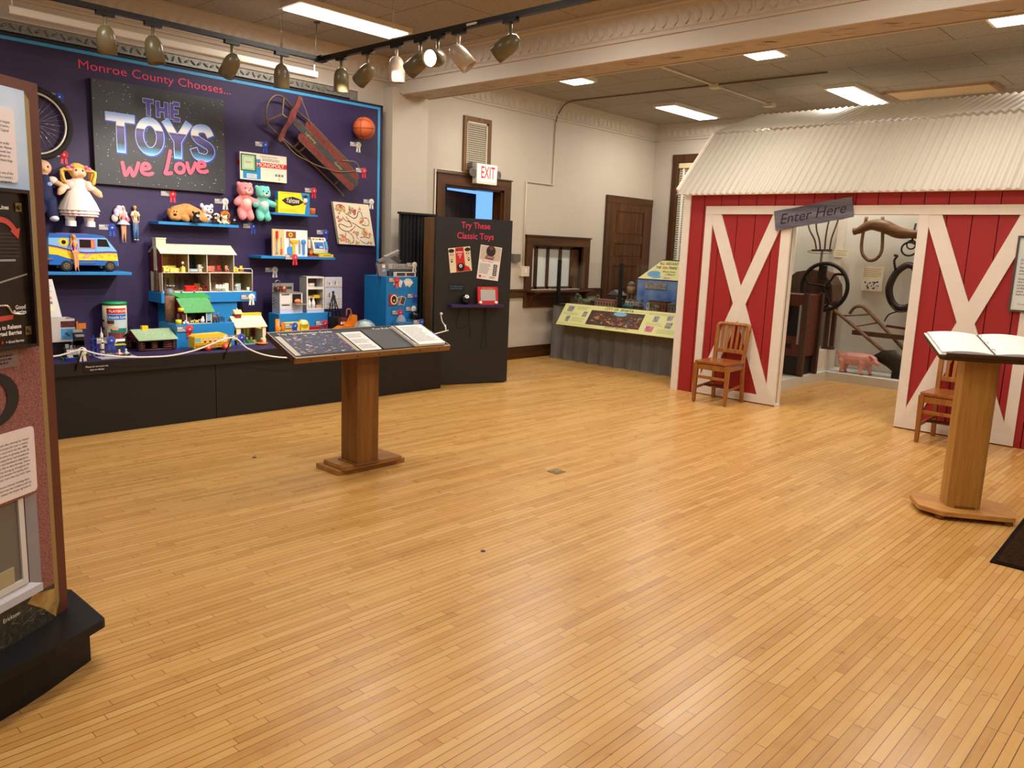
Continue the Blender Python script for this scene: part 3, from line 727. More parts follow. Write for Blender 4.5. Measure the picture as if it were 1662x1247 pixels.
def fashion_doll(name, label, loc, h, hair, top, bottom, skirt=None, trousers=False, rz=0, long_hair=True):
    """slim jointed doll, height h, local x along the wall, y up, z out"""
    t = thing(name, label, 'doll', loc); F = Matrix.Translation(loc) @ fr((0, 0, 0), (0, 1, 0), (0, 0, 1)) @ Matrix.Rotation(rz, 4, 'Z') @ Matrix.Scale(h, 4)
    b = B(F); sk = mat('fashion_doll_skin', (226, 160, 116), .45)
    b.ball((0, .935, 0), (.042, .056, .05), sk, 12)
    cap(b, [(0, .89, 0), (0, .84, 0)], [.02, .024], sk)
    cap(b, [(0, .80, 0), (0, .72, .01), (0, .64, 0), (0, .55, 0)], [.05, .048, .036, .056], sk)
    for s in (-1, 1):
        cap(b, [(s * .065, .81, 0), (s * .10, .68, .02), (s * .085, .57, .05), (s * .08, .52, .055)], [.022, .019, .014, .014], sk)
        cap(b, [(s * .035, .53, 0), (s * .036, .29, .008), (s * .036, .06, 0)], [.046, .032, .018], sk)
        cap(b, [(s * .036, .05, 0), (s * .042, .012, .05)], [.018, .012], sk)
    b.build('body', t, remesh=.009 * h / .35 if h > .34 else .006, smooth_it=2)
    b = B(F); H = mat(hair[0], hair[1], .6, bump=.5, bs=400)
    b.ball((0, .955, -.012), (.052, .05, .052), H, 12)
    if long_hair:
        for k in range(9):
            a = -1.0 + k * .25; b.tube(catmull([(.04 * math.sin(a * 1.5), .97, -.03), (.062 * math.sin(a * 1.6), .88, -.04 + .01 * abs(a)), (.07 * math.sin(a * 1.6), .76, -.03)], 3), [.022] * 6 + [.010], H, 6)
    b.build('hair', t)
    def rg(z, r, n=18, q=.7, rip=0): return [((r + (rip if j % 2 else 0)) * math.cos(2 * math.pi * j / n), z, (r + (rip if j % 2 else 0)) * q * math.sin(2 * math.pi * j / n)) for j in range(n)][::-1]
    b = B(F); b.loft([rg(.85 if trousers else .80, .046 if trousers else .056), rg(.80, .062), rg(.72, .06), rg(.64, .046), rg(.585, .06 if not trousers else .064)], top, False)
    if trousers:
        for s in (-1, 1): b.tube([(s * .06, .82, 0), (s * .105, .70, .012)], [.036, .04], top, 10)
    b.build('top', t)
    if trousers:
        b = B(F); b.loft([rg(.60, .06), rg(.52, .07)], bottom, False)
        for s in (-1, 1): b.tube([(s * .035, .54, 0), (s * .038, .29, .006), (s * .038, .05, 0)], [.046, .042, .038], bottom, 12)
        b.build('jeans', t)
        for s in (-1, 1):
            b = B(F); b.ball((s * .04, .022, .02), (.028, .022, .055), PAPER, 10); b.build('shoe', t)
    elif skirt:
        b = B(F); b.loft([rg(.62, .05), rg(.56, .11, 18, .7, .012), rg(.50, .155, 18, .7, .02)], skirt, False); b.build('skirt', t)
    else:
        b = B(F); b.loft([rg(.60, .052), rg(.53, .066), rg(.49, .05), rg(.475, .02)], bottom, False); b.build('swimsuit_bottom', t)
    b = B(F)
    for s in (-1, 1): b.ball((s * .016, .94, .044), (.007, .006, .005), INK, 6)
    b.ball((0, .915, .046), (.010, .004, .004), mat('doll_lip', (200, 90, 90), .5), 6); b.build('face_details', t)
    return t
tg = fashion_doll('fashion_doll', 'fashion doll with big lilac hair, pink top and pale blue skirt on the wall', wloc(2.945, 1.495, .03), .335, ('lilac_hair', (214, 200, 224)), mat('pink_satin', (232, 110, 150), .5), None, mat('ice_blue_tulle', (190, 208, 238), .7))
b = wb(); H = MATS['lilac_hair']
for k, (y, z, q) in enumerate(((2.915, 1.80, .03), (2.895, 1.775, .03), (2.925, 1.765, .028), (2.965, 1.76, .02), (2.89, 1.75, .024), (2.972, 1.735, .018))): b.ball((y, z, .025), (q, q * 1.1, .02), H, 10)
b.build('hair_volume', tg)
b = wb(); b.ball((2.875, 1.715, .02), (.03, .036, .018), mat('cream_fur_stole', (220, 206, 190), .9, bump=.8, bs=200), 12); b.ball((2.985, 1.71, .02), (.022, .028, .015), mat('pink_satin', (232, 110, 150), .5), 10); b.build('stole', tg)
fashion_doll('fashion_doll', 'male fashion doll in cream shirt and stonewashed jeans on the wall', wloc(3.052, 1.522, .03), .315, ('sandy_hair', (206, 160, 96)), mat('cream_shirt', (238, 226, 184), .7), mat('stonewash_denim', (92, 134, 178), .8, c2=(50, 86, 136), vs=70), trousers=True, long_hair=False)
fashion_doll('fashion_doll', 'fashion doll with long blond hair in a purple swimsuit leaning on the toy van', wloc(2.44, 1.247, .318), .312, ('honey_hair', (214, 150, 80)), mat('magenta_suit', (150, 30, 130), .5), mat('magenta_suit', (150, 30, 130), .5), rz=R(3))

def toy_van():
    t = thing('toy_van', 'blue and yellow painted toy camper van on the left wall shelf', 'toy van', wloc(2.5, 1.246, .16))
    P = [(2.235, 1.305), (2.235, 1.45), (2.24, 1.525), (2.60, 1.535), (2.69, 1.538), (2.775, 1.427), (2.783, 1.35), (2.785, 1.302)]
    body = mat('van_sky_blue', (132, 184, 232), .35)
    b = wb(); b.prism(P, .04, .30, body); b.build('body', t)
    b = wb(); b.prism([(2.235, 1.525), (2.69, 1.536), (2.68, 1.553), (2.597, 1.566), (2.25, 1.563)], .045, .295, mat('van_roof_blue', (40, 100, 180), .35)); b.rect(2.30, 1.5655, 2.55, 1.5675, .2955, mat('van_pink_stripe', (230, 120, 180), .4)); b.build('roof', t)
    b = wb(); z = .3012
    yl = mat('van_yellow', (248, 210, 50), .4); nv = mat('van_navy', (40, 60, 150), .4); og = mat('van_orange', (240, 130, 60), .4); db = mat('van_deep_blue', (22, 104, 196), .35)
    up = [(2.236, 1.458), (2.30, 1.448), (2.37, 1.43), (2.43, 1.41), (2.52, 1.402), (2.60, 1.406), (2.70, 1.412), (2.776, 1.412)]
    lo = [(2.236, 1.392), (2.30, 1.386), (2.37, 1.362), (2.43, 1.346), (2.52, 1.345), (2.60, 1.347), (2.70, 1.344), (2.781, 1.344)]
    for i in range(7):
        for (o0, o1, m, dz) in ((.0, .0, yl, 0), (.012, .004, nv, -.0004)): b.quad([(lo[i][0], lo[i][1] - o1, z + dz), (lo[i + 1][0], lo[i + 1][1] - o1, z + dz), (up[i + 1][0], up[i + 1][1] + o0, z + dz), (up[i][0], up[i][1] + o0, z + dz)], m)
        b.quad([(up[i][0], up[i][1] - .008, z + .0004), (up[i + 1][0], up[i + 1][1] - .008, z + .0004), (up[i + 1][0], up[i + 1][1], z + .0004), (up[i][0], up[i][1], z + .0004)], og)
        b.quad([(lo[i][0], 1.304, z), (lo[i + 1][0], 1.304, z), (lo[i + 1][0], lo[i + 1][1] - .004, z), (lo[i][0], lo[i][1] - .004, z)], db)
    b.disc(2.352, 1.493, z, .036, yl, 12); 
    for k in range(8):
        a = k * math.pi / 4; b.quad([(2.352 + .034 * math.cos(a - .2), 1.493 + .03 * math.sin(a - .2), z), (2.352 + .05 * math.cos(a), 1.493 + .042 * math.sin(a), z), (2.352 + .034 * math.cos(a + .2), 1.493 + .03 * math.sin(a + .2), z)], yl)
    for x, y, s in ((2.535, 1.385, 1), (2.52, 1.38, -1)): b.tube(catmull([(x - .03, y - .012, z), (x, y + .012 * s, z), (x + .03, y + .006, z)], 4), .004, mat('van_pink_stripe', (230, 120, 180), .4), 4)
    for x, y in ((2.63, 1.385), (2.65, 1.375), (2.71, 1.387), (2.575, 1.36), (2.76, 1.385)): b.quad([(x - .014, y, z + .0005), (x, y - .006, z + .0005), (x + .014, y, z + .0005), (x, y + .006, z + .0005)], og)
    b.box((2.40, 1.318, .3), (2.60, 1.326, .306), CHROME); b.quad([(2.603, 1.53, z), (2.605, 1.53, z), (2.605, 1.335, z), (2.603, 1.335, z)], nv); b.build('painted_stripes', t)
    b = wb(); gl = mat('van_window_dark', (30, 20, 20), .25)
    b.rect(2.475, 1.450, 2.592, 1.519, .3016, gl); b.quad([(2.617, 1.463, .3016), (2.718, 1.463, .3016), (2.692, 1.525, .3016), (2.62, 1.527, .3016)], gl); b.disc(2.352, 1.493, .3018, .018, gl, 14); b.build('windows', t)
    b = wb()
    for x0, y0, x1, y1 in ((2.47, 1.519, 2.597, 1.524), (2.47, 1.445, 2.597, 1.45), (2.592, 1.445, 2.597, 1.522)): b.box((x0, y0, .30), (x1, y1, .304), mat('van_pink_stripe', (230, 120, 180), .4))
    b.rect(2.566, 1.452, 2.59, 1.517, .3018, og); b.bar((2.722, 1.458, .302), (2.694, 1.53, .302), .008, .008, body, (0, 0, 1)); b.build('window_frames', t)
    for y in (2.366, 2.716):
        for d in (.075, .275):
            b = wb(); b.lathe([(0, -.03), (.042, -.03), (.05, -.02), (.05, .02), (.042, .03), (.03, .028), (0, .024)], mat('tyre_rubber', (34, 32, 30), .8), 20, M=Matrix.Translation((y, 1.297, d)))
            w = b.build('wheel', t); q = wb(); q.disc(y, 1.297, d + .0305, .026, CHROME, 16)
            for k in range(5): q.disc(y + .015 * math.cos(k * 1.257), 1.297 + .015 * math.sin(k * 1.257), d + .031, .0055, BLACK, 8)
            q.build('hubcap', w)
    b = wb(); b.tube(catmull([(2.215, 1.59, .25), (2.225, 1.545, .25), (2.235, 1.53, .25)], 4), .005, PAPER, 6); b.tube([(2.225, 1.52, .25), (2.222, 1.36, .25)], .005, PAPER, 6); b.box((2.215, 1.345, .2), (2.262, 1.36, .31), CHROME); b.build('rear_rack', t)
toy_van()

# ---------------------------------------------------------------- plush toys
def plush(name, label, cat, loc, parts, vox=.008):
    """parts: (part name, material, [(chain of joints, radii)], [(ball centre, radii)])"""
    t = thing(name, label, cat, loc)
    for pn, m, chains, balls in parts:
        b = wb()
        for P, r in chains: cap(b, P, r, m)
        for c, r in balls: b.ball(c, r, m, 14)
        b.build(pn, t, remesh=vox) if len(chains) + len(balls) > 1 and vox else b.build(pn, t)
    return t
def fur(n, c, c2): return mat(n, c, .95, c2=c2, vs=60, bump=.5, bs=260)
EYE = mat('plush_eye', (24, 18, 16), .15)
def bear(label, y, z0, m, belly, s=1.0, tw=0.0, tum=None):
    d = .10
    t = plush('teddy_bear', label, 'teddy bear', wloc(y, z0), [
        ('body', m, [([(y, z0 + .13 * s, d), (y, z0 + .19 * s, d)], [.07 * s, .062 * s]),
                     ([(y - .055 * s, z0 + .20 * s, d), (y - .10 * s, z0 + .165 * s, d + .035)], [.034 * s, .036 * s]), ([(y + .055 * s, z0 + .20 * s, d), (y + .115 * s, z0 + .175 * s, d + .03)], [.034 * s, .034 * s]),
                     ([(y - .038 * s, z0 + .085 * s, d), (y - .044 * s, z0 + .03 * s, d + .03)], [.044 * s, .04 * s]), ([(y + .038 * s, z0 + .085 * s, d), (y + .044 * s, z0 + .03 * s, d + .03)], [.044 * s, .04 * s])],
         [((y, z0 + .295 * s, d + .01), (.086 * s, .074 * s, .07 * s)), ((y - .062 * s, z0 + .345 * s, d), (.026 * s, .026 * s, .018 * s)), ((y + .062 * s, z0 + .345 * s, d), (.026 * s, .026 * s, .018 * s)), ((y + .03 * s, z0 + .27 * s, d + .045), (.04 * s, .03 * s, .03 * s)), ((y - .03 * s, z0 + .27 * s, d + .045), (.04 * s, .03 * s, .03 * s))])])
    b = wb(); b.ball((y, z0 + .165 * s, d + .030 * s), (.052 * s, .055 * s, .044 * s), belly, 16); b.build('belly_patch', t)
    b = wb(); b.ball((y, z0 + .272 * s, d + .075 * s), (.032 * s, .024 * s, .02 * s), belly, 12); q = b.build('muzzle', t)
    b = wb(); b.ball((y, z0 + .284 * s, d + .094 * s), (.013 * s, .009 * s, .006), tum or EYE, 10); b.build('nose', q)
    for k in (-1, 1):
        b = wb(); b.ball((y + k * .028 * s, z0 + .306 * s, d + .074 * s), (.006 * s, .009 * s, .005), EYE, 8); b.build('eye', t)
    return t
bear('pink teddy bear with white belly pinned to the purple wall', 4.10, 1.765, fur('pink_fur', (246, 160, 160), (232, 132, 134)), fur('blush_fur', (246, 214, 200), (238, 198, 186)), 1.0, tum=mat('rose_nose', (222, 90, 90), .6))
bear('aqua teddy bear with white belly beside the pink bear', 4.295, 1.765, fur('aqua_fur', (132, 220, 200), (104, 198, 182)), fur('milk_fur', (220, 240, 228), (200, 226, 214)), .95)
TAN = fur('tan_fur', (216, 156, 92), (184, 120, 62))
def tan_dog():
    z = 1.706
    t = plush('plush_dog', 'big tan plush dog lying on the blue shelf', 'plush dog', wloc(3.45, z, .1), [
        ('body', TAN, [([(3.40, z + .085, .10), (3.50, z + .105, .10), (3.60, z + .075, .10)], [.07, .078, .068]), ([(3.44, z + .05, .14), (3.47, z + .03, .17)], [.035, .03]), ([(3.60, z + .045, .13), (3.55, z + .032, .165)], [.042, .032])],
         [((3.655, z + .04, .13), (.04, .04, .04))]),
        ('head', TAN, [], [((3.365, z + .068, .14), (.058, .062, .045)), ((3.352, z + .048, .165), (.05, .036, .03)), ((3.38, z + .04, .16), (.04, .03, .03))])])
    b = wb(); b.ball((3.318, z + .085, .13), (.018, .042, .022), fur('brown_ear_fur', (170, 110, 58), (140, 86, 42)), 10); b.build('ear', t)
    b = wb(); b.ball((3.425, z + .08, .145), (.02, .045, .02), MATS['brown_ear_fur'], 10, rot=Matrix.Rotation(R(18), 3, 'Z')); b.build('ear', t)
    b = wb(); b.ball((3.350, z + .068, .194), (.016, .012, .008), EYE, 10); b.build('nose', t)
    for y in (3.348, 3.372):
        b = wb(); b.ball((y, z + .098, .183), (.006, .007, .004), EYE, 8); b.build('eye', t)
    b = wb(); b.tube(catmull([(3.335, z + .032, .19), (3.36, z + .022, .19), (3.385, z + .024, .186), (3.40, z + .03, .176)], 4), .0022, mat('dark_thread', (80, 46, 24), .8), 5); b.build('mouth_seam', t)
tan_dog()
BLK = fur('black_fur', (30, 28, 28), (14, 12, 12)); WHT = fur('white_fur', (236, 230, 232), (214, 206, 208)); CRM = fur('cream_fur', (236, 222, 192), (214, 196, 160))
def small(label, y, main, spots, z=1.706, d=.16, kind='plush_animal', ears=None, nose=True, s=1.0, face=None, hd=(0.0, .075)):
    hy, hz = hd
    t = plush(kind, label, 'plush animal', wloc(y, z, d), [('body', main, [([(y, z + .032 * s, d), (y, z + .05 * s, d)], [.034 * s, .03 * s]), ([(y - .02 * s, z + .02 * s, d + .01), (y - .028 * s, z + .014 * s, d + .038)], [.015 * s, .014 * s]), ([(y + .02 * s, z + .02 * s, d + .01), (y + .028 * s, z + .014 * s, d + .038)], [.015 * s, .014 * s])], [((y + hy * s, z + hz * s, d + .012), (.032 * s, .028 * s, .028 * s))])], .006)
    b = wb(); m = ears or main
    for k in (-1, 1): b.ball((y + (hy + k * .028) * s, z + (hz + .022) * s, d), (.011 * s, .014 * s, .008 * s), m, 8)
    b.build('ears', t)
    b = wb(); b.ball((y + hy * s, z + (hz - .008) * s, d + .036 * s), (.018 * s, .014 * s, .012 * s), face or spots, 10); q = b.build('muzzle', t)
    b = wb(); b.ball((y + hy * s, z + (hz - .003) * s, d + .048 * s), (.006 * s, .005 * s, .004 * s), EYE, 8); b.build('nose', q)
    for k in (-1, 1):
        b = wb(); b.ball((y + (hy + k * .012) * s, z + (hz + .010) * s, d + .037 * s), .0038 * s, EYE, 8); b.build('eye', t)
    return t
small('black plush cat with white muzzle in front of the tan plush dog', 3.535, BLK, WHT, d=.225, s=1.0)
t = small('white plush bear with dark dots sitting high on the shelf', 3.715, WHT, WHT, d=.075, s=1.75)
b = wb()
for y, z, d in ((3.74, 1.79, .128), (3.70, 1.77, .13), (3.73, 1.752, .13)): b.ball((y, z, d), (.010, .009, .006), EYE, 8)
b.build('dots', t)
t = small('dalmatian plush puppy between the white bear and the lion', 3.785, CRM, CRM, d=.12, s=1.05, ears=BLK)
small('dark brown plush bear lying low in front of the dalmatian', 3.742, fur('dark_brown_fur', (60, 40, 34), (34, 22, 20)), CRM, d=.172, s=.85)
small('cream plush lamb at the front of the shelf', 3.845, CRM, CRM, d=.165, s=.85)
t = small('plush lion with bright orange mane at the shelf end', 3.895, fur('lion_fur', (170, 110, 48), (130, 80, 30)), fur('lion_fur', (170, 110, 48), (130, 80, 30)), d=.09, s=1.15)
b = wb(); O = fur('orange_mane', (236, 130, 24), (214, 96, 12))
for k in range(11):
    a = k * 2 * math.pi / 11; b.ball((3.895 + .036 * math.cos(a), 1.795 + .032 * math.sin(a), .09), (.016, .016, .018), O, 8)
b.build('mane', t)
small('tiny black and white plush at the right end of the plush shelf', 3.945, BLK, WHT, d=.155, s=.72)

# ---------------------------------------------------------------- games and sports on the wall
def monopoly():
    t = thing('board_game_box', 'cream board game box reading MONOPOLY pinned to the wall', 'board game', wloc(4.34, 2.3))
    b = wb(); b.box((4.083, 2.165, 0), (4.607, 2.431, .05), mat('cream_box', (238, 228, 206), .5)); b.build('box', t)
    b = wb(); z = .0505; bl = mat('box_blue', (20, 140, 204), .5); gr = mat('box_green', (34, 110, 50), .5)
    b.rect(4.115, 2.175, 4.309, 2.375, z, bl); b.rect(4.237, 2.300, 4.607, 2.348, z + .0003, RED); b.rect(4.091, 2.248, 4.261, 2.415, z + .0006, gr)
    b.rect(4.106, 2.263, 4.242, 2.402, z + .0009, mat('pale_green_print', (196, 222, 180), .5)); b.build('printed_lid', t)
    b = wb(); K = mat('thin_print', (90, 90, 80), .6)
    for x0, y0, x1, y1 in ((4.118, 2.272, 4.121, 2.392), (4.228, 2.272, 4.231, 2.392), (4.118, 2.272, 4.231, 2.275), (4.118, 2.389, 4.231, 2.392)): b.rect(x0, y0, x1, y1, z + .0012, K)
    b.lines(4.145, 2.325, 4.205, 2.345, 2, z + .0012, RED, 0); b.text('PARKER BROTHERS', .02, K, 4.31, 2.398, z + .0004, width=.19); b.lines(4.33, 2.362, 4.58, 2.39, 2, z + .0004, K); b.build('small_print', t)
    b = wb(); b.text('MONOPOLY', .048, PAPER, 4.268, 2.308, z + .0010, width=.31, bold=.008); b.build('lettering', t)
    b = wb(); b.rect(4.155, 2.182, 4.265, 2.225, z + .0008, PAPER); b.lines(4.16, 2.186, 4.26, 2.222, 3, z + .0011, bl, .1, .5)
    for x, m in ((4.485, bl), (4.52, RED), (4.555, bl)): b.prism([(x - .014, 2.222), (x + .014, 2.222), (x + .010, 2.25), (x, 2.24), (x - .010, 2.25)], z, z + .001, m)
    b.rect(4.514, 2.185, 4.524, 2.205, z, GREY); b.build('emblems', t)
    b = wb(); b.box((4.0825, 2.165, .0), (4.0832, 2.431, .05), mat('lilac_box_side', (150, 120, 200), .5)); b.box((4.0822, 2.30, .0), (4.0831, 2.348, .05), RED); b.build('box_side_print', t)
monopoly()
def sled():
    t = thing('sled', 'old wooden steering sled with red and black slats hung slanting on the wall', 'sled', wloc(4.9, 2.55))
    St = mat('worn_steel_runner', (122, 100, 70), .5, .4, var=.2, vs=40); Wd = wood('weathered_sled_ash', (104, 74, 46), (62, 42, 24), .6, .6); Rd = mat('faded_red_slat', (112, 34, 28), .6, var=.3, vs=25); Bk = mat('faded_black_slat', (52, 50, 48), .6, var=.3, vs=25)
    b = wb(); P = catmull([(5.331, 2.082, .03), (5.266, 2.149, .03), (4.986, 2.356, .03), (4.705, 2.537, .03), (4.474, 2.677, .04), (4.385, 2.74, .06), (4.352, 2.83, .09), (4.378, 2.935, .10), (4.453, 3.012, .10), (4.569, 3.012, .07), (4.693, 2.936, .04), (4.932, 2.80, .03), (5.167, 2.627, .03), (5.424, 2.437, .03)], 5)
    b.tube(P, .012, St, 8, flat=.7); b.build('runners', t)
    b = wb()
    for p, q in (((4.537, 2.843, .09), (4.554, 3.005, .09)), ((4.537, 2.843, .09), (4.375, 2.764, .075)), ((4.537, 2.843, .09), (4.66, 2.78, .10)), ((4.70, 2.545, .05), (4.80, 2.66, .09)), ((4.93, 2.80, .05), (4.86, 2.73, .09)), ((5.20, 2.205, .05), (5.27, 2.28, .09)), ((5.36, 2.48, .05), (5.32, 2.43, .09)), ((4.76, 2.50, .04), (4.80, 2.55, .10))): b.bar(p, q, .016, .014, St, (1, .3, 0))
    b.build('steel_braces', t)
    def plank(nm, a, c, w, m, z, word=None, wm=None):
        a = Vector((a[0], a[1], 0)); c = Vector((c[0], c[1], 0)); u = (c - a).normalized(); L = (c - a).length; F = fr((a.x, a.y, z), u, (-u.y, u.x, 0))
        pts = [(w * .5, -w / 2), (L - w * .3, -w / 2), (L, -w * .15), (L, w * .15), (L - w * .3, w / 2), (w * .5, w / 2), (w * .12, w * .36), (0, 0), (w * .12, -w * .36)]
        q = wb(); q.T = WT @ F; q.prism([(p[0], p[1] * 1.14) for p in pts], -.008, .003, Wd); q.prism([(max(.008, p[0] - .006), p[1] * .8) for p in pts], .003, .0042, m); o = q.build(nm, t)
        if word:
            q = wb(); q.T = WT @ F
            for s, x in word: q.text(s, w * .62, wm, x, -w * .22, .0048, bold=.01, shear=.2)
            q.build('lettering', o)
    gold = mat('faded_gold_paint', (160, 140, 96), .6); drk = mat('faded_dark_letters', (80, 24, 20), .6)
    plank('slat', (4.803, 2.795), (5.462, 2.276), .085, Rd, .115, [('FLEXIBLE', .14)], drk)
    plank('slat', (4.712, 2.665), (5.402, 2.17), .085, Rd, .115, [('FLYER', .20)], drk)
    plank('slat', (4.655, 2.80), (5.450, 2.212), .07, Bk, .117, [('Lightning', .17), ('Guider', .62)], gold)
    b = wb(); P = [(4.72, 3.052), (4.75, 3.02), (4.675, 2.88), (4.655, 2.81), (4.56, 2.70), (4.51, 2.575), (4.475, 2.56), (4.455, 2.59), (4.50, 2.68), (4.57, 2.79), (4.60, 2.87), (4.66, 2.95), (4.695, 3.045)]
    b.prism(P, .125, .143, Wd); c = [(x * .93 + 4.605 * .07, y * .93 + 2.81 * .07) for x, y in P]; b.prism(c, .143, .1442, Rd); o = b.build('steering_bar', t)
    b = wb(); b.text('FLYER', .05, drk, 4.535, 2.645, .1448, rot=R(62), bold=.01); b.build('lettering', o)
    b = wb(); C = mat('hemp_cord', (150, 118, 78), .9)
    b.tube(catmull([(4.72, 3.03, .145), (4.78, 2.92, .14), (4.835, 2.814, .13), (4.856, 2.781, .125)], 5), .004, C, 6)
    b.tube(catmull([(4.493, 2.601, .145), (4.663, 2.469, .12), (4.833, 2.405, .125), (4.942, 2.370, .13), (5.11, 2.344, .128), (5.225, 2.336, .128), (5.437, 2.37, .125), (5.467, 2.421, .12), (5.40, 2.463, .124), (5.236, 2.456, .126)], 5), .004, C, 6); b.build('pull_rope', t)
sled()
def basketball():
    y, z, d, r = 5.535, 2.833, .125, .122
    t = thing('basketball', 'orange basketball mounted high on the purple wall', 'ball', wloc(y, z, d))
    b = wb(); b.ball((y, z, d), r, mat('basketball_leather', (198, 92, 40), .55, bump=.3, bs=500, var=.1, vs=20), 32); b.build('ball_skin', t)
    b = wb(); K = mat('ball_seam', (52, 22, 12), .6)
    X = Matrix.Translation((y, z, d)) @ Matrix.Rotation(R(35), 4, 'Y') @ Matrix.Rotation(R(6), 4, 'Z')
    for q in (Matrix(), Matrix.Rotation(R(90), 4, 'X')):
        b.tube([(r * 1.002 * math.cos(a), r * 1.002 * math.sin(a), 0) for a in [2 * math.pi * i / 40 for i in range(40)]], .0022, K, 5, True, M=X @ q)
    for s in (-1, 1): b.tube([((Vector((s * (.95 - .55 * abs(math.cos(a))) , math.sin(a) * .9, math.cos(a) * .9)).normalized() * r * 1.002)) for a in [2 * math.pi * i / 40 for i in range(40)]], .0022, K, 5, True, M=X)
    b.build('seams', t)
    b = wb(); b.tube([(y - .05, z - .07, 0), (y, z - r - .003, .09), (y + .05, z - .07, 0)], .004, BLACK, 6); b.build('wall_bracket', t)
basketball()
def path_board():
    C4 = [(5.177, 2.016), (5.660, 2.012), (5.757, 1.550), (5.265, 1.558)]
    t = thing('path_game_board', 'tilted white game board with a winding pictured path on the wall', 'board game', wloc(5.46, 1.78))
    b = wb(); b.prism(C4, .01, .05, mat('board_cream', (242, 228, 200), .5)); b.build('board', t)
    u = Vector((C4[1][0] - C4[0][0], C4[1][1] - C4[0][1])); v = Vector((C4[3][0] - C4[0][0], C4[3][1] - C4[0][1])); o = Vector(C4[0])
    def pt(a, c, z): p = o + u * a + v * c; return (p.x, p.y, z)
    cols = [mat('path_' + n, c, .6) for n, c in (('red', (176, 60, 60)), ('green', (90, 116, 70)), ('brown', (104, 66, 52)), ('tan', (190, 150, 110)), ('pink', (222, 150, 140)), ('dark', (70, 52, 46)))]
    b = wb(); r = random.Random(4)
    for P in ([(.08, .08), (.2, .06), (.3, .12), (.28, .24), (.38, .30), (.52, .36), (.62, .30), (.66, .2), (.74, .2), (.78, .32), (.9, .34), (.94, .44), (.88, .52), (.72, .5)],
              [(.3, .33), (.38, .44), (.52, .5), (.66, .58), (.8, .6)], [(.2, .34), (.26, .42), (.38, .46), (.42, .55), (.3, .58), (.12, .52), (.06, .57), (.14, .66), (.3, .69), (.44, .62), (.52, .55)],
              [(.3, .7), (.4, .78), (.42, .9), (.36, .98)], [(.22, .72), (.2, .84), (.2, .96)], [(.58, .74), (.52, .8), (.56, .86)], [(.62, .82), (.76, .80), (.88, .82), (.9, .74)], [(.6, .88), (.7, .95), (.82, .96), (.84, .9)]):
        Q = catmull([(x, y, 0) for x, y in P], 5)
        for i in range(len(Q) - 1):
            d = (Q[i + 1] - Q[i]); nn = Vector((-d.y, d.x, 0)).normalized() * .011; m = cols[r.randrange(6)]
            b.quad([pt(*(Q[i] + nn).xy, .0506), pt(*(Q[i + 1] + nn).xy, .0506), pt(*(Q[i + 1] - nn).xy, .0506), pt(*(Q[i] - nn).xy, .0506)], m)
    b.build('path', t)
    b = wb(); art = [mat('art_' + n, c, .6) for n, c in (('orange', (222, 140, 80)), ('leaf', (170, 180, 90)), ('rose', (220, 120, 120)), ('mint', (150, 186, 150)), ('straw', (226, 204, 130)), ('brick', (180, 90, 70)))]
    for x, y, s in ((.16, .17, .13), (.45, .17, .14), (.1, .42, .10), (.72, .42, .13), (.5, .7, .09), (.8, .7, .12), (.08, .86, .12), (.27, .93, .09), (.5, .96, .08), (.92, .75, .06), (.06, .18, .06), (.72, .13, .05), (.9, .93, .05)):
        for k in range(13):
            a, q = r.uniform(0, 6.28), r.uniform(.1, 1) * s; p = pt(min(.98, max(.02, x + q * math.cos(a))), min(.985, max(.015, y + q * .8 * math.sin(a))), .0509 + k * .0001); z = s * .17 * r.uniform(.5, 1.2)
            b.quad([(p[0] + z * math.cos(w) * r.uniform(.6, 1), p[1] + z * math.sin(w) * r.uniform(.6, 1), p[2]) for w in [j * 1.05 for j in range(6)]], art[r.randrange(6)])
    b.build('pictures', t)
path_board()
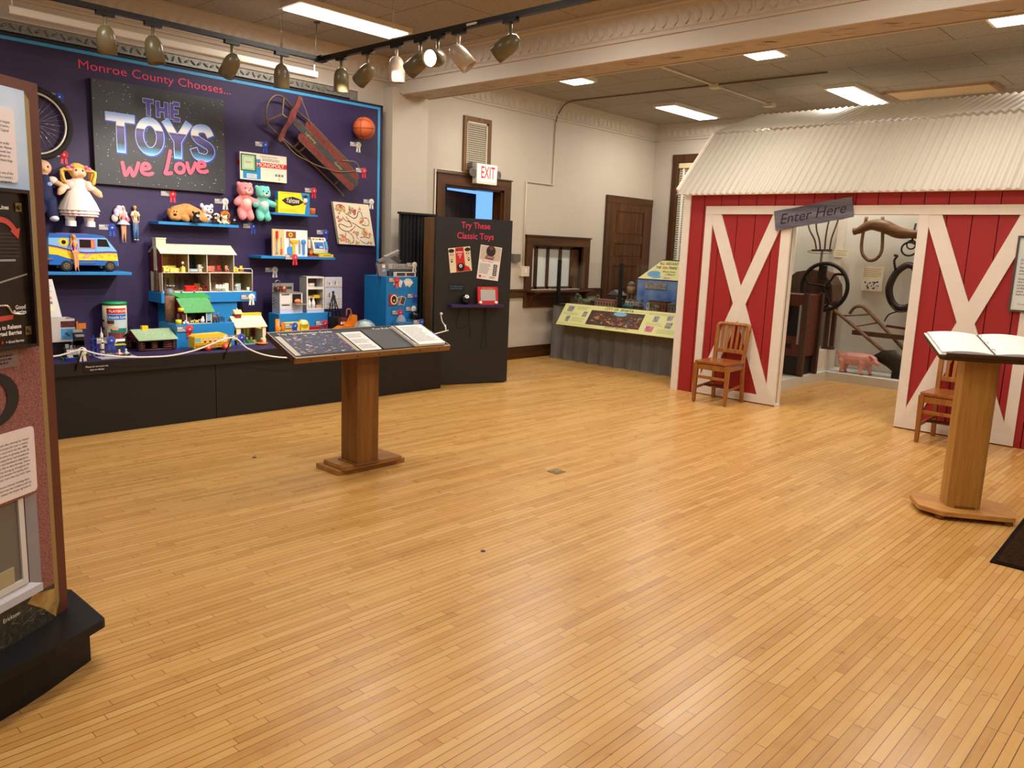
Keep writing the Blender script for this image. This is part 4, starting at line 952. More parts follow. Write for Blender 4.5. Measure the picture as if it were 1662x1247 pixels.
def yellow_game():
    t = thing('dice_game_box', 'yellow and blue game box reading Yahtzee on the short shelf', 'board game', wloc(4.62, 1.854, .13)); z = .1705
    Y = mat('game_yellow', (248, 224, 40), .45); Bq = mat('game_blue', (30, 140, 204), .45)
    b = wb(); b.box((4.434, 1.854, .11), (4.805, 2.068, .17), Y); b.build('box', t)
    b = wb(); b.quad([(4.745, 1.854, z), (4.805, 1.854, z), (4.805, 2.066, z), (4.70, 2.066, z), (4.72, 2.0, z), (4.76, 1.96, z)], Bq); b.quad([(4.434, 1.984, .1704), (4.4335, 2.068, .1704), (4.4335, 2.068, .11), (4.4335, 1.984, .11)], MATS['game_blue'])
    P = [(4.473, 1.981), (4.52, 2.008), (4.60, 2.025), (4.68, 2.008), (4.735, 1.976), (4.68, 1.945), (4.60, 1.93), (4.52, 1.95)]; b.quad([(x, y, z + .0004) for x, y in P], mat('game_brown_black', (40, 24, 10), .5))
    b.disc(4.755, 2.0, z + .0006, .024, PAPER, 14); b.quad([(4.715, 2.036, z + .0008), (4.765, 2.05, z + .0008), (4.79, 2.03, z + .0008), (4.75, 2.018, z + .0008)], INK); b.quad([(4.73, 1.968, z + .0008), (4.77, 1.968, z + .0008), (4.765, 1.952, z + .0008), (4.735, 1.955, z + .0008)], RED)
    b.lines(4.455, 1.862, 4.70, 1.90, 3, z + .0004, mat('game_gold_print', (222, 178, 30), .5)); b.lines(4.47, 2.045, 4.62, 2.062, 1, z + .0004, mat('game_gold_print', (222, 178, 30), .5)); b.build('printed_lid', t)
    b = wb(); b.text('Yahtzee', .07, PAPER, 4.604, 1.962, z + .0012, 'c', shear=.25, bold=.006, width=.15); b.build('lettering', t)
    b = wb(); b.lathe([(0, 0), (.030, 0), (.036, .01), (.039, .055), (.036, .068), (.033, .064), (.030, .05), (0, .048)], mat('orange_cup', (214, 104, 40), .5, var=.15, vs=20), 18, M=TR(4.845, 1.854, .15, 0, R(-90)))
    k = b.build('dice_cup_body', None, loc=wloc(4.845, 1.854, .15)); tag(k, 'small orange dice cup beside the yellow game box', 'cup'); k.name = 'dice_cup'
yellow_game()
def tool_kit():
    t = thing('toy_tool_kit', 'open white toy tool kit with coloured tools on the shelf', 'toy tool kit', wloc(4.56, 1.413, .15))
    W = mat('kit_white_print', (244, 240, 236), .5)
    b = wb(); b.prism([(4.345, .185), (4.52, .12), (4.522, .135), (4.349, .20)], 1.413, 1.687, mat('kit_tan', (236, 200, 140), .5), M=Matrix(((1, 0, 0, 0), (0, 0, 1, 0), (0, 1, 0, 0), (0, 0, 0, 1)))); b.build('side_panel', t)
    b = wb(); b.prism([(4.522, .12), (4.775, .16), (4.773, .175), (4.52, .135)], 1.413, 1.687, W, M=Matrix(((1, 0, 0, 0), (0, 0, 1, 0), (0, 1, 0, 0), (0, 0, 0, 1)))); b.build('back_panel', t)
    A = fr((4.349, 1.413, .2005), (.173, 0, -.065), (0, 1, 0)); C = fr((4.52, 1.413, .1355), (.253, 0, .04), (0, 1, 0))
    def q(nm, F, fn):
        b = B(WT @ F); fn(b); b.build(nm, t)
    Bt = mat('tool_blue', (70, 150, 220), .4); Or = mat('tool_orange', (240, 96, 40), .4); Yl = mat('tool_yellow', (244, 190, 30), .4)
    def f1(b): b.rbox((.045, .175, 0), (.075, .255, .012), .012, RED, axis=2); b.rect(.048, .11, .056, .175, .004, GREY); b.rect(.064, .11, .072, .175, .004, GREY); b.tube(catmull([(.05, .12, .004), (.06, .07, .004), (.045, .02, .004)], 4), .006, Bt, 6); b.tube(catmull([(.07, .12, .004), (.06, .07, .004), (.075, .02, .004)], 4), .006, Yl, 6)
    q('pliers', A, f1)
    def f2(b): b.rbox((.115, .015, 0), (.14, .075, .012), .01, Or, axis=2); b.box((.125, .075, .002), (.130, .19, .008), GREY); b.rect(.03, .0, .035, .2, .001, Or)
    q('screwdriver', A, f2)
    def f3(b): b.box((.02, .19, 0), (.125, .255, .006), mat('kit_brown', (150, 70, 40), .5)); b.disc(.068, .222, .0065, .024, Yl, 16); b.disc(.068, .222, .007, .009, INK, 10)
    q('tape_measure', C, f3)
    def f4(b): b.rbox((.03, .02, 0), (.085, .10, .016), .022, Bt, axis=2); b.box((.052, .10, .003), (.060, .185, .011), GREY)
    q('blue_screwdriver', C, f4)
    def f5(b): b.rbox((.085, .02, 0), (.115, .15, .014), .010, Yl, axis=2); b.rbox((.065, .14, 0), (.15, .17, .018), .012, Yl, axis=2)
    q('hammer', C, f5)
    def f6(b): b.prism([(.158, .03), (.174, .03), (.176, .10), (.168, .175), (.160, .175), (.156, .1)], 0, .008, GREY)
    q('file', C, f6)
    def f7(b):
        b.rbox((.198, .02, 0), (.222, .13, .014), .010, Bt, axis=2); b.lathe([(.012, 0), (.026, 0), (.026, .012), (.012, .012)], Bt, 16, M=Matrix.Translation((.21, .152, 0)))
    q('wrench', C, f7)
tool_kit()
def register():
    z0 = 1.413
    t = thing('toy_cash_register', 'small cream toy cash register beside the toy tool kit', 'toy cash register', wloc(4.9, z0, .15))
    Cm = mat('register_cream', (238, 222, 196), .45); V = Matrix(((0, 0, 1, 0), (0, 1, 0, 0), (1, 0, 0, 0), (0, 0, 0, 1)))
    b = wb(); b.prism([(.05, z0 + .035), (.20, z0 + .035), (.205, z0 + .075), (.18, z0 + .15), (.15, z0 + .205), (.05, z0 + .205)], 4.83, 5.01, Cm, M=V); b.build('body', t)
    b = wb()
    for i, m in enumerate((ORANGE, YELLOW, mat('register_brown', (120, 50, 20), .4), mat('register_pink', (222, 130, 150), .4))): b.ball((4.855 + i * .04, z0 + .188, .163), (.014, .009, .01), m, 10)
    b.build('coin_keys', t)
    F = fr((4.85, z0 + .085, .2025), (1, 0, 0), (0, .08, -.028)); b = B(WT @ F); b.rect(0, 0, .115, .075, .001, mat('register_window', (50, 110, 190), .2)); b.quad([(.01, .005, .0015), (.055, .005, .0015), (.035, .06, .0015)], mat('register_drawing', (20, 50, 120), .4)); b.rect(.06, .01, .1, .03, .0015, mat('register_glint', (150, 200, 230), .3)); b.build('display_window', t)
    b = B(WT @ F); b.rbox((.125, -.005, -.005), (.155, .085, .018), .01, Bt2 := mat('tool_blue', (70, 150, 220), .4)); b.build('key_column', t)
    b = wb(); b.box((4.83, z0 + .03, .05), (5.03, z0 + .042, .215), mat('register_green', (130, 190, 80), .4)); b.build('green_base', t)
    b = wb(); b.box((4.885, z0, .06), (5.065, z0 + .03, .225), YELLOW); b.lines(4.94, z0 + .008, 5.04, z0 + .022, 1, .2255, mat('register_brown', (120, 50, 20), .4), 0); b.build('drawer', t)
    b = wb(); b.tube([(4.822, z0 + .12, .16), (4.80, z0 + .12, .16), (4.795, z0 + .17, .17)], .007, Cm, 8); b.rbox((4.785, z0 + .09, .15), (4.81, z0 + .18, .175), .008, Cm); b.build('crank', t)
    b = wb(); b.box((4.775, z0, .17), (4.87, z0 + .015, .23), RED); b.disc(4.80, 1.46, .205, .02, ORANGE, 14); b.prism([(4.782, z0 + .015), (4.825, z0 + .015), (4.815, z0 + .06), (4.80, z0 + .075), (4.788, z0 + .06)], .19, .20, mat('register_brown', (120, 50, 20), .4)); b.build('coin_chute', t)
register()

# ================================================================ toys standing on the platform
def block(label, x0, x1, y0, y1, z1, z0=TZ, name='display_block', group='blue display blocks'):
    b = B(); b.box((x0, y0, z0), (x1, y1, z1), BLUE); return one(b, name, label, 'display block', ((x0 + x1) / 2, (y0 + y1) / 2, z0), group, bevel=.002)
block('large blue stand under the tall dollhouse', -7.649, -7.389, 3.24, 3.913, .962)
block('blue slab carrying the dollhouse', -7.649, -7.359, 3.154, 4.104, 1.056, .962, 'display_slab')
block('blue block under the green-roofed toy farm', -7.265, -6.915, 3.083, 3.63, .808)
block('blue block under the toy stove and refrigerator', -7.40, -7.20, 4.263, 4.885, .838)
block('tall blue cabinet block with playing cards, by the black curtain', -7.40, -7.0, 5.463, 5.905, 1.226)

def prismY(b, P, y0, y1, m):      # polygon in (x, z), extruded along y
    return b.prism(P, -y1, -y0, m, M=Matrix(((1, 0, 0, 0), (0, 0, -1, 0), (0, 1, 0, 0), (0, 0, 0, 1))))
def dollhouse():
    F, Bk, Z0, Z1, Z2, XR, ZR = -7.39, -7.635, 1.056, 1.238, 1.418, -7.53, 1.497
    t = thing('dollhouse', 'large open-front dollhouse with pale roof and red gable on the blue slab', 'dollhouse', (-7.5, 3.6, Z0))
    Wh = mat('dollhouse_white', (226, 214, 190), .5); Ex = mat('dollhouse_red_siding', (132, 30, 34), .5)
    b = B()
    for z in (Z0, Z1): b.box((Bk, 3.185, z), (F, 4.084 if z < 1.3 else 4.075, z + .006), Wh)
    b.build('floors', t)
    wp = [mat('wallpaper_' + n, c, .7, c2=c2, vs=70) for n, c, c2 in (('tan', (190, 150, 96), (150, 104, 60)), ('teal', (60, 84, 84), (34, 50, 54)), ('rose', (170, 120, 96), (120, 80, 62)), ('olive', (150, 136, 84), (110, 98, 62)), ('brown', (110, 80, 60), (60, 44, 40)), ('floral', (178, 150, 122), (128, 92, 78)), ('sage', (150, 150, 108), (112, 110, 80)))]
    k = 0
    for (z, ys) in ((Z1, (3.188, 3.433, 3.614, 3.888)), (Z0, (3.188, 3.40, 3.639, 3.873, 4.08))):
        for a, c in zip(ys[:-1], ys[1:]):
            b = B(); b.box((Bk - .003, a, z + .006), (Bk, c, z + .18), wp[k % 7]); b.build('papered_wall', t); k += 1
    for y, z0, z1 in ((3.433, Z1, Z2), (3.614, Z1, Z2), (3.888, Z1, Z2), (3.639, Z0, Z1), (3.873, Z0, Z1), (4.082, Z0, Z1)):
        b = B(); b.box((Bk, y - .003, z0), (F - .004, y + .003, z1), wp[(k + int(y * 90)) % 7]); b.box((F - .004, y - .003, z0), (F, y + .003, z1), Wh); b.build('divider', t)
    b = B(); prismY(b, [(Bk, Z0), (F, Z0), (F, Z2), (XR, ZR - .004), (Bk, Z2)], 3.182, 3.187, Ex)
    prismY(b, [(F + .002, Z0 + .005), (F - .06, Z0 + .005), (F - .075, Z0 + .18), (F + .002, Z1 + .005)], 3.179, 3.1825, Wh); prismY(b, [(Bk, Z0 + .005), (Bk + .05, Z0 + .005), (Bk + .075, Z0 + .18), (Bk, Z1 + .005)], 3.179, 3.1825, Wh)
    for i in range(12): b.box((Bk, 3.1805, Z1 + .02 + i * .014), (F, 3.182, Z1 + .022 + i * .014), mat('siding_line', (84, 16, 22), .6))
    b.build('gable_wall', t)
    St = mat('printed_stone', (150, 120, 84), .7, c2=(96, 70, 44), vs=60)
    b = B(); prismY(b, [(-7.545, Z0 + .005), (-7.485, Z0 + .005), (-7.48, Z0 + .12), (-7.49, Z0 + .2), (-7.54, Z0 + .2), (-7.55, Z0 + .12)], 3.170, 3.181, St)
    prismY(b, [(-7.54, Z0 + .2), (-7.49, Z0 + .2), (-7.495, ZR - .02), (-7.535, ZR - .02)], 3.170, 3.181, Wh)
    b.box((-7.555, 3.172, ZR - .045), (-7.475, 3.262, 1.556), mat('chimney_cream', (222, 210, 176), .5)); b.box((-7.56, 3.168, 1.546), (-7.47, 3.266, 1.557), mat('chimney_cream', (222, 210, 176), .5)); b.build('chimney', t)
    Rf = mat('dollhouse_shingles', (206, 204, 180), .6, var=.05, vs=60); b = B()
    for xa, za in ((F + .012, Z2 - .004), (Bk - .008, Z2)):
        b.add([(xa, 3.165, za), (xa, 3.915, za), (XR, 3.93, ZR), (XR, 3.18, ZR), (xa, 3.165, za + .006), (xa, 3.915, za + .006), (XR, 3.93, ZR + .006), (XR, 3.18, ZR + .006)], [(3, 2, 1, 0), (4, 5, 6, 7), (0, 1, 5, 4), (1, 2, 6, 5), (2, 3, 7, 6), (3, 0, 4, 7)], Rf)
    r = random.Random(9); dk = mat('shingle_mark', (96, 98, 84), .7)
    Q = fr((F + .012, 3.165, Z2 + .0025), (0, 1, 0), (XR - F - .012, 0, ZR - Z2 + .004)); b.T = Q
    for i in range(40):
        x, y = r.uniform(.03, .72), r.uniform(.012, .15); b.rect(x, y, x + r.uniform(.006, .02), y + .004, .0006, dk)
    b.build('roof', t)
    b = B(); b.tube([(F, 3.89, Z1 + .045), (F, 4.07, Z1 + .045), (F, 4.082, Z1 + .03), (F, 4.082, Z0)], .004, Wh, 6); b.build('terrace_rail', t)
    b = B(); dkp = mat('printed_door_dark', (52, 44, 44), .5)
    for y, z, w, h in ((3.22, Z0, .035, .12), (3.275, Z0, .03, .12), (3.33, Z0, .02, .11), (3.44, Z0, .03, .12), (3.50, Z0, .025, .1), (3.20, Z1 + .06, .03, .08), (3.47, Z1 + .05, .07, .12), (3.53, Z1 + .1, .02, .07)): b.box((Bk, y, z + .01), (Bk + .0012, y + w, z + .01 + h), dkp)
    b.box((Bk, 3.29, Z1 + .07), (Bk + .0014, 3.345, Z1 + .14), mat('printed_yellow_picture', (206, 176, 90), .6)); b.build('printed_windows', t)
    # the furniture, each piece its own thing
    Yl = mat('furniture_yellow', (244, 220, 110), .4); Pk = mat('furniture_salmon', (226, 140, 120), .4); Rdm = mat('furniture_red', (206, 30, 24), .4); Iv = mat('furniture_ivory', (236, 228, 206), .4); Lb = mat('furniture_pale_blue', (170, 186, 196), .4); Br = mat('furniture_brown', (140, 90, 40), .4)
    def piece(nm, label, cat, x, y, z, fn, m):
        b = B(TR(x, y, z)); fn(b, m); one(b, nm, label, cat, (x, y, z), 'doll furniture')
    def sofa(w):
        def f(b, m): b.box((-.025, -w, .008), (.025, w, .03), m); b.box((-.025, -w, .03), (-.012, w, .055), m); b.box((-.025, -w, .03), (.025, -w + .012, .045), m); b.box((-.025, w - .012, .03), (.025, w, .045), m); [b.box((x - .004, y - .004, 0), (x + .004, y + .004, .008), m) for x in (-.02, .02) for y in (-w + .006, w - .006)]
        return f
    def chair(b, m):
        b.box((-.014, -.014, .028), (.014, .014, .032), m); b.box((-.014, -.014, .032), (-.010, .014, .065), m); [b.cyl((x, y, 0), (x, y, .028), .0025, m, n=6) for x in (-.011, .011) for y in (-.011, .011)]
    def table(b, m):
        b.box((-.025, -.035, .038), (.025, .035, .043), m); [b.cyl((x, y, 0), (x, y, .038), .003, m, n=6) for x in (-.02, .02) for y in (-.03, .03)]
    def cabinet(h, w=.02):
        def f(b, m): b.box((-.018, -w, 0), (.018, w, h), m); b.box((.018, -w + .003, .004), (.020, -.001, h - .004), m); b.box((.018, .001, .004), (.020, w - .003, h - .004), m)
        return f
    def lamp(b, m): b.cyl((0, 0, 0), (0, 0, .006), .008, m, n=10); b.cyl((0, 0, .006), (0, 0, .03), .002, m, n=6); b.lathe([(.014, .026), (.009, .048)], m, 12)
    def bed(b, m): b.box((-.04, -.045, .01), (.03, .045, .03), m); b.box((-.045, -.045, 0), (-.04, .045, .055), m); b.box((.03, -.045, 0), (.034, .045, .036), m)
    u, l = Z1 + .0065, Z0 + .0065
    piece('toy_armchair', 'yellow toy armchair in the upper left dollhouse room', 'toy armchair', -7.42, 3.225, u, sofa(.026), Yl)
    piece('toy_footstool', 'small yellow toy stool in front of the upstairs armchair', 'toy stool', -7.41, 3.28, u, lambda b, m: (b.box((-.016, -.022, .01), (.016, .022, .028), m), [b.cyl((x, y, 0), (x, y, .01), .003, m, n=6) for x in (-.012, .012) for y in (-.018, .018)]), Yl)
    piece('toy_bed', 'yellow toy bed in the upper left dollhouse room', 'toy bed', -7.50, 3.335, u, bed, Yl)
    piece('toy_nightstand', 'yellow toy nightstand under the tiny lamp', 'toy nightstand', -7.43, 3.395, u, cabinet(.05, .015), Yl)
    piece('toy_lamp', 'tiny toy lamp with white shade upstairs in the dollhouse', 'toy lamp', -7.43, 3.395, u + .0502, lamp, Iv)
    piece('toy_bathtub', 'pale blue toy bathtub in the middle upstairs room', 'toy bathtub', -7.45, 3.50, u, lambda b, m: (b.rbox((-.03, -.045, .006), (.03, .045, .03), .02, m), b.cyl((0, .03, 0), (0, .03, .006), .01, m, n=8), b.cyl((0, -.03, 0), (0, -.03, .006), .01, m, n=8)), Lb)
    piece('toy_sink', 'ivory toy washstand in the middle upstairs room', 'toy sink', -7.42, 3.565, u, lambda b, m: (b.cyl((0, 0, 0), (0, 0, .035), .008, m), b.lathe([(.008, .035), (.024, .045), (.024, .05), (.018, .046)], m, 14)), Iv)
    piece('toy_cabinet', 'ivory toy cabinet against the upstairs divider', 'toy cabinet', -7.50, 3.59, u, cabinet(.07), Iv)
    piece('toy_crib', 'salmon toy crib in the right upstairs room', 'toy crib', -7.43, 3.655, u, lambda b, m: (b.box((-.03, -.03, .015), (.03, .03, .02), m), [b.cyl((x, -.03 + k * .012, 0), (x, -.03 + k * .012, .055), .0022, m, n=5) for x in (-.03, .03) for k in range(6)], [b.box((x - .002, -.03, .053), (x + .002, .03, .057), m) for x in (-.03, .03)]), Pk)
    piece('toy_playpen', 'rose toy dresser in the right upstairs room', 'toy dresser', -7.52, 3.72, u, cabinet(.06, .03), mat('furniture_rose', (190, 90, 84), .4))
    piece('toy_highchair', 'red toy high chair in the right upstairs room', 'toy chair', -7.43, 3.755, u, chair, Rdm)
    piece('toy_rocker', 'salmon toy rocking chair near the upstairs end wall', 'toy chair', -7.43, 3.835, u, lambda b, m: (chair(b, m), [b.tube(catmull([(-.022, y, .004), (0, y, .0), (.022, y, .004)], 3), .002, m, 5) for y in (-.011, .011)]), Pk)
    piece('toy_lounge_chair', 'bright yellow toy garden chair on the dollhouse terrace', 'toy chair', -7.45, 3.93, u, sofa(.024), YELLOW)
    piece('toy_garden_seat', 'second yellow toy garden seat on the terrace by the rail', 'toy chair', -7.42, 3.985, u, chair, YELLOW)
    piece('toy_dining_table', 'dark oval toy table with white dishes in the lower left room', 'toy table', -7.44, 3.275, l, lambda b, m: (b.cyl((0, 0, 0), (0, 0, .045), .006, m), b.lathe([(.045, .045), (.045, .05)], m, 18)), mat('furniture_black', (30, 20, 18), .3))
    piece('toy_dishes', 'white toy tea dishes on the dark toy table', 'toy dishes', -7.44, 3.275, l + .0502, lambda b, m: [(b.lathe([(.004, 0), (.009, .008), (.008, .008)], m, 10, M=TR(x, y, 0))) for x, y in ((-.02, -.02), (.02, -.015), (0, .02), (.02, .025), (0, 0))], PAPER)
    piece('toy_sofa', 'red toy sofa in the middle lower dollhouse room', 'toy sofa', -7.43, 3.465, l, sofa(.055), Rdm)
    piece('toy_side_table', 'tan toy side table at the end of the red toy sofa', 'toy table', -7.41, 3.545, l, lambda b, m: (b.box((-.015, -.015, .03), (.015, .015, .034), m), [b.cyl((x, y, 0), (x, y, .03), .0025, m, n=5) for x in (-.012, .012) for y in (-.012, .012)]), mat('furniture_tan', (220, 176, 110), .4))
    piece('toy_console', 'olive brown toy cabinet at the lower middle room divider', 'toy cabinet', -7.55, 3.58, l, cabinet(.07, .03), Br)
    piece('toy_wing_chair', 'dark red toy chair below the lower divider', 'toy armchair', -7.45, 3.61, l, sofa(.02), mat('furniture_maroon', (120, 24, 26), .4))
    piece('toy_kitchen_table', 'white toy kitchen table in the lower right room', 'toy table', -7.44, 3.755, l, table, Iv)
    for i, (x, y) in enumerate(((-7.40, 3.72), (-7.40, 3.755), (-7.40, 3.79))):
        piece('toy_dining_chair', ('leftmost', 'middle', 'rightmost')[i] + ' of the white toy chairs at the toy kitchen table', 'toy chair', x, y, l, lambda b, m: chair(b, m), Iv)
    piece('toy_refrigerator', 'white toy cupboard right of the toy kitchen table', 'toy cupboard', -7.45, 3.83, l, cabinet(.075), Iv)
    piece('toy_cupboard', 'white toy cupboard left of the toy kitchen table', 'toy cupboard', -7.47, 3.665, l, cabinet(.08, .012), Iv)
    piece('toy_barbecue', 'white toy grill on thin legs in the far right lower room', 'toy grill', -7.42, 3.93, l, lambda b, m: (b.lathe([(.0, .04), (.018, .042), (.022, .055), (.018, .06)], m, 12), [b.cyl((.01 * math.cos(a), .01 * math.sin(a), .042), (.022 * math.cos(a), .022 * math.sin(a), 0), .002, m, n=5) for a in (0, 2.1, 4.2)]), Iv)
    piece('toy_washer', 'pale toy washing machine behind the toy grill', 'toy washing machine', -7.50, 3.98, l, cabinet(.07, .025), Lb)
    piece('toy_trash_can', 'white toy bin at the right end of the lower floor', 'toy bin', -7.41, 4.045, l, lambda b, m: b.lathe([(0, 0), (.012, 0), (.015, .035), (.012, .035), (.010, .003), (0, .003)], m, 12), PAPER)
dollhouse()

def farm():
    X0, X1, Z = -6.945, -7.20, .808
    t = thing('toy_farm', 'toy barn with green speckled roof and grey silo on the blue block', 'toy farm', (-7.07, 3.3, Z))
    Rd = mat('farm_red_print', (136, 28, 36), .5, var=.1, vs=30); Gr = mat('farm_green_roof', (60, 160, 74), .5, c2=(36, 120, 50), vs=120); Wh = MATS['dollhouse_white']
    b = B(); prismY(b, [(X0, Z), (X1, Z), (X1, Z + .12), (X1 + .05, Z + .215), (-7.07, Z + .255), (X0 - .05, Z + .215), (X0, Z + .11)], 3.185, 3.19, Rd); g = b.build('gable_wall', t)
    b = B(); w = mat('farm_white_print', (214, 200, 196), .5, c2=(60, 50, 50), vs=90)
    for x, z, h in ((-6.985, .035, .05), (-7.09, .03, .05), (-7.03, .14, .05)): b.box((x - .028, 3.1835, Z + z), (x + .022, 3.185, Z + z + h), w)
    b.build('printed_windows', g)
    b = B(); prismY(b, [(X0, Z), (X1, Z), (X1, Z + .12), (X1 + .05, Z + .215), (-7.07, Z + .255), (X0 - .05, Z + .215), (X0, Z + .11)], 3.43, 3.435, Rd); b.build('end_wall', t)
    b = B(); b.box((X1, 3.185, Z), (X1 + .004, 3.435, Z + .12), mat('farm_inside', (70, 74, 70), .6)); b.box((X1, 3.185, Z), (X0, 3.435, Z + .003), Wh); b.build('back_and_floor', t)
    b = B()
    for pts in (((X0 + .016, Z + .098), (X0 - .048, Z + .222)), ((X0 - .048, Z + .222), (-7.07, Z + .262)), ((-7.07, Z + .262), (X1 + .048, Z + .222)), ((X1 + .048, Z + .222), (X1 - .012, Z + .105))):
        (xa, za), (xc, zc) = pts
        b.add([(xa, 3.168, za), (xa, 3.452, za), (xc, 3.42, zc), (xc, 3.10 if zc > Z + .24 else 3.125, zc), (xa, 3.168, za + .005), (xa, 3.452, za + .005), (xc, 3.42, zc + .005), (xc, 3.10 if zc > Z + .24 else 3.125, zc + .005)] if za < zc else
              [(xa, 3.18, za), (xa, 3.42, za), (xc, 3.42, zc), (xc, 3.18, zc), (xa, 3.18, za + .005), (xa, 3.42, za + .005), (xc, 3.42, zc + .005), (xc, 3.18, zc + .005)],
              [(3, 2, 1, 0), (4, 5, 6, 7), (0, 1, 5, 4), (1, 2, 6, 5), (2, 3, 7, 6), (3, 0, 4, 7)], Gr)
    b.build('roof', t)
    for y, s in ((3.21, 1), (3.33, 2)):
        b = B(); b.lathe([(.008, 0), (.008, .012), (.012, .014), (0, .024)], CHROME, 10, M=TR(-7.07, y, Z + .266)); b.build('cupola', t)
    b = B(); b.box((X0 - .004, 3.19, Z), (X0, 3.197, Z + .11), Wh); b.box((X0 - .004, 3.375, Z), (X0, 3.382, Z + .11), Wh); b.box((X0 - .003, 3.382, Z + .02), (X0, 3.42, Z + .10), mat('farm_sky_print', (110, 170, 200), .5)); b.box((X0 - .004, 3.42, Z), (X0, 3.428, Z + .11), Wh); b.build('posts', t)
    # silo
    s = thing('toy_silo', 'brown toy silo with grey dome beside the green-roofed toy barn', 'toy silo', (-7.14, 3.135, Z)); b = B(); b.lathe([(.043, 0), (.043, .255)], mat('silo_tan_print', (176, 128, 92), .5, c2=(140, 96, 66), vs=40), 20, M=TR(-7.14, 3.135, Z)); b.build('cylinder', s)
    b = B(); b.ball((-7.14, 3.135, Z + .255), (.045, .045, .052), mat('silo_grey_dome', (110, 112, 122), .45), 16); b.build('dome', s)
    # small stock and fences
    def bit(nm, label, cat, x, y, z, fn, m): q = B(TR(x, y, z)); fn(q, m); return one(q, nm, label, cat, (x, y, z), 'toy farm stock and fences')
    hay = mat('toy_yellow_can', (240, 206, 30), .4)
    cyl = lambda b, m: (b.lathe([(0, 0), (.026, 0), (.026, .04), (.020, .04), (.020, .03), (0, .03)], m, 16))
    bit('toy_tub', 'yellow toy tub standing on the block corner below the silo', 'toy tub', -6.955, 3.125, Z, cyl, hay)
    tb = thing('toy_hayloft_door', 'yellow toy hoist hanging on the red gable of the toy barn', 'toy hoist', (-6.965, 3.165, Z + .115)); q = B(TR(-6.965, 3.155, Z + .112)); q.lathe([(0, 0), (.026, 0), (.026, .03), (0, .032)], hay, 16); q.build('bucket', tb); q = B(); q.box((-6.97, 3.155, Z + .14), (-6.96, 3.186, Z + .146), hay); q.build('arm', tb)
    def beast(b, m):
        b.ball((0, 0, .018), (.010, .018, .010), m, 8); b.ball((0, .022, .026), (.007, .009, .008), m, 8); [b.cyl((x, y, 0), (x, y, .016), .003, m, n=5) for x in (-.006, .006) for y in (-.011, .011)]
    bit('toy_hen', 'white toy hen in front of the red gable', 'toy animal', -6.935, 3.165, Z, lambda b, m: (b.ball((0, 0, .012), (.010, .014, .012), m, 8), b.ball((0, .012, .028), .008, m, 8), b.cyl((0, .018, .028), (0, .026, .027), .003, m, r2=.001, n=5)), PAPER)
    bit('toy_goose', 'second white toy hen nearest the barn doorway', 'toy animal', -6.93, 3.205 - .012, Z, lambda b, m: (b.ball((0, 0, .012), (.010, .014, .012), m, 8), b.ball((0, -.012, .03), .007, m, 8)), PAPER)
    bit('toy_cow', 'tan toy cow lying in the barn doorway', 'toy animal', -6.97, 3.255, Z + .003, beast, mat('toy_tan', (220, 190, 120), .5))
    bit('toy_pig', 'yellow toy calf in the middle of the barn', 'toy animal', -6.965, 3.295, Z + .003, beast, mat('toy_butter', (226, 206, 110), .5))
    bit('toy_sheep', 'white woolly toy sheep at the right of the barn doorway', 'toy animal', -6.955, 3.345, Z + .003, lambda b, m: (b.ball((0, 0, .024), (.016, .02, .022), m, 10), b.ball((0, .004, .05), .012, m, 8)), PAPER)
    bit('toy_trough', 'grey toy trough at the back of the barn', 'toy trough', -7.05, 3.24, Z + .003, lambda b, m: b.box((-.02, -.035, 0), (.02, .035, .05), m), mat('toy_stone', (150, 132, 110), .6))
    fen = mat('toy_dark_fence', (40, 40, 56), .5)
    def fence(b, m):
        for z in (.012, .028, .042): b.box((-.002, -.05, z), (.002, .05, z + .005), m)
        for y in (-.05, 0, .05): b.box((-.003, y - .003, 0), (.003, y + .003, .05), m)
    bit('toy_fence', 'dark toy fence panel right of the toy barn, towards the front', 'toy fence', -6.935, 3.49, Z, fence, fen)
    bit('toy_fence', 'dark toy fence panel right of the toy barn, towards the back', 'toy fence', -7.03, 3.52, Z, fence, fen)
    bit('toy_horse', 'brown toy horse behind the toy fence', 'toy animal', -6.98, 3.47, Z, lambda b, m: (b.ball((0, 0, .05), (.014, .03, .016), m, 8), b.tube([(0, .022, .055), (0, .034, .08), (0, .046, .085)], [.009, .007, .006], m, 6), [b.cyl((x, y, 0), (x, y, .045), .004, m, n=5) for x in (-.008, .008) for y in (-.02, .02)]), mat('toy_brown', (126, 92, 56), .5))
farm()

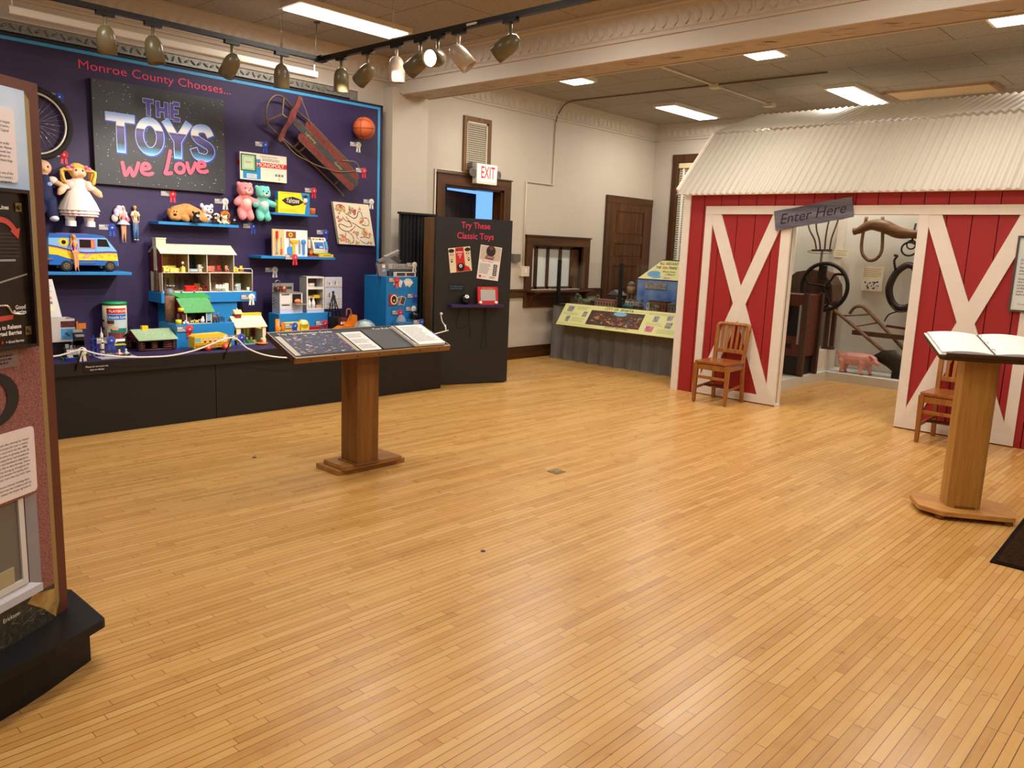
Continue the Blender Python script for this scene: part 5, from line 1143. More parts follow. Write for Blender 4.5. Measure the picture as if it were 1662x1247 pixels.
def canister():
    x, y = -7.53, 2.80
    t = thing('toy_log_canister', 'cream toy canister with green lid and printed child and cabin label', 'canister', (x, y, TZ)); h = .355; r = .1
    b = B(TR(x, y, TZ)); b.lathe([(0, 0), (r, 0), (r, h), (0, h)], mat('canister_cream', (222, 212, 178), .5), 32); b.build('drum', t)
    b = B(TR(x, y, TZ)); b.lathe([(r, h - .002), (r + .004, h - .002), (r + .004, h + .022), (0, h + .024)], mat('canister_green', (36, 146, 84), .4), 32); b.build('lid', t)
    # label wrapped round the drum, facing the room
    def wrap(a0, a1, z0, z1, m, k=8, dr=.0012):
        q = [math.pi * 0 + a0 + (a1 - a0) * i / k for i in range(k + 1)]
        for i in range(k): L.quad([(x + (r + dr) * math.cos(a), y + (r + dr) * math.sin(a), TZ + z) for a, z in ((q[i], z0), (q[i + 1], z0), (q[i + 1], z1), (q[i], z1))], m)
    L = B(); wrap(-1.05, .75, .02, .32, mat('canister_sky', (200, 214, 214), .5)); wrap(-1.05, .75, .275, .325, RED, dr=.0016); wrap(-1.05, .75, .222, .27, mat('canister_blue', (40, 110, 190), .5), dr=.0016)
    wrap(-.95, .55, .04, .11, mat('canister_cabin', (130, 50, 44), .5), dr=.0016); wrap(-.75, .7, .105, .145, mat('canister_teal', (30, 120, 104), .5), dr=.0019); wrap(-1.0, .7, .02, .05, PAPER, dr=.0021)
    L.build('label', t)
    L = B(); wrap(-1.0, -.45, .14, .21, mat('portrait_skin', (230, 176, 140), .6), dr=.0020); wrap(-1.02, -.42, .185, .218, mat('portrait_hair', (80, 46, 28), .6), dr=.0024); wrap(-.6, -.1, .13, .16, mat('portrait_skin', (230, 176, 140), .6), dr=.0020)
    for a, z in ((-.85, .172), (-.68, .172)): wrap(a, a + .06, z, z + .008, INK, 1, .0028)
    L.build('portrait_print', t)
    for i, z in enumerate((.06, .13, .2)):
        L = B(); wrap(-1.75, -1.35, z, z + .02, mat('canister_log_print', (96, 40, 36), .5), 4); L.build('log_print', t)
    def curved(s, size, z, m, a0):
        L = B(); vs, fs, w = text_mesh(s, 0, .02); L.add([(x + (r + .0035) * math.cos(a0 + v.x * size / r), y + (r + .0035) * math.sin(a0 + v.x * size / r), TZ + z + v.y * size) for v in vs], fs, m); L.build('lettering', t)
    curved('PLAYSKOOL', .030, .289, PAPER, -.8); curved('Lincoln Logs', .034, .234, PAPER, -.98)
    b = B(); b.box((-7.42, 2.74, TZ), (-7.40, 2.92, TZ + .004), PAPER); b.box((-.05, -.085, 0), (.05, .085, .002), PAPER, M=TR(-7.385, 2.83, TZ + .02, 0, 0, R(-24))); one(b, 'leaflet', 'white printed leaflet leaning in front of the canister', 'leaflet', (-7.40, 2.83, TZ))
canister()
def log_cabin():
    t = thing('log_cabin_toy', 'brown toy log cabin with green slat roof and yellow chimney', 'toy cabin', (-7.02, 2.9, TZ))
    Lg = wood('toy_log_stain', (92, 44, 28), (56, 24, 16), 2, .5); x0, x1, y0, y1 = -7.165, -6.895, 2.765, 3.045; r = .0095
    b = B()
    for i in range(5):
        z = TZ + r + i * .019
        for x in (x0, x1):
            segs = ((y0 - .02, y1 + .02),) if (x == x0 or i in (0, 4)) else ((y0 - .02, y0 + .035), (y0 + .09, y0 + .14), (y0 + .19, y1 + .02))
            for a, c in segs: b.cyl((x, a, z), (x, c, z), r, Lg, n=8)
        for y in (y0, y1):
            segs = ((x0 - .02, x1 + .02),) if (i in (3, 4) or y == y1) else ((x0 - .02, x0 + .06), (x1 - .07, x1 + .02))
            for a, c in segs: b.cyl((a, y, z + .0095), (c, y, z + .0095), r, Lg, n=8)
    b.build('log_walls', t)
    b = B(); prismY(b, [(x0 - .02, TZ + .105), (x1 + .02, TZ + .105), ((x0 + x1) / 2, TZ + .168)], y0 - .004, y0 + .004, mat('cabin_red_gable', (160, 40, 28), .5)); prismY(b, [(x0 - .02, TZ + .105), (x1 + .02, TZ + .105), ((x0 + x1) / 2, TZ + .168)], y1 - .004, y1 + .004, MATS['cabin_red_gable']); b.build('gables', t)
    b = B(); G = mat('cabin_green_slat', (150, 174, 138), .5, var=.12, vs=50); xm = (x0 + x1) / 2
    for s in (-1, 1):
        xe = xm + s * .172
        for k in range(6):
            a, c = k / 6, (k + .96) / 6; P = [xm + (xe - xm) * a, xm + (xe - xm) * c]; zz = [TZ + .172 - .078 * a, TZ + .172 - .078 * c]
            b.add([(P[0], y0 - .03, zz[0]), (P[0], y1 + .03, zz[0]), (P[1], y1 + .03, zz[1]), (P[1], y0 - .03, zz[1]), (P[0], y0 - .03, zz[0] + .005), (P[0], y1 + .03, zz[0] + .005), (P[1], y1 + .03, zz[1] + .005), (P[1], y0 - .03, zz[1] + .005)], [(3, 2, 1, 0), (4, 5, 6, 7), (0, 1, 5, 4), (1, 2, 6, 5), (2, 3, 7, 6), (3, 0, 4, 7)], G)
    b.build('roof', t)
    b = B(); b.box((xm - .02, 2.83, TZ + .165), (xm + .02, 2.88, TZ + .205), YELLOW); b.build('chimney', t)
log_cabin()
def bus():
    x0, x1, y0, y1, z = -6.80, -6.685, 3.135, 3.475, TZ
    t = thing('toy_bus', 'yellow toy school bus with red wheels behind the rope', 'toy bus', (-6.74, 3.3, z)); Y = mat('bus_yellow', (246, 204, 30), .35)
    P = [(y0, z + .025), (y1, z + .025), (y1, z + .075), (y1 - .035, z + .135), (y1 - .07, z + .148), (y0 + .03, z + .142), (y0 + .006, z + .125)]
    b = B(); b.prism(P, x0, x1, Y, M=Matrix(((0, 0, 1, 0), (1, 0, 0, 0), (0, 1, 0, 0), (0, 0, 0, 1)))); b.build('body', t, bevel=.006)
    b = B(); Wn = mat('bus_window_print', (206, 190, 140), .4); k = 0
    for y in (3.215, 3.262, 3.309, 3.356): b.box((x1, y, z + .075), (x1 + .0012, y + .036, z + .118), Wn)
    b.box((x1, 3.142, z + .078), (x1 + .0012, 3.195, z + .115), mat('bus_glass', (130, 180, 190), .2)); b.quad([(x1 + .001, 3.405, z + .078), (x1 + .001, 3.455, z + .078), (x1 + .001, 3.43, z + .128), (x1 + .001, 3.405, z + .128)], PAPER); w = b.build('window_print', t)
    b = B(); r = random.Random(2)
    for y in (3.233, 3.280, 3.327, 3.372): b.disc(y, z + .098, x1 + .0016, .010, SKIN, 10, M=Matrix(((0, 0, 1, 0), (1, 0, 0, 0), (0, 1, 0, 0), (0, 0, 0, 1)))); b.disc(y, z + .081, x1 + .0019, .012, RED if r.random() < .5 else mat('tiny_dark_print', (60, 40, 60), .5), 10, ry=.008, M=Matrix(((0, 0, 1, 0), (1, 0, 0, 0), (0, 1, 0, 0), (0, 0, 0, 1))))
    b.build('rider_print', w)
    b = B(); b.box((x1, 3.14, z + .03), (x1 + .0012, 3.40, z + .055), mat('bus_orange_print', (206, 140, 40), .4, c2=(120, 80, 40), vs=60)); b.box((x1, y0, z + .062), (x1 + .001, y1, z + .066), INK); b.build('side_print', t)
    for x in (x0 + .002, x1 + .008):
        for y in (3.255, 3.42):
            b = B(); b.lathe([(0, -.011), (.03, -.011), (.03, .011), (0, .011)], mat('bus_red_wheel', (226, 60, 30), .4), 20, M=TR(x, y, z + .0302, 0, 0, R(90))); w = b.build('wheel', t)
            q = B(); q.lathe([(0, .0112), (.016, .0112), (.012, .0135), (0, .0135)], mat('wheel_salmon', (240, 130, 100), .4), 14, M=TR(x, y, z + .0302, 0, 0, R(90))); q.build('hub', w)
bus()
def schoolhouse():
    x0, x1, y0, y1, z = -7.12, -6.93, 3.66, 3.955, TZ
    t = thing('toy_schoolhouse', 'cream roofed toy schoolhouse with open front behind the rope', 'toy house', (-7.02, 3.81, z)); C = mat('toyhouse_cream', (242, 226, 176), .45)
    b = B(); b.box((x0, y0, z), (x0 + .006, y1, z + .16), mat('schoolroom_olive', (140, 124, 80), .5)); b.box((x0, y0, z), (x1, y0 + .008, z + .13), mat('toyhouse_brown', (120, 60, 40), .5)); b.box((x0, y1 - .008, z), (x1, y1, z + .13), C); b.box((x0, y0, z), (x1 + .05, y1, z + .006), mat('schoolroom_floor', (110, 150, 160), .5)); b.build('walls', t)
    b = B(); b.box((x1 - .004, y0 - .004, z + .09), (x1 + .004, y0 + .04, z + .155), C, M=None); b.box((x1 - .004, y1 - .03, z + .0), (x1 + .004, y1 + .004, z + .16), C); b.build('front_posts', t)
    b = B()
    for xa, za, xb, zb in ((x1 + .015, z + .155, -7.03, z + .25), (x0 - .012, z + .155, -7.03, z + .25)):
        b.add([(xa, y0 - .015, za), (xa, y1 + .015, za), (xb, y1 + .015, zb), (xb, y0 - .015, zb), (xa, y0 - .015, za + .01), (xa, y1 + .015, za + .01), (xb, y1 + .015, zb + .01), (xb, y0 - .015, zb + .01)], [(3, 2, 1, 0), (4, 5, 6, 7), (0, 1, 5, 4), (1, 2, 6, 5), (2, 3, 7, 6), (3, 0, 4, 7)], C)
    b.build('roof', t, bevel=.003)
    b = B(); b.box((-7.055, 3.69, z + .235), (-7.005, 3.75, z + .28), mat('toyhouse_brick', (150, 50, 44), .5)); prismY(b, [(-7.07, z + .28), (-6.99, z + .28), (-7.03, z + .32)], 3.68, 3.76, mat('belfry_salmon', (240, 180, 130), .5)); b.ball((-7.03, 3.72, z + .325), .008, PAPER, 8); b.build('belfry', t)
    b = B(); Yp = mat('window_yellow_print', (232, 214, 60), .5)
    for y in (3.735, 3.775, 3.83, 3.865):
        for k in range(4): b.box((x0 + .006, y, z + .05 + k * .022), (x0 + .0075, y + .02, z + .068 + k * .022), Yp)
    b.build('window_print', t)
    b = B(); b.box((x0 + .01, y1 - .05, z + .05), (x0 + .012, y1 - .01, z + .15), mat('toyhouse_maroon', (110, 30, 30), .5)); b.build('door_print', t)
    F = [mat('peg_' + n, c, .4) for n, c in (('green', (90, 170, 60)), ('orange', (236, 130, 40)), ('blue', (50, 90, 180)), ('yellow', (240, 200, 60)))]
    def peg(label, x, y, zz, m): q = thing('peg_figure', label, 'toy figure', (x, y, zz), 0, 'peg figures at the schoolhouse'); b = B(TR(x, y, zz)); b.lathe([(0, 0), (.013, 0), (.011, .026), (.007, .03)], m, 12); b.build('peg_body', q); b = B(TR(x, y, zz)); b.ball((0, 0, .038), .0105, SKIN, 10); b.build('head', q)
    peg('peg figure in yellow at the left of the schoolroom', -6.975, 3.715, z + .006, F[3]); peg('peg figure in orange behind the green toy desk', -7.01, 3.765, z + .006, F[1]); peg('peg figure in blue in the middle of the schoolroom', -7.00, 3.80, z + .006, F[2]); peg('peg figure in green near the maroon schoolroom door', -7.03, 3.86, z + .006, F[0])
    for i, (y, m, s) in enumerate(((3.735, F[0], 'green toy desk at the left of the schoolroom'), (3.79, F[0], 'green toy desk in the middle of the schoolroom'), (3.845, F[3], 'yellow toy desk at the right of the schoolroom'))):
        b = B(TR(-6.95, y, z + .006)); b.box((-.014, -.018, .02), (.014, .018, .025), m); b.box((-.012, -.016, 0), (-.008, .016, .02), m); b.box((.004, -.012, .008), (.02, .012, .012), m); one(b, 'toy_desk', s, 'toy desk', (-6.95, y, z + .006), 'toy school desks')
    q = thing('toy_merry_go_round', 'orange toy roundabout with a peg figure in front of the schoolhouse', 'toy roundabout', (-6.83, 3.86, z)); b = B(TR(-6.83, 3.86, z)); b.lathe([(0, 0), (.03, 0), (.05, .012), (.052, .02), (0, .024)], ORANGE, 20); b.build('disc', q); b = B(TR(-6.83, 3.86, z)); b.lathe([(0, .02), (.013, .02), (.010, .045)], RED, 12); b.ball((0, 0, .054), .012, SKIN, 10); b.build('rider', q)
    b = B(); b.box((-7.36, 3.86, z), (-7.31, 4.13, z + .255), mat('yellow_box_board', (232, 206, 40), .5)); k = b.build('box', thing('schoolhouse_box', 'yellow toy box behind the cream toy schoolhouse roof', 'box', (-7.33, 4.0, z))); b = B(fr((-7.3095, 3.90, z + .21), (0, 1, 0), (0, 0, 1))); b.text('PLAY FAMILY SCHOOL', .022, mat('box_brown_letters', (110, 70, 10), .5), 0, 0, 0, width=.21); b.build('lettering', k)
schoolhouse()

def castle():
    z = TZ
    t = thing('brick_castle_box', 'open toy brick box with tall printed lid at the left end of the platform', 'toy box', (-6.95, 2.14, z))
    W = mat('brick_box_white', (214, 206, 200), .5); b = B(); x0, x1, y0, y1 = -7.08, -6.89, 1.96, 2.26
    b.box((x0, y0, z + .12), (x1, y1, z + .13), W)
    for a, c in (((x0, y0), (x0 + .006, y1)), ((x1 - .006, y0), (x1, y1)), ((x0, y0), (x1, y0 + .006)), ((x0, y1 - .006), (x1, y1))): b.box((a[0], a[1], z + .13), (c[0], c[1], z + .30), W)
    b.box((x0 + .03, y0 + .03, z), (x1 - .03, y1 - .03, z + .12), BLACK); b.build('tray', t)
    b = B(); b.box((x1, 2.15, z + .14), (x1 + .0015, 2.258, z + .225), mat('brick_box_blue_art', (70, 160, 220), .5)); b.box((x1, 2.15, z + .235), (x1 + .0015, 2.255, z + .285), mat('brick_box_maroon_art', (110, 40, 40), .5, c2=(50, 30, 34), vs=60)); b.prism([(2.17, .185), (2.21, .16), (2.215, .165), (2.19, .2)], 0, .002, mat('art_pirate', (90, 70, 110), .5), M=fr((x1, 0, z), (0, 1, 0), (0, 0, 1))); b.build('box_art', t)
    F = fr((x0 + .01, 2.235, z + .30), (0, -.02, 1), (0, -1, -.02)); b = B()
    b.add([(x0, 1.98, z + .30), (x0, 2.22, z + .30), (x0 - .10, 2.195, z + .60), (x0 - .10, 1.98, z + .60), (x0 + .008, 1.98, z + .30), (x0 + .008, 2.22, z + .30), (x0 - .092, 2.195, z + .60), (x0 - .092, 1.98, z + .60)], [(3, 2, 1, 0), (4, 5, 6, 7), (0, 1, 5, 4), (1, 2, 6, 5), (2, 3, 7, 6), (3, 0, 4, 7)], W); q = b.build('printed_lid', t)
    b = B(fr((x0 + .009, 1.98, z + .30), (0, 1, 0), (-.10, 0, .30))); K = mat('lid_grey_print', (120, 116, 116), .5)
    for j in range(4): b.lines(.01, .2 + j * .026, .20, .222 + j * .026, 3, .001, K)
    for x, y, m in ((.12, .155, RED), (.16, .15, mat('lid_salmon_print', (220, 120, 90), .5)), (.06, .15, mat('lid_salmon_print', (220, 120, 90), .5)), (.12, .12, INK), (.16, .11, K), (.07, .115, K)): b.rect(x, y, x + .028, y + .022, .001, m)
    for x in (.1, .155, .05): b.rect(x, .05, x + .04, .09, .001, mat('lid_cream_print', (232, 220, 180), .5))
    b.build('lid_print', q)
    cols = [RED, PAPER, mat('brick_blue', (40, 70, 170), .35), YELLOW, GREY]; r = random.Random(8)
    for i in range(18):
        x, y = r.uniform(x0 + .03, x1 - .03), r.uniform(2.0, y1 - .03); m = cols[r.randrange(5)]; b = B(TR(x, y, z + .131 + .016 * (i % 9), r.uniform(0, 3)))
        b.box((-.016, -.008, 0), (.016, .008, .014), m); [b.cyl((q, 0, .014), (q, 0, .018), .005, m, n=8) for q in (-.008, .008)]
        one(b, 'toy_brick', ('red', 'white', 'blue', 'yellow', 'grey')[cols.index(m)] + ' toy brick heaped in the white brick box', 'toy brick', (x, y, z + .131 + .016 * (i % 9)), ('red', 'white', 'blue', 'yellow', 'grey')[cols.index(m)] + ' loose bricks in the brick box')
    # small built sets in front
    def model(label, x, y, parts):
        q = thing('brick_model', label, 'toy brick model', (x, y, z), 0, 'toy brick models')
        for nm, m, boxes in parts:
            b = B(TR(x, y, z)); [b.box(*k, m) for k in boxes]; b.build(nm, q)
    Dk = mat('brick_black', (26, 26, 28), .35); Gn = mat('brick_green', (30, 120, 70), .4); Lg = mat('brick_grey', (150, 150, 146), .4); Br = mat('brick_brown', (92, 50, 30), .4)
    model('black and grey toy brick tower in front of the white brick box', -6.80, 2.245, [('tower', Dk, [((-.035, -.03, 0), (-.01, .03, .20)), ((.01, -.03, 0), (.035, .03, .17)), ((-.035, -.03, .1), (.035, .03, .14))]), ('battlements', Lg, [((-.04, -.035, .20), (-.005, .035, .222)), ((.005, -.03, .17), (.04, .03, .186)), ((-.012, -.034, .05), (.012, -.026, .1))]), ('banner', mat('brick_banner', (210, 120, 40), .5), [((-.03, .01, .225), (-.026, .07, .27)), ((-.03, .0, .222), (-.026, .012, .285))])])
    model('black toy brick gatehouse on a green plate at the platform edge', -6.74, 2.165, [('plate', Gn, [((-.05, -.07, 0), (.03, .09, .016))]), ('gatehouse', Dk, [((-.03, -.05, .016), (.01, -.01, .09)), ((-.03, .02, .016), (.01, .06, .085)), ((-.03, -.01, .06), (.01, .02, .085))]), ('wheels', Lg, [((.0, -.04, .09), (.01, -.015, .12)), ((.0, -.005, .085), (.01, .01, .11))])])
    model('brown toy brick hut beside the gatehouse', -6.675, 2.235, [('hut', Br, [((-.025, -.03, 0), (.025, .03, .045))]), ('roof', Gn, [((-.03, -.035, .045), (.03, .035, .055))])])
    model('small blue and white toy brick boat at the far left of the platform', -6.66, 2.13, [('hull', mat('brick_blue', (40, 70, 170), .35), [((-.02, -.035, 0), (.02, .035, .025))]), ('cabin', PAPER, [((-.015, -.015, .025), (.015, .02, .04))])])
    # space base
    S = mat('brick_blue', (40, 70, 170), .35)
    b = B(); b.box((-6.88, 2.34, z), (-6.60, 2.62, z + .006), mat('brick_baseplate_grey', (176, 176, 176), .5)); [b.lathe([(.018, .006), (.012, .010), (.004, .006)], MATS['brick_baseplate_grey'], 10, M=TR(x, y, z)) for x, y in ((-6.66, 2.58), (-6.8, 2.45), (-6.85, 2.58))]; one(b, 'brick_baseplate', 'grey cratered toy brick baseplate under the white rocket', 'baseplate', (-6.74, 2.48, z))
    zz = z + .006
    q = thing('toy_rocket', 'white toy rocket with black bands on the grey baseplate', 'toy rocket', (-6.73, 2.395, zz)); b = B(TR(-6.73, 2.395, zz)); b.lathe([(0, 0), (.016, 0), (.016, .13), (.011, .15), (.011, .18), (.003, .20), (.001, .235), (0, .236)], PAPER, 14); b.build('rocket_body', q)
    for k in (.05, .105): b = B(TR(-6.73, 2.395, zz)); b.lathe([(.0165, k), (.0165, k + .012)], INK, 14); b.build('band', q)
    b = B(TR(-6.73, 2.395, zz)); [b.box((-.03, -.003, 0), (.03, .003, .03), S, M=Matrix.Rotation(a, 4, 'Z')) for a in (0, R(90))]; b.build('fins', q)
    q = thing('launch_tower', 'blue lattice toy launch tower left of the toy rocket', 'toy tower', (-6.76, 2.345, zz)); b = B(TR(-6.76, 2.345, zz)); [b.box((x - .004, y - .004, 0), (x + .004, y + .004, .14), S) for x in (-.016, .016) for y in (-.016, .016)]; b.build('legs', q); b = B(TR(-6.76, 2.345, zz)); [b.box((-.02, -.02, h), (.02, .02, h + .006), S) for h in (.03, .07, .11, .14)]; b.build('decks', q); b = B(TR(-6.76, 2.345, zz)); b.box((-.003, -.003, .146), (.003, .003, .17), S); b.build('mast', q)
    for y, x, s in ((2.50, -6.66, 'white and red toy moon buggy nearest the edge of the platform'), (2.56, -6.68, 'grey and green toy moon buggy on the right of the baseplate')):
        q = thing('toy_buggy', s, 'toy vehicle', (x, y, zz), 0, 'toy moon buggies'); b = B(TR(x, y, zz)); b.box((-.016, -.03, .012), (.016, .03, .020), RED if y < 2.52 else GREY); b.box((-.012, -.01, .02), (.012, .02, .028), PAPER); b.build('chassis', q)
        b = B(TR(x, y, zz)); b.ball((0, 0, .05), .009, PAPER, 8); b.box((-.007, -.006, .028), (.007, .006, .042), PAPER); b.build('driver', q)
        for a in (-.017, .017):
            for c in (-.02, .02): b = B(TR(x, y, zz)); b.lathe([(0, -.004), (.010, -.004), (.010, .004), (0, .004)], INK, 10, M=TR(a, c, .0101, 0, 0, R(90))); b.build('wheel', q)
    q = thing('space_canopy', 'yellow toy canopy on blue legs behind the moon buggies', 'toy canopy', (-6.80, 2.55, zz)); b = B(TR(-6.80, 2.55, zz)); b.box((-.025, -.05, .075), (.025, .05, .083), mat('canopy_lime', (196, 206, 40), .4)); b.build('roof', q); b = B(TR(-6.80, 2.55, zz)); [b.box((x - .004, y - .004, 0), (x + .004, y + .004, .075), S) for x in (-.02, .02) for y in (-.04, .04)]; b.build('legs', q)
castle()

def stove():
    x, xb, y0, y1, z = -7.25, -7.40, 4.305, 4.568, .838
    Wm = mat('stove_enamel', (222, 218, 212), .3); Sd = mat('stove_side_lilac', (176, 176, 190), .35); Kp = mat('stove_dark', (40, 34, 32), .4)
    t = thing('toy_stove', 'white tin toy stove with open oven on the blue block', 'toy stove', ((x + xb) / 2, 4.43, z))
    b = B(); b.box((xb, y0, z), (x - .008, y1, z + .205), Sd); b.build('body', t)
    b = B(); b.box((x - .008, y0, z), (x, y0 + .128, z + .04), mat('stove_lilac_kick', (206, 206, 222), .4)); b.box((x - .008, y0 + .128, z), (x, y1, z + .04), MATS['stove_lilac_kick']); b.box((x - .008, y0, z + .042), (x, y0 + .126, z + .095), Wm); b.box((x - .008, y0, z + .098), (x, y0 + .126, z + .205), Wm); b.box((x - .008, y0 + .13, z + .042), (x, y1, z + .095), Wm); b.build('front_panels', t)
    b = B(); [b.box((x, y0 + .02, h), (x + .006, y0 + .11, h + .008), Kp) for h in (z + .083, z + .19)]; b.build('handles', t)
    b = B(); b.box((x - .009, y0 + .142, z + .105), (x - .006, y1 - .014, z + .197), BLACK); b.box((x - .008, y0 + .13, z + .098), (x, y0 + .142, z + .205), Wm); b.box((x - .008, y1 - .014, z + .098), (x, y1, z + .205), Wm); b.box((x - .008, y0 + .142, z + .197), (x, y1 - .014, z + .205), Wm); b.build('oven_opening', t)
    b = B(); b.box((x, y0 + .135, z + .094), (x + .095, y1 - .005, z + .101), GREY); b.build('oven_door', t)
    b = B(); b.box((xb, y0 - .004, z + .205), (x + .004, y1 + .003, z + .213), mat('stove_top_steel', (150, 144, 138), .3, .3)); b.box((xb, y0, z + .213), (xb + .012, y1 - .02, z + .30), mat('stove_back_steel', (146, 140, 134), .35, .2)); b.build('cooktop', t)
    b = B(); [b.lathe([(.014, 0), (.014, .006), (0, .007)], Kp, 12, M=TR(xb + .012, y, z + .255, 0, 0, R(90))) for y in (4.33, 4.36, 4.45, 4.48, 4.51)]; b.build('knobs', t)
    b = B(); r = random.Random(3); [b.ball((xb + .05 + r.uniform(-.03, .04), y0 - .0005, z + .06 + k * .012), (r.uniform(.004, .012), .0006, r.uniform(.004, .008)), Kp, 6) for k in range(9)]; b.build('side_picture', t)
    p = thing('toy_pot', 'copper toy pot on the toy stove', 'toy pot', (-7.31, 4.385, z + .213)); b = B(TR(-7.31, 4.385, z + .213)); b.lathe([(0, 0), (.026, 0), (.028, .06), (.024, .06), (.022, .006), (0, .006)], mat('copper', (170, 100, 70), .3, .7), 16); b.build('pot_body', p); b = B(TR(-7.31, 4.385, z + .213)); b.tube([(0, -.03, .055), (0, -.07, .06)], .004, Kp, 6); b.build('handle', p)
    p = thing('toy_kettle', 'dark toy pan with a handle at the back of the toy stove', 'toy pan', (-7.35, 4.34, z + .213)); b = B(TR(-7.35, 4.34, z + .213)); b.lathe([(0, 0), (.022, 0), (.03, .03), (.03, .05), (0, .05)], mat('pan_brown', (110, 60, 44), .35, .5), 16); b.build('pan_body', p); b = B(TR(-7.35, 4.34, z + .213)); b.tube(catmull([(0, -.03, .05), (0, -.02, .11), (0, .02, .11), (0, .03, .05)], 4), .0035, CHROME, 6); b.build('handle', p)
    p = thing('toy_roast', 'orange brown toy roast in the open toy oven', 'toy food', (-7.215, 4.49, z + .101)); b = B(); b.ball((-7.215, 4.49, z + .125), (.02, .04, .024), mat('roast_orange', (214, 120, 80), .5), 12); b.build('meat', p); b = B(); b.box((-7.245, 4.44, z + .101), (-7.175, 4.545, z + .107), mat('roast_dish', (120, 90, 50), .4)); b.build('dish', p)
stove()
def fridge():
    x, xb, y0, y1, z, z1 = -7.24, -7.38, 4.61, 4.823, .838, 1.212
    Wm = mat('stove_enamel', (222, 218, 212), .3); Cv = mat('fridge_inside', (96, 86, 78), .5)
    t = thing('toy_refrigerator_cabinet', 'white toy refrigerator with both doors open on the blue block', 'toy refrigerator', ((x + xb) / 2, 4.72, z))
    b = B(); b.box((xb, y0, z), (xb + .005, y1, z1), Cv); b.box((xb, y0, z), (x, y0 + .006, z1), mat('fridge_side_grey', (150, 150, 148), .35)); b.box((xb, y1 - .006, z), (x, y1, z1), Wm); b.box((xb, y0, z1 - .008), (x, y1, z1), Wm); b.box((xb + .005, y0 + .006, z + .245), (x - .002, y1 - .006, z + .265), Wm); b.box((xb + .005, y0 + .006, z + .0), (x - .002, y1 - .006, z + .04), mat('stove_lilac_kick', (206, 206, 222), .4)); b.build('cabinet_body', t)
    b = B(); b.box((x - .004, y0, z + .03), (x + .002, y0 + .016, z1), Wm); b.box((x - .004, y1 - .014, z + .03), (x + .002, y1, z1), Wm); b.box((x - .004, y0 + .016, z1 - .016), (x + .002, y1 - .014, z1), Wm); b.box((x - .004, y0 + .016, z + .243), (x + .002, y1 - .014, z + .267), Wm); b.box((x - .004, y0 + .016, z + .03), (x + .002, y1 - .014, z + .046), Wm); b.build('front_frame', t)
    b = B(); b.box((xb + .005, y0 + .006, z + .145), (x - .02, y1 - .006, z + .149), Cv); b.build('inner_shelf', t)
    D2 = mat('fridge_door_print', (190, 200, 220), .35)
    for nm, z0, h in (('freezer_door', z + .26, z1 - .003), ('fridge_door', z + .035, z + .255)):
        b = B(); b.box((x, y1 + .004, z0), (x + .012, y1 + .218, h), Wm); b.box((x + .012, y1 + .012, z0 + .008), (x + .0135, y1 + .21, h - .008), D2); d = b.build(nm, t)
        b = B(); r = random.Random(len(nm))
        for base in ((z0 + .03,) if 'free' in nm else (z0 + .03, z0 + .12)):
            for k in range(7): q = y1 + .025 + k * .025; w = r.uniform(.008, .014); b.box((x + .0135, q, base), (x + .0145, q + w, base + r.uniform(.02, .05)), mat('food_print_' + 'abc'[k % 3], ((220, 170, 90), (130, 70, 60), (240, 214, 190))[k % 3], .5))
            b.box((x + .0135, y1 + .015, base - .008), (x + .016, y1 + .205, base), Wm)
        b.build('printed_food', d)
    for y, s in ((4.66, 'left'), (4.71, 'right')):
        b = B(TR(-7.27, y, z + .0401)); b.lathe([(0, 0), (.019, 0), (.02, .06), (.008, .10), (.009, .12), (0, .12)], PAPER, 14); one(b, 'toy_milk_bottle', s + ' white toy milk bottle in the toy refrigerator', 'toy bottle', (-7.27, y, z + .0401), 'toy milk bottles')
    b = B(); b.box((-7.30, 4.735, z + .0401), (-7.25, 4.80, z + .075), mat('toy_carton_tan', (200, 160, 120), .5)); one(b, 'toy_carton', 'tan toy carton beside the toy milk bottles', 'toy food', (-7.28, 4.77, z + .0401))
    b = B(); b.box((-7.32, 4.72, z + .1491), (-7.27, 4.79, z + .18), YELLOW); one(b, 'toy_butter', 'yellow toy butter pack on the refrigerator shelf', 'toy food', (-7.30, 4.755, z + .1491))
    b = B(); b.box((-7.32, 4.63, z + .1491), (-7.27, 4.70, z + .172), mat('toy_eggs', (190, 170, 110), .6)); one(b, 'toy_egg_box', 'dull yellow toy egg box on the refrigerator shelf', 'toy food', (-7.30, 4.665, z + .1491))
    b = B(); b.box((-.03, -.045, 0), (.03, .045, .02), mat('toy_frozen', (206, 186, 170), .5), M=TR(-7.30, 4.68, z + .2651)); b.box((-.025, -.04, 0), (.025, .04, .018), PAPER, M=TR(-7.30, 4.69, z + .2855, R(20))); one(b, 'toy_frozen_packs', 'pale toy frozen packs stacked in the toy freezer', 'toy food', (-7.30, 4.69, z + .2651))
fridge()
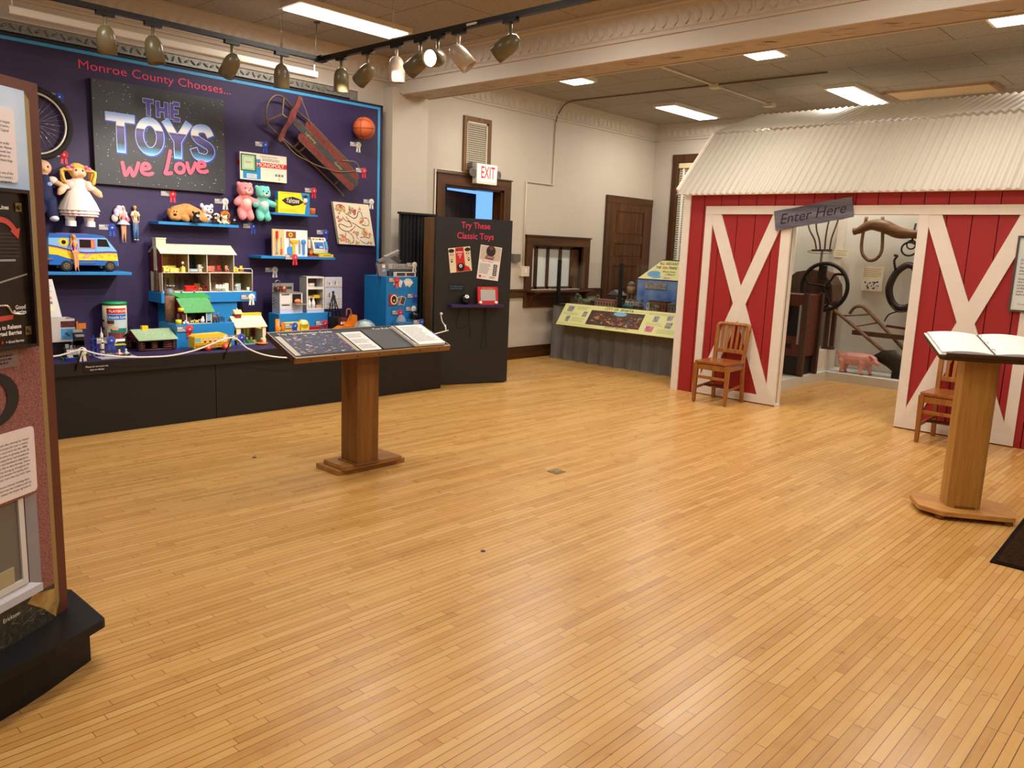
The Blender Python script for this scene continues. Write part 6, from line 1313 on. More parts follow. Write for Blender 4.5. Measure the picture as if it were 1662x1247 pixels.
def misc_toys():
    z = TZ
    b = B(TR(-7.16, 4.222, z)); b.lathe([(0, -.022), (.095, -.022), (.1, -.012), (.1, .012), (.095, .022), (0, .022)], ORANGE, 28, M=aim((0, 0, .1005), (.5, .87, 0))); b.lathe([(0, .0225), (.02, .0225), (.02, .03), (0, .03)], YELLOW, 12, M=aim((0, 0, .1005), (.5, .87, 0)))
    one(b, 'toy_disc', 'orange toy disc wheel standing on edge left of the blue block', 'toy wheel', (-7.16, 4.222, z))
    def truck():
        t = thing('toy_truck', 'yellow and red toy dump truck in front of the blue block under the stove', 'toy truck', (-7.12, 4.47, z)); Y = mat('truck_yellow', (244, 206, 60), .35)
        b = B(); b.box((-7.17, 4.27, z + .05), (-7.10, 4.44, z + .16), Y); b.box((-7.165, 4.275, z + .16), (-7.105, 4.435, z + .165), Y); b.build('tipper_body', t)
        b = B(); b.box((-7.17, 4.455, z + .05), (-7.10, 4.55, z + .14), Y); b.build('cab', t)
        b = B(); b.lathe([(.0, -.035), (.045, -.035), (.045, .035), (0, .035)], mat('truck_cream', (230, 210, 130), .4), 20, M=TR(-7.135, 4.50, z + .14, 0, 0, R(90))); b.build('roof_drum', t)
        b = B(); b.box((-7.18, 4.26, z + .03), (-7.09, 4.72, z + .05), RED); b.box((-7.16, 4.55, z + .05), (-7.11, 4.70, z + .11), mat('truck_red', (170, 24, 40), .35)); b.build('chassis', t)
        for y in (4.31, 4.46, 4.66):
            for x in (-7.18, -7.09): b = B(); b.lathe([(0, -.01), (.03, -.01), (.03, .01), (0, .01)], INK, 16, M=TR(x, y, z + .0302, 0, 0, R(90))); b.build('wheel', t)
    truck()
    def loader():
        t = thing('toy_crawler', 'orange steel toy crawler tractor at the foot of the blue cabinet', 'toy tractor', (-7.0, 4.94, z)); O = mat('crawler_orange', (236, 128, 16), .4)
        b = B(); b.box((-7.06, 4.90, z + .09), (-6.98, 5.07, z + .16), O); b.prism([(4.985, .16), (5.065, .16), (5.062, .225), (5.03, .232)], -.04, .04, O, M=fr((-7.02, 0, z), (0, 1, 0), (0, 0, 1))); b.build('body', t)
        b = B(); b.prism([(4.79, .08), (4.86, .12), (4.98, .12), (4.98, .08)], -.05, .05, O, M=fr((-7.0, 0, z), (0, 1, 0), (0, 0, 1))); b.build('front_plate', t)
        b = B(); b.box((-7.05, 4.87, z + .12), (-6.99, 4.94, z + .20), mat('crawler_engine', (110, 40, 20), .5)); [b.box((-6.99, 4.86 + k * .03, z + .135), (-6.985, 4.88 + k * .03, z + .16), PAPER) for k in range(3)]; b.build('engine', t)
        b = B(); b.tube(catmull([(-7.0, 4.94, z + .22), (-7.0, 4.945, z + .285), (-7.0, 4.99, z + .285), (-7.0, 5.0, z + .22)], 4), .007, mat('crawler_rust', (180, 110, 50), .5), 6); b.build('canopy_frame', t)
        for x in (-7.09, -6.95): b = B(TR(x, 4.95, z + .045)); b.rbox((-.016, -.14, -.045), (.016, .12, .045), .044, mat('crawler_track', (50, 40, 30), .7), axis=0); b.build('track', t)
    loader()
    t = thing('toy_derrick', 'black lattice toy derrick between the refrigerator and the orange crawler', 'toy derrick', (-7.155, 4.88, z)); b = B(); A = (-7.155, 4.88, z + .46)
    ft = [(-7.19, 4.84, z + .2), (-7.12, 4.84, z + .2), (-7.19, 4.945, z + .2), (-7.12, 4.945, z + .2)]
    for f in ft: b.cyl(f, A, .006, BLACK, n=6)
    for q in (.25, .45, .65):
        P = [Vector(f).lerp(Vector(A), q) for f in ft]
        for i, j in ((0, 1), (1, 3), (3, 2), (2, 0)): b.cyl(P[i], P[j], .003, BLACK, n=5); 
        b.cyl(P[1], Vector(ft[3]).lerp(Vector(A), q + .2), .003, BLACK, n=5)
    b.ball(A, .014, BLACK, 8); b.build('lattice', t); b = B(); b.prism([(-.03, 0), (.03, 0), (.038, .2), (-.038, .2)], -.06, .05, mat('derrick_base_black', (18, 18, 22), .6), M=fr((-7.155, 4.89, z), (1, 0, 0), (0, 0, 1))); b.build('base', t)
    # clear dome popper and its neighbours
    G = mat('clear_plastic', (220, 236, 244), .08, alpha=.28); t = thing('dome_game', 'clear plastic dome toy with white rim in front of the blue cabinet', 'dome toy', (-6.80, 5.03, z)); b = B(TR(-6.80, 5.03, z)); b.lathe([(.12, .0), (.125, .02), (.12, .10), (.10, .15), (.06, .185), (0, .2)], G, 24); b.build('dome', t); b = B(TR(-6.80, 5.03, z)); b.lathe([(.0, 0), (.13, 0), (.13, .02), (0, .022)], mat('pale_mint', (190, 214, 206), .4), 24); b.lathe([(.05, .022), (.07, .12), (.045, .17), (0, .18)], mat('pale_mint', (190, 214, 206), .4), 14); b.build('base', t)
    t = thing('popper_game', 'small clear dome game standing low at the blue cabinet front', 'dome toy', (-6.93, 5.66, z)); b = B(TR(-6.93, 5.66, z)); b.box((-.055, -.12, 0), (.055, .17, .13), mat('popper_blue_base', (60, 130, 180), .3)); b.build('base', t); b = B(TR(-6.93, 5.62, z + .13)); b.lathe([(.055, 0), (.054, .03), (.03, .075), (0, .09)], G, 20); b.build('dome', t)
    t = thing('game_leaflet', 'pale blue boxed game lying at the right end of the platform', 'game box', (-6.72, 5.72, z)); b = B(); b.box((-6.80, 5.58, z), (-6.66, 5.84, z + .05), mat('pale_blue_box', (176, 206, 222), .5)); b.build('box', t); b = B(); b.box((-6.66, 5.62, z + .012), (-6.6588, 5.80, z + .04), PAPER); b.build('label', t)
    # things fixed to the front of the tall blue cabinet
    X = -7.0; CF = fr((X, 0, 0), (0, 1, 0), (0, 0, 1))
    def fan(label, y, zc, sp, rot0):
        t = thing('card_fan', label, 'playing cards', (X, y, zc), 0, 'fans of playing cards')
        for k in range(7):
            a = rot0 + (k - 3) * sp; F = CF @ Matrix.Translation((y, zc - .04, .0015 + .0012 * k)) @ Matrix.Rotation(-a, 4, 'Z'); b = B(F); b.rbox((-.026, .0, 0), (.026, .078, .0008), .004, PAPER); b.disc(-.017, .066, .001, .004, RED if k % 2 == 0 else INK, 6); b.disc(.012, .02, .001, .0045, RED if k % 2 == 0 else INK, 6); b.build('card', t)
    fan('left fan of white playing cards on the blue cabinet', 5.632, 1.155, .22, -.25); fan('right fan of white playing cards on the blue cabinet', 5.76, 1.165, .22, .15)
    t = thing('photo_booklet', 'red booklet with a round black and white picture on the blue cabinet', 'booklet', (X, 5.555, .98)); b = B(CF); b.box((5.50, .915, .001), (5.60, 1.035, .018), RED); b.build('cover', t); b = B(CF); b.disc(5.557, .975, .0185, .046, CREAM, 20, ry=.055); b.disc(5.557, .975, .019, .034, INK, 16, ry=.042); b.disc(5.557, .965, .0195, .014, mat('portrait_skin', (230, 176, 140), .6), 10); b.build('round_picture', t)
    t = thing('picture_cards', 'pair of tilted dark picture cards on the blue cabinet', 'cards', (X, 5.68, .98))
    for k, (y, a, m) in enumerate(((5.655, .25, mat('picture_card_tan', (170, 130, 90), .5, c2=(70, 60, 70), vs=60)), (5.69, -.35, mat('picture_card_dark', (120, 80, 60), .5, c2=(30, 30, 40), vs=60)))): b = B(CF @ Matrix.Translation((y, .96, .002 + k * .003)) @ Matrix.Rotation(a, 4, 'Z')); b.rbox((-.032, -.045, 0), (.032, .045, .002), .005, PAPER); b.rect(-.027, -.04, .027, .04, .0025, m); b.build('card', t)
    t = thing('black_ball_toy', 'black round ball toy fixed near the right edge of the blue cabinet', 'ball toy', (X, 5.81, .80)); b = B(); b.ball((X + .055, 5.825, .79), .055, mat('gloss_black', (12, 12, 14), .12), 20); b.build('ball', t); b = B(); b.box((X, 5.78, .735), (X + .08, 5.865, .742), MATS['clear_plastic']); b.build('bracket', t)
    # console, light gun and cartridge rack on top of the cabinet
    Gy = mat('console_grey', (128, 124, 122), .45); Lt = mat('console_light_grey', (176, 172, 168), .45); Dg = mat('console_dark_grey', (74, 72, 74), .5); zt = 1.226
    t = thing('game_console', 'grey video game console on top of the blue cabinet', 'game console', (-7.15, 5.63, zt)); b = B(); b.box((-7.22, 5.55, zt + .06), (-7.07, 5.885, zt + .135), Lt); b.box((-7.07, 5.55, zt + .062), (-7.068, 5.885, zt + .082), Dg); b.build('case', t); b = B(); b.box((-7.21, 5.56, zt), (-7.08, 5.88, zt + .06), Dg); b.build('base', t); b = B(); b.box((-7.068, 5.60, zt + .088), (-7.066, 5.78, zt + .13), mat('console_flap', (150, 146, 144), .4)); b.text('Nintendo', .018, Dg, 5.66, zt + .1, 0, M=fr((-7.0655, 0, 0), (0, 1, 0), (0, 0, 1))); b.build('front_flap', t)
    t = thing('game_cartridge', 'grey game cartridge leaning at the left of the console', 'game cartridge', (-7.10, 5.475, zt)); b = B(TR(-7.10, 5.475, zt)); b.prism([(-.045, 0), (.062, 0), (.07, .132), (-.085, .14)], -.012, .012, Gy, M=fr((0, 0, 0), (0, 1, 0), (0, 0, 1))); b.build('shell', t); b = B(fr((-7.0875, 5.475, zt), (0, 1, 0), (0, 0, 1))); b.rect(-.005, .09, .035, .128, .0005, PAPER); b.rect(.0, .05, .04, .08, .0005, mat('cartridge_blue', (150, 190, 226), .4)); b.rect(.002, .082, .03, .09, .0005, mat('cartridge_red', (120, 40, 40), .4)); b.build('label', t)
    t = thing('light_gun', 'grey toy light gun lying on top of the console', 'toy gun', (-7.14, 5.62, zt + .136)); b = B(); F = fr((-7.14, 5.45, zt + .155), (0, .28, .105), (0, -.105, .28)); b.T = F; b.box((0, -.012, -.015), (.30, .018, .015), Gy); b.box((.1, .016, -.017), (.31, .03, .017), Lt); b.build('barrel', t); b = B(F); b.prism([(.17, -.012), (.24, -.012), (.31, -.10), (.27, -.115), (.22, -.06)], -.014, .014, Dg); b.build('grip', t)
    t = thing('cartridge_rack', 'white two-window cartridge rack in front of the console', 'rack', (-7.03, 5.74, zt)); b = B()
    for y0, y1, z0, z1 in ((5.605, 5.612, 0, .05), (5.742, 5.75, 0, .05), (5.878, 5.886, 0, .05), (5.612, 5.878, .043, .05), (5.612, 5.878, 0, .005)): b.box((-7.06, y0, zt + z0), (-7.01, y1, zt + z1), PAPER)
    b.build('frame', t)
    for y in (5.62, 5.755): b = B(); b.box((-7.058, y, zt + .006), (-7.02, y + .115, zt + .04), Dg); b.box((-7.02, y + .02, zt + .014), (-7.019, y + .1, zt + .024), mat('cartridge_red', (120, 40, 40), .4)); b.build('cartridge', t)
misc_toys()

# rope barrier along the front of the platform, and the notice
def barrier():
    Rw = mat('white_cord', (236, 228, 220), .6)
    def post(y0, y1, z0, z1, label):
        t = thing('rope_post', label, 'post', (-6.55, y0, z0), 0, 'small rope posts'); b = B(); b.cyl((-6.55, y0, z0), (-6.50, y1, z1), .006, BLACK, n=8); b.build('rod', t); b = B(); b.ball((-6.50, y1, z1 + .005), .012, BLACK, 10); b.build('cap', t)
    post(2.13, 2.165, .53, .693, 'thin black rope post leaning at the brick castle end of the platform'); post(3.33, 3.385, .53, .72, 'thin black rope post leaning in front of the toy bus')
    b = B(); P = [(1.85, .66), (1.99, .664), (2.066, .68), (2.16, .697), (2.285, .655), (2.468, .622), (2.659, .606), (2.861, .606), (3.072, .640), (3.38, .724), (3.523, .623), (3.703, .547), (3.955, .505), (4.4, .50), (4.9, .53), (5.5, .60), (5.93, .665)]
    b.tube(catmull([(-6.49, y, z) for y, z in P], 5), .0065, Rw, 8); one(b, 'barrier_rope', 'long white cord swagged along the front of the toy platform', 'rope', (-6.49, 3.9, .6))
    t = thing('rope_end', 'knotted white cord end tied to the black panel corner', 'rope', (-6.6, 5.95, .7)); b = B(); b.tube(catmull([(-6.54, 5.94, .662), (-6.60, 5.985, .70), (-6.62, 5.96, .74), (-6.63, 5.945, .80), (-6.63, 5.945, .83)], 5), .0065, Rw, 8); b.build('cord', t)
    b = B(); b.ball((-6.605, 5.985, .70), .014, Rw, 8); b.ball((-6.63, 5.945, .835), .017, Rw, 8); b.build('knots', t)
    t = thing('notice', 'small black notice reading Please do not touch the toys on display', 'notice', (-6.548, 2.285, .545)); b = B(); b.box((-6.5495, 2.187, .512), (-6.545, 2.384, .578), mat('notice_black', (16, 14, 14), .4)); b.build('plate', t); b = B(fr((-6.5445, 2.285, 0), (0, 1, 0), (0, 0, 1))); b.text('Please do not touch the', .019, PAPER, 0, .548, 0, 'c', width=.165); b.text('toys on display', .019, PAPER, 0, .524, 0, 'c', width=.105); b.build('lettering', t)
barrier()

# ================================================================ kiosk at the left edge
def kiosk():
    O = (-3.045, .88, 0); U = Vector((-.552, .834, 0)); N = Vector((.834, .552, 0)); KF = fr(O, U, (0, 0, 1))
    t = thing('exhibit_kiosk', 'tall farming exhibit kiosk with brown edge cut off by the left frame', 'exhibit kiosk', (-3.05, .8, 0))
    b = B(KF); base = [(.069, .078), (-.144, .077), (-.25, .07), (-.34, .057), (-.6, .02), (-1.0, -.06), (-1.0, -.5), (.069, -.5)]
    XZ = Matrix(((1, 0, 0, 0), (0, 0, 1, 0), (0, 1, 0, 0), (0, 0, 0, 1)))
    def slab(P, z0, z1, m): b.add([(x, z0, d) for x, d in P] + [(x, z1, d) for x, d in P], [tuple(range(len(P))), tuple(reversed(range(len(P), 2 * len(P))))] + [(i, len(P) + i, len(P) + (i + 1) % len(P), (i + 1) % len(P)) for i in range(len(P))], m)
    KB = mat('kiosk_black', (14, 12, 11), .5, spec=.3)
    slab(base, 0, .165, KB); b.build('plinth', t)
    b = B(KF); slab([(.218, -.111), (.044, .158), (.034, .171), (.02, .172), (-.19, .152), (-.38, .112), (-.7, .06), (-1.05, .02), (-1.05, -.55), (.218, -.55)], .165, .197, mat('kiosk_base_board', (16, 15, 16), .4, spec=.3)); b.build('base_board', t)
    Br = mat('kiosk_brown', (92, 42, 24), .5, var=.06, vs=8); Tn = mat('kiosk_tan_edge', (150, 124, 74), .5)
    b = B(KF); b.box((-.95, .197, -.35), (.075, 2.077, -.012), Br); b.build('body', t)
    b = B(KF); b.quad([(.022, .24, -.0115), (.075, .197, -.0115), (.075, 2.077, -.0115), (.022, 2.02, -.0115)], Br); b.prism([(0, .20), (.022, .25), (.022, 2.015), (0, 2.04)], -.012, -.002, Tn); b.build('bevel_edge', t)
    # printed photograph: sky, field, cranberry bed; the window niche is an opening in it
    b = B(KF); sk = mat('kiosk_sky_print', (160, 190, 226), .45, c2=(206, 220, 238), vs=4); cb = mat('kiosk_cranberry_print', (170, 110, 102), .5, c2=(98, 52, 50), vs=190)
    def q(x0, y0, x1, y1, m, z=.0): b.box((x0, y0, -.011), (x1, y1, z), m)
    q(-.95, 1.385, 0, 2.04, sk); q(-.95, .69, 0, 1.37, cb); q(-.058, .33, 0, .69, cb); q(-.95, .33, -.75, .69, cb); q(-.95, 1.37, 0, 1.385, mat('kiosk_water_print', (150, 180, 200), .5))
    b.quad([(-.95, 1.386, .0004), (0, 1.386, .0004), (0, 1.444, .0004), (-.95, 1.444, .0004)], mat('kiosk_field_print', (150, 144, 66), .5)); b.quad([(-.95, 1.444, .0006), (0, 1.444, .0006), (-.006, 1.50, .0006), (-.031, 1.528, .0006), (-.05, 1.50, .0006), (-.95, 1.50, .0006)], mat('kiosk_trees_print', (50, 62, 50), .5))
    q(-.95, .197, 0, .33, mat('kiosk_grass_print', (66, 62, 44), .45, c2=(30, 28, 22), vs=60)); b.quad([(-.10, .33, .0004), (0, .31, .0004), (0, .20, .0004), (-.06, .26, .0004), (-.13, .31, .0004)], mat('kiosk_gold_print', (196, 160, 90), .45, c2=(150, 110, 50), vs=30))
    b.build('front_panel', t)
    b = B(KF); r = random.Random(6)
    for k in range(60): x, y = r.uniform(-.5, -.03), r.uniform(.2, .30); a = r.uniform(-.6, 1.2); L = r.uniform(.01, .035); b.quad([(x, y, .0007), (x + L * math.cos(a), y + L * math.sin(a), .0007), (x + L * math.cos(a), y + L * math.sin(a) + .001, .0007), (x, y + .0013, .0007)], mat('kiosk_straw_print', (170, 164, 130), .5))
    b.text('Erickson', .021, PAPER, -.168, .288, .0011, 'r'); b.build('grass_print', t)
    # text cards
    def card(nm, x0, y0, x1, y1, rows, m, ink, top, step, size, xr):
        b = B(KF); b.rbox((x0, y0, .0012), (x1, y1, .0035), .014, m); c = b.build(nm, t); b = B(KF); y = top
        for s in rows:
            if s: b.text(s, size, ink, xr - .004 * (rows.index(s) % 3), y, .0040, 'r')
            y -= step
        b.build('lettering', c)
    card('upper_text_card', -.62, 1.742, -.052, 1.972, ['Wisconsin is home to the largest', 'cranberry harvest of all growers,', 'and Warrens the Cranberry Capital', '', '', 'The fruit thrives in the acidic', 'peat of the old marshes. Native', 'people gathered it all around, but', 'later growers were drawn to', 'these bogs', '', '', 'Today it is one of the', "largest crops of the county's", 'farms and its programs'], mat('kiosk_card_blush', (236, 222, 218), .5), INK, 1.926, .0133, .0115, -.072)
    card('lower_text_card', -.62, .70, -.054, .93, ['Since settlement dairy farming has shaped', 'the land and culture for over a century', 'and a change occurred in the late 1800s', 'from wheat as the price to growing wheat. By', '1910 most county farms had transitioned', 'as German and Scandinavia adapted to', 'the hills to dairy farming. Dairies', 'and creameries sprung up throughout the', 'state, which became the leading dairy', 'producer more than any other state.', '', 'Farms of Monroe County including dairy,', 'and special crops like cranberry and hay', 'the area remains the largest agricultural'], mat('kiosk_card_blush', (236, 222, 218), .5), INK, .888, .0127, .0105, -.080)
    b = B(KF); b.box((-.5, 1.144, .001), (-.1, 1.20, .003), mat('kiosk_grey_card', (132, 112, 110), .5)); c = b.build('grey_card', t); b = B(KF); b.lines(-.3, 1.155, -.12, 1.19, 3, .0035, INK); b.build('card_print', c)
    # the black berry bounce box
    b = B(KF); Kb = mat('box_frame_black', (34, 22, 18), .3); x0, x1, y0, y1 = -.56, -.036, 1.205, 1.721
    b.box((x0, y0, .001), (x1, y0 + .010, .03), Kb); b.box((x0, y1 - .012, .001), (x1, y1, .03), Kb); b.box((x1 - .010, y0 + .01, .001), (x1, y1 - .012, .03), Kb); b.box((x0, y0 + .01, .001), (x0 + .010, y1 - .012, .03), Kb); bx = b.build('display_case', t)
    b = B(KF); b.box((x0 + .01, y0 + .01, .001), (x1 - .01, y1 - .012, .012), mat('case_dark_back', (44, 36, 26), .3, c2=(22, 18, 14), vs=18)); b.quad([(-.4, 1.37, .0125), (-.05, 1.445, .0125), (-.05, 1.45, .0125), (-.4, 1.378, .0125)], GREY); b.rect(-.4, 1.49, -.095, 1.497, .0125, mat('case_pale_edge', (150, 160, 160), .3))
    for k in range(7): b.rect(-.4, 1.505 + .012 * k, -.075, 1.508 + .012 * k, .0125, mat('case_slat', (70, 66, 52), .4))
    b.build('case_interior', bx)
    b = B(KF); A = mat('berry_arrow', (206, 76, 56), .5); P = catmull([(-.2, 1.61, 0), (-.15, 1.622, 0), (-.115, 1.612, 0), (-.092, 1.59, 0)], 5)
    for i in range(len(P) - 1): d = (P[i + 1] - P[i]).normalized(); w = Vector((-d.y, d.x, 0)) * .009; b.quad([tuple((P[i] - w).xy) + (.014,), tuple((P[i + 1] - w).xy) + (.014,), tuple((P[i + 1] + w).xy) + (.014,), tuple((P[i] + w).xy) + (.014,)], A)
    b.quad([(-.112, 1.588, .0142), (-.07, 1.598, .0142), (-.080, 1.562, .0142)], A); b.quad([(-.3, 1.31, .014), (-.12, 1.318, .014), (-.125, 1.303, .014), (-.3, 1.29, .014)], A); b.build('red_arrow', bx)
    b = B(KF); b.text('Good', .019, PAPER, -.068, 1.334, .0145, 'r', bold=.02); b.text('Berries', .019, PAPER, -.066, 1.318, .0145, 'r', bold=.02); b.text('Push to Release', .019, PAPER, -.092, 1.272, .0145, 'r', bold=.03); b.text('Sorted Berries', .019, PAPER, -.092, 1.252, .0145, 'r', bold=.03); b.text('= Good Berries', .012, PAPER, -.084, 1.226, .0145, 'r', bold=.02); b.disc(-.175, 1.2305, .0145, .005, RED, 10); b.text('Lines', .019, PAPER, -.112, 1.655, .0145, 'r', bold=.03); b.build('lettering', bx)
    b = B(KF); b.tube(catmull([(-.2, 1.35, .018), (-.15, 1.348, .018), (-.13, 1.325, .018), (-.10, 1.318, .018), (-.08, 1.318, .018)], 5), .004, CHROME, 6); b.build('berry_chute', bx)
    for x, y in ((-.072, 1.664), (-.063, 1.26)):
        b = B(KF); b.box((x - .013, y - .014, .012), (x + .013, y + .014, .016), BRASS); b.cyl((x, y, .016), (x, y, .022), .007, mat('hex_nut', (90, 80, 60), .4, .8), n=6); b.build('corner_plate', bx)
    b = B(KF); b.loft([[(-.22 + a * math.cos(k * .1963), 1.047 + c * math.sin(k * .1963), h) for k in range(32)] for a, c, h in ((.112, .09, .001), (.112, .09, .003), (.062, .063, .003), (.062, .063, .001))], INK, False, False); b.build('large_letter', t)
    # window niche with white frame and a small box inside
    b = B(KF); G = mat('niche_grey', (150, 146, 150), .5); b.box((-.75, .33, -.011), (-.058, .358, .004), mat('niche_sill', (196, 194, 200), .4)); b.quad([(-.058, .36, 0), (-.058, .69, 0), (-.10, .69, -.0105), (-.10, .375, -.0105)], G); b.quad([(-.058, .358, .0005), (-.75, .358, .0005), (-.75, .38, -.0105), (-.10, .375, -.0105)], mat('niche_sill', (196, 194, 200), .4)); n = b.build('window_niche', t)
    b = B(KF); W = mat('niche_frame_white', (214, 212, 208), .4); b.box((-.135, .38, -.0105), (-.112, .69, -.004), W); b.box((-.75, .38, -.0105), (-.135, .402, -.004), W); b.box((-.75, .402, -.0118), (-.135, .69, -.0108), mat('niche_dark', (108, 104, 96), .4)); b.box((-.5, .402, -.0106), (-.17, .46, -.006), mat('niche_box_buff', (170, 160, 120), .6)); b.build('niche_frame', n)
kiosk()

# ================================================================ left lectern with the toy identification guide
def lectern():
    t = thing('wooden_lectern', 'oak lectern with wide slanted top showing the toy identification guide', 'lectern', (-4.48, 3.3, 0))
    b = B(); Bs = wood('pale_oak_base', (178, 126, 66), (146, 98, 46), .6, .4, 'y'); b.box((-4.72, 3.075, 0), (-4.445, 3.66, .034), Bs); b.box((-4.67, 3.105, .034), (-4.41, 3.60, .066), Bs); b.build('base', t, bevel=.004)
    b = B(); b.box((-4.585, 3.195, .066), (-4.398, 3.378, .9), OAK); b.build('post', t, bevel=.003)
    b = B(); b.box((-4.60, 3.18, .066), (-4.384, 3.393, .075), OAK_Y); b.build('post_collar', t)
    F = fr((-4.275, 2.642, .875), (0, 1, 0), (-.315, 0, .118)); b = B(F); W, H = 1.268, .338
    b.box((.0, .0, -.03), (W, H, -.002), mat('lectern_top_board', (60, 58, 56), .5)); b.build('top_board', t)
    b = B(F); b.box((-.008, -.016, -.034), (W + .008, 0, .004), OAK_Y); b.box((-.012, 0, -.034), (0, H, .004), wood('walnut_edge', (80, 46, 24), (50, 26, 12), .6, .4)); b.box((W, 0, -.034), (W + .012, H, .004), MATS['walnut_edge']); b.box((-.008, H, -.034), (W + .008, H + .014, .002), MATS['walnut_edge']); b.build('edge_moulding', t)
    for k in range(7): b = B(F); b.cyl((.1 + k * .178, -.0185, -.016), (.1 + k * .178, -.016, -.016), .006, MATS['walnut_edge'], n=10); b.build('screw_plug', t)
    g = B(F); g.rect(.0, .0, W, H, 0, mat('guide_grey', (62, 62, 60), .6, spec=.2)); g.build('guide_sheet', t)
    b = B(F); b.text('Toy Identification Guide', .035, PAPER, .05, .30, .0012, width=.41, bold=.012); b.text('Toy Poll Results', .035, PAPER, .80, .30, .0012, width=.28, bold=.012); b.build('lettering', t)
    b = B(F); b.box((.012, .02, .001), (.50, .283, .003), mat('guide_tan', (176, 160, 130), .4)); b.box((.052, .02, .003), (.47, .283, .0035), mat('guide_photo_violet', (64, 56, 88), .5, spec=.3, c2=(46, 42, 60), vs=12)); ph = b.build('guide_photo', t)
    b = B(F); r = random.Random(21); cs = [mat('guide_dot_' + n, c, .5) for n, c in (('w', (196, 190, 196)), ('b', (70, 90, 160)), ('r', (150, 60, 70)), ('y', (180, 160, 110)), ('g', (110, 106, 120)))]
    for k in range(120): x, y = r.uniform(.06, .455), r.uniform(.03, .275); w, h = r.uniform(.004, .03), r.uniform(.004, .014); b.rect(x, y, min(.468, x + w), y + h, .0037 + k * .00001, cs[r.randrange(5)])
    b.build('photo_toys', ph)
    b = B(F); b.rbox((.515, .018, .001), (.678, .287, .003), .01, PAPER); c = b.build('list_sheet', t); b = B(F); K = mat('list_grey_print', (140, 140, 140), .6)
    for k in range(3): b.lines(.53, .04 + k * .08, .665, .10 + k * .08, 4, .0034, K)
    b.build('list_print', c)
    b = B(F); b.box((.685, .012, .001), (.96, .296, .006), mat('holder_dark', (64, 64, 62), .5)); b.box((.685, .012, .006), (.69, .296, .008), BLACK); b.build('dark_holder', t)
    t2 = thing('ring_binder', 'open white ring binder lying on the right end of the toy guide lectern', 'binder', F @ Vector((1.1, .15, .006)))
    b = B(F); b.box((.955, .004, .0065), (1.232, .30, .024), PAPER); b.build('pages', t2); b = B(F); b.box((.962, .004, .024), (.985, .30, .027), CHROME); [b.tube([(.965 + .012 * math.cos(a), y, .026 + .012 * math.sin(a)) for a in (0, .8, 1.6, 2.4, 3.1)], .0025, CHROME, 5) for y in (.06, .15, .24)]; b.build('ring_bar', t2); b = B(F); b.lines(1.01, .04, 1.2, .28, 13, .0245, mat('list_grey_print', (140, 140, 140), .6)); b.build('page_print', t2)
lectern()

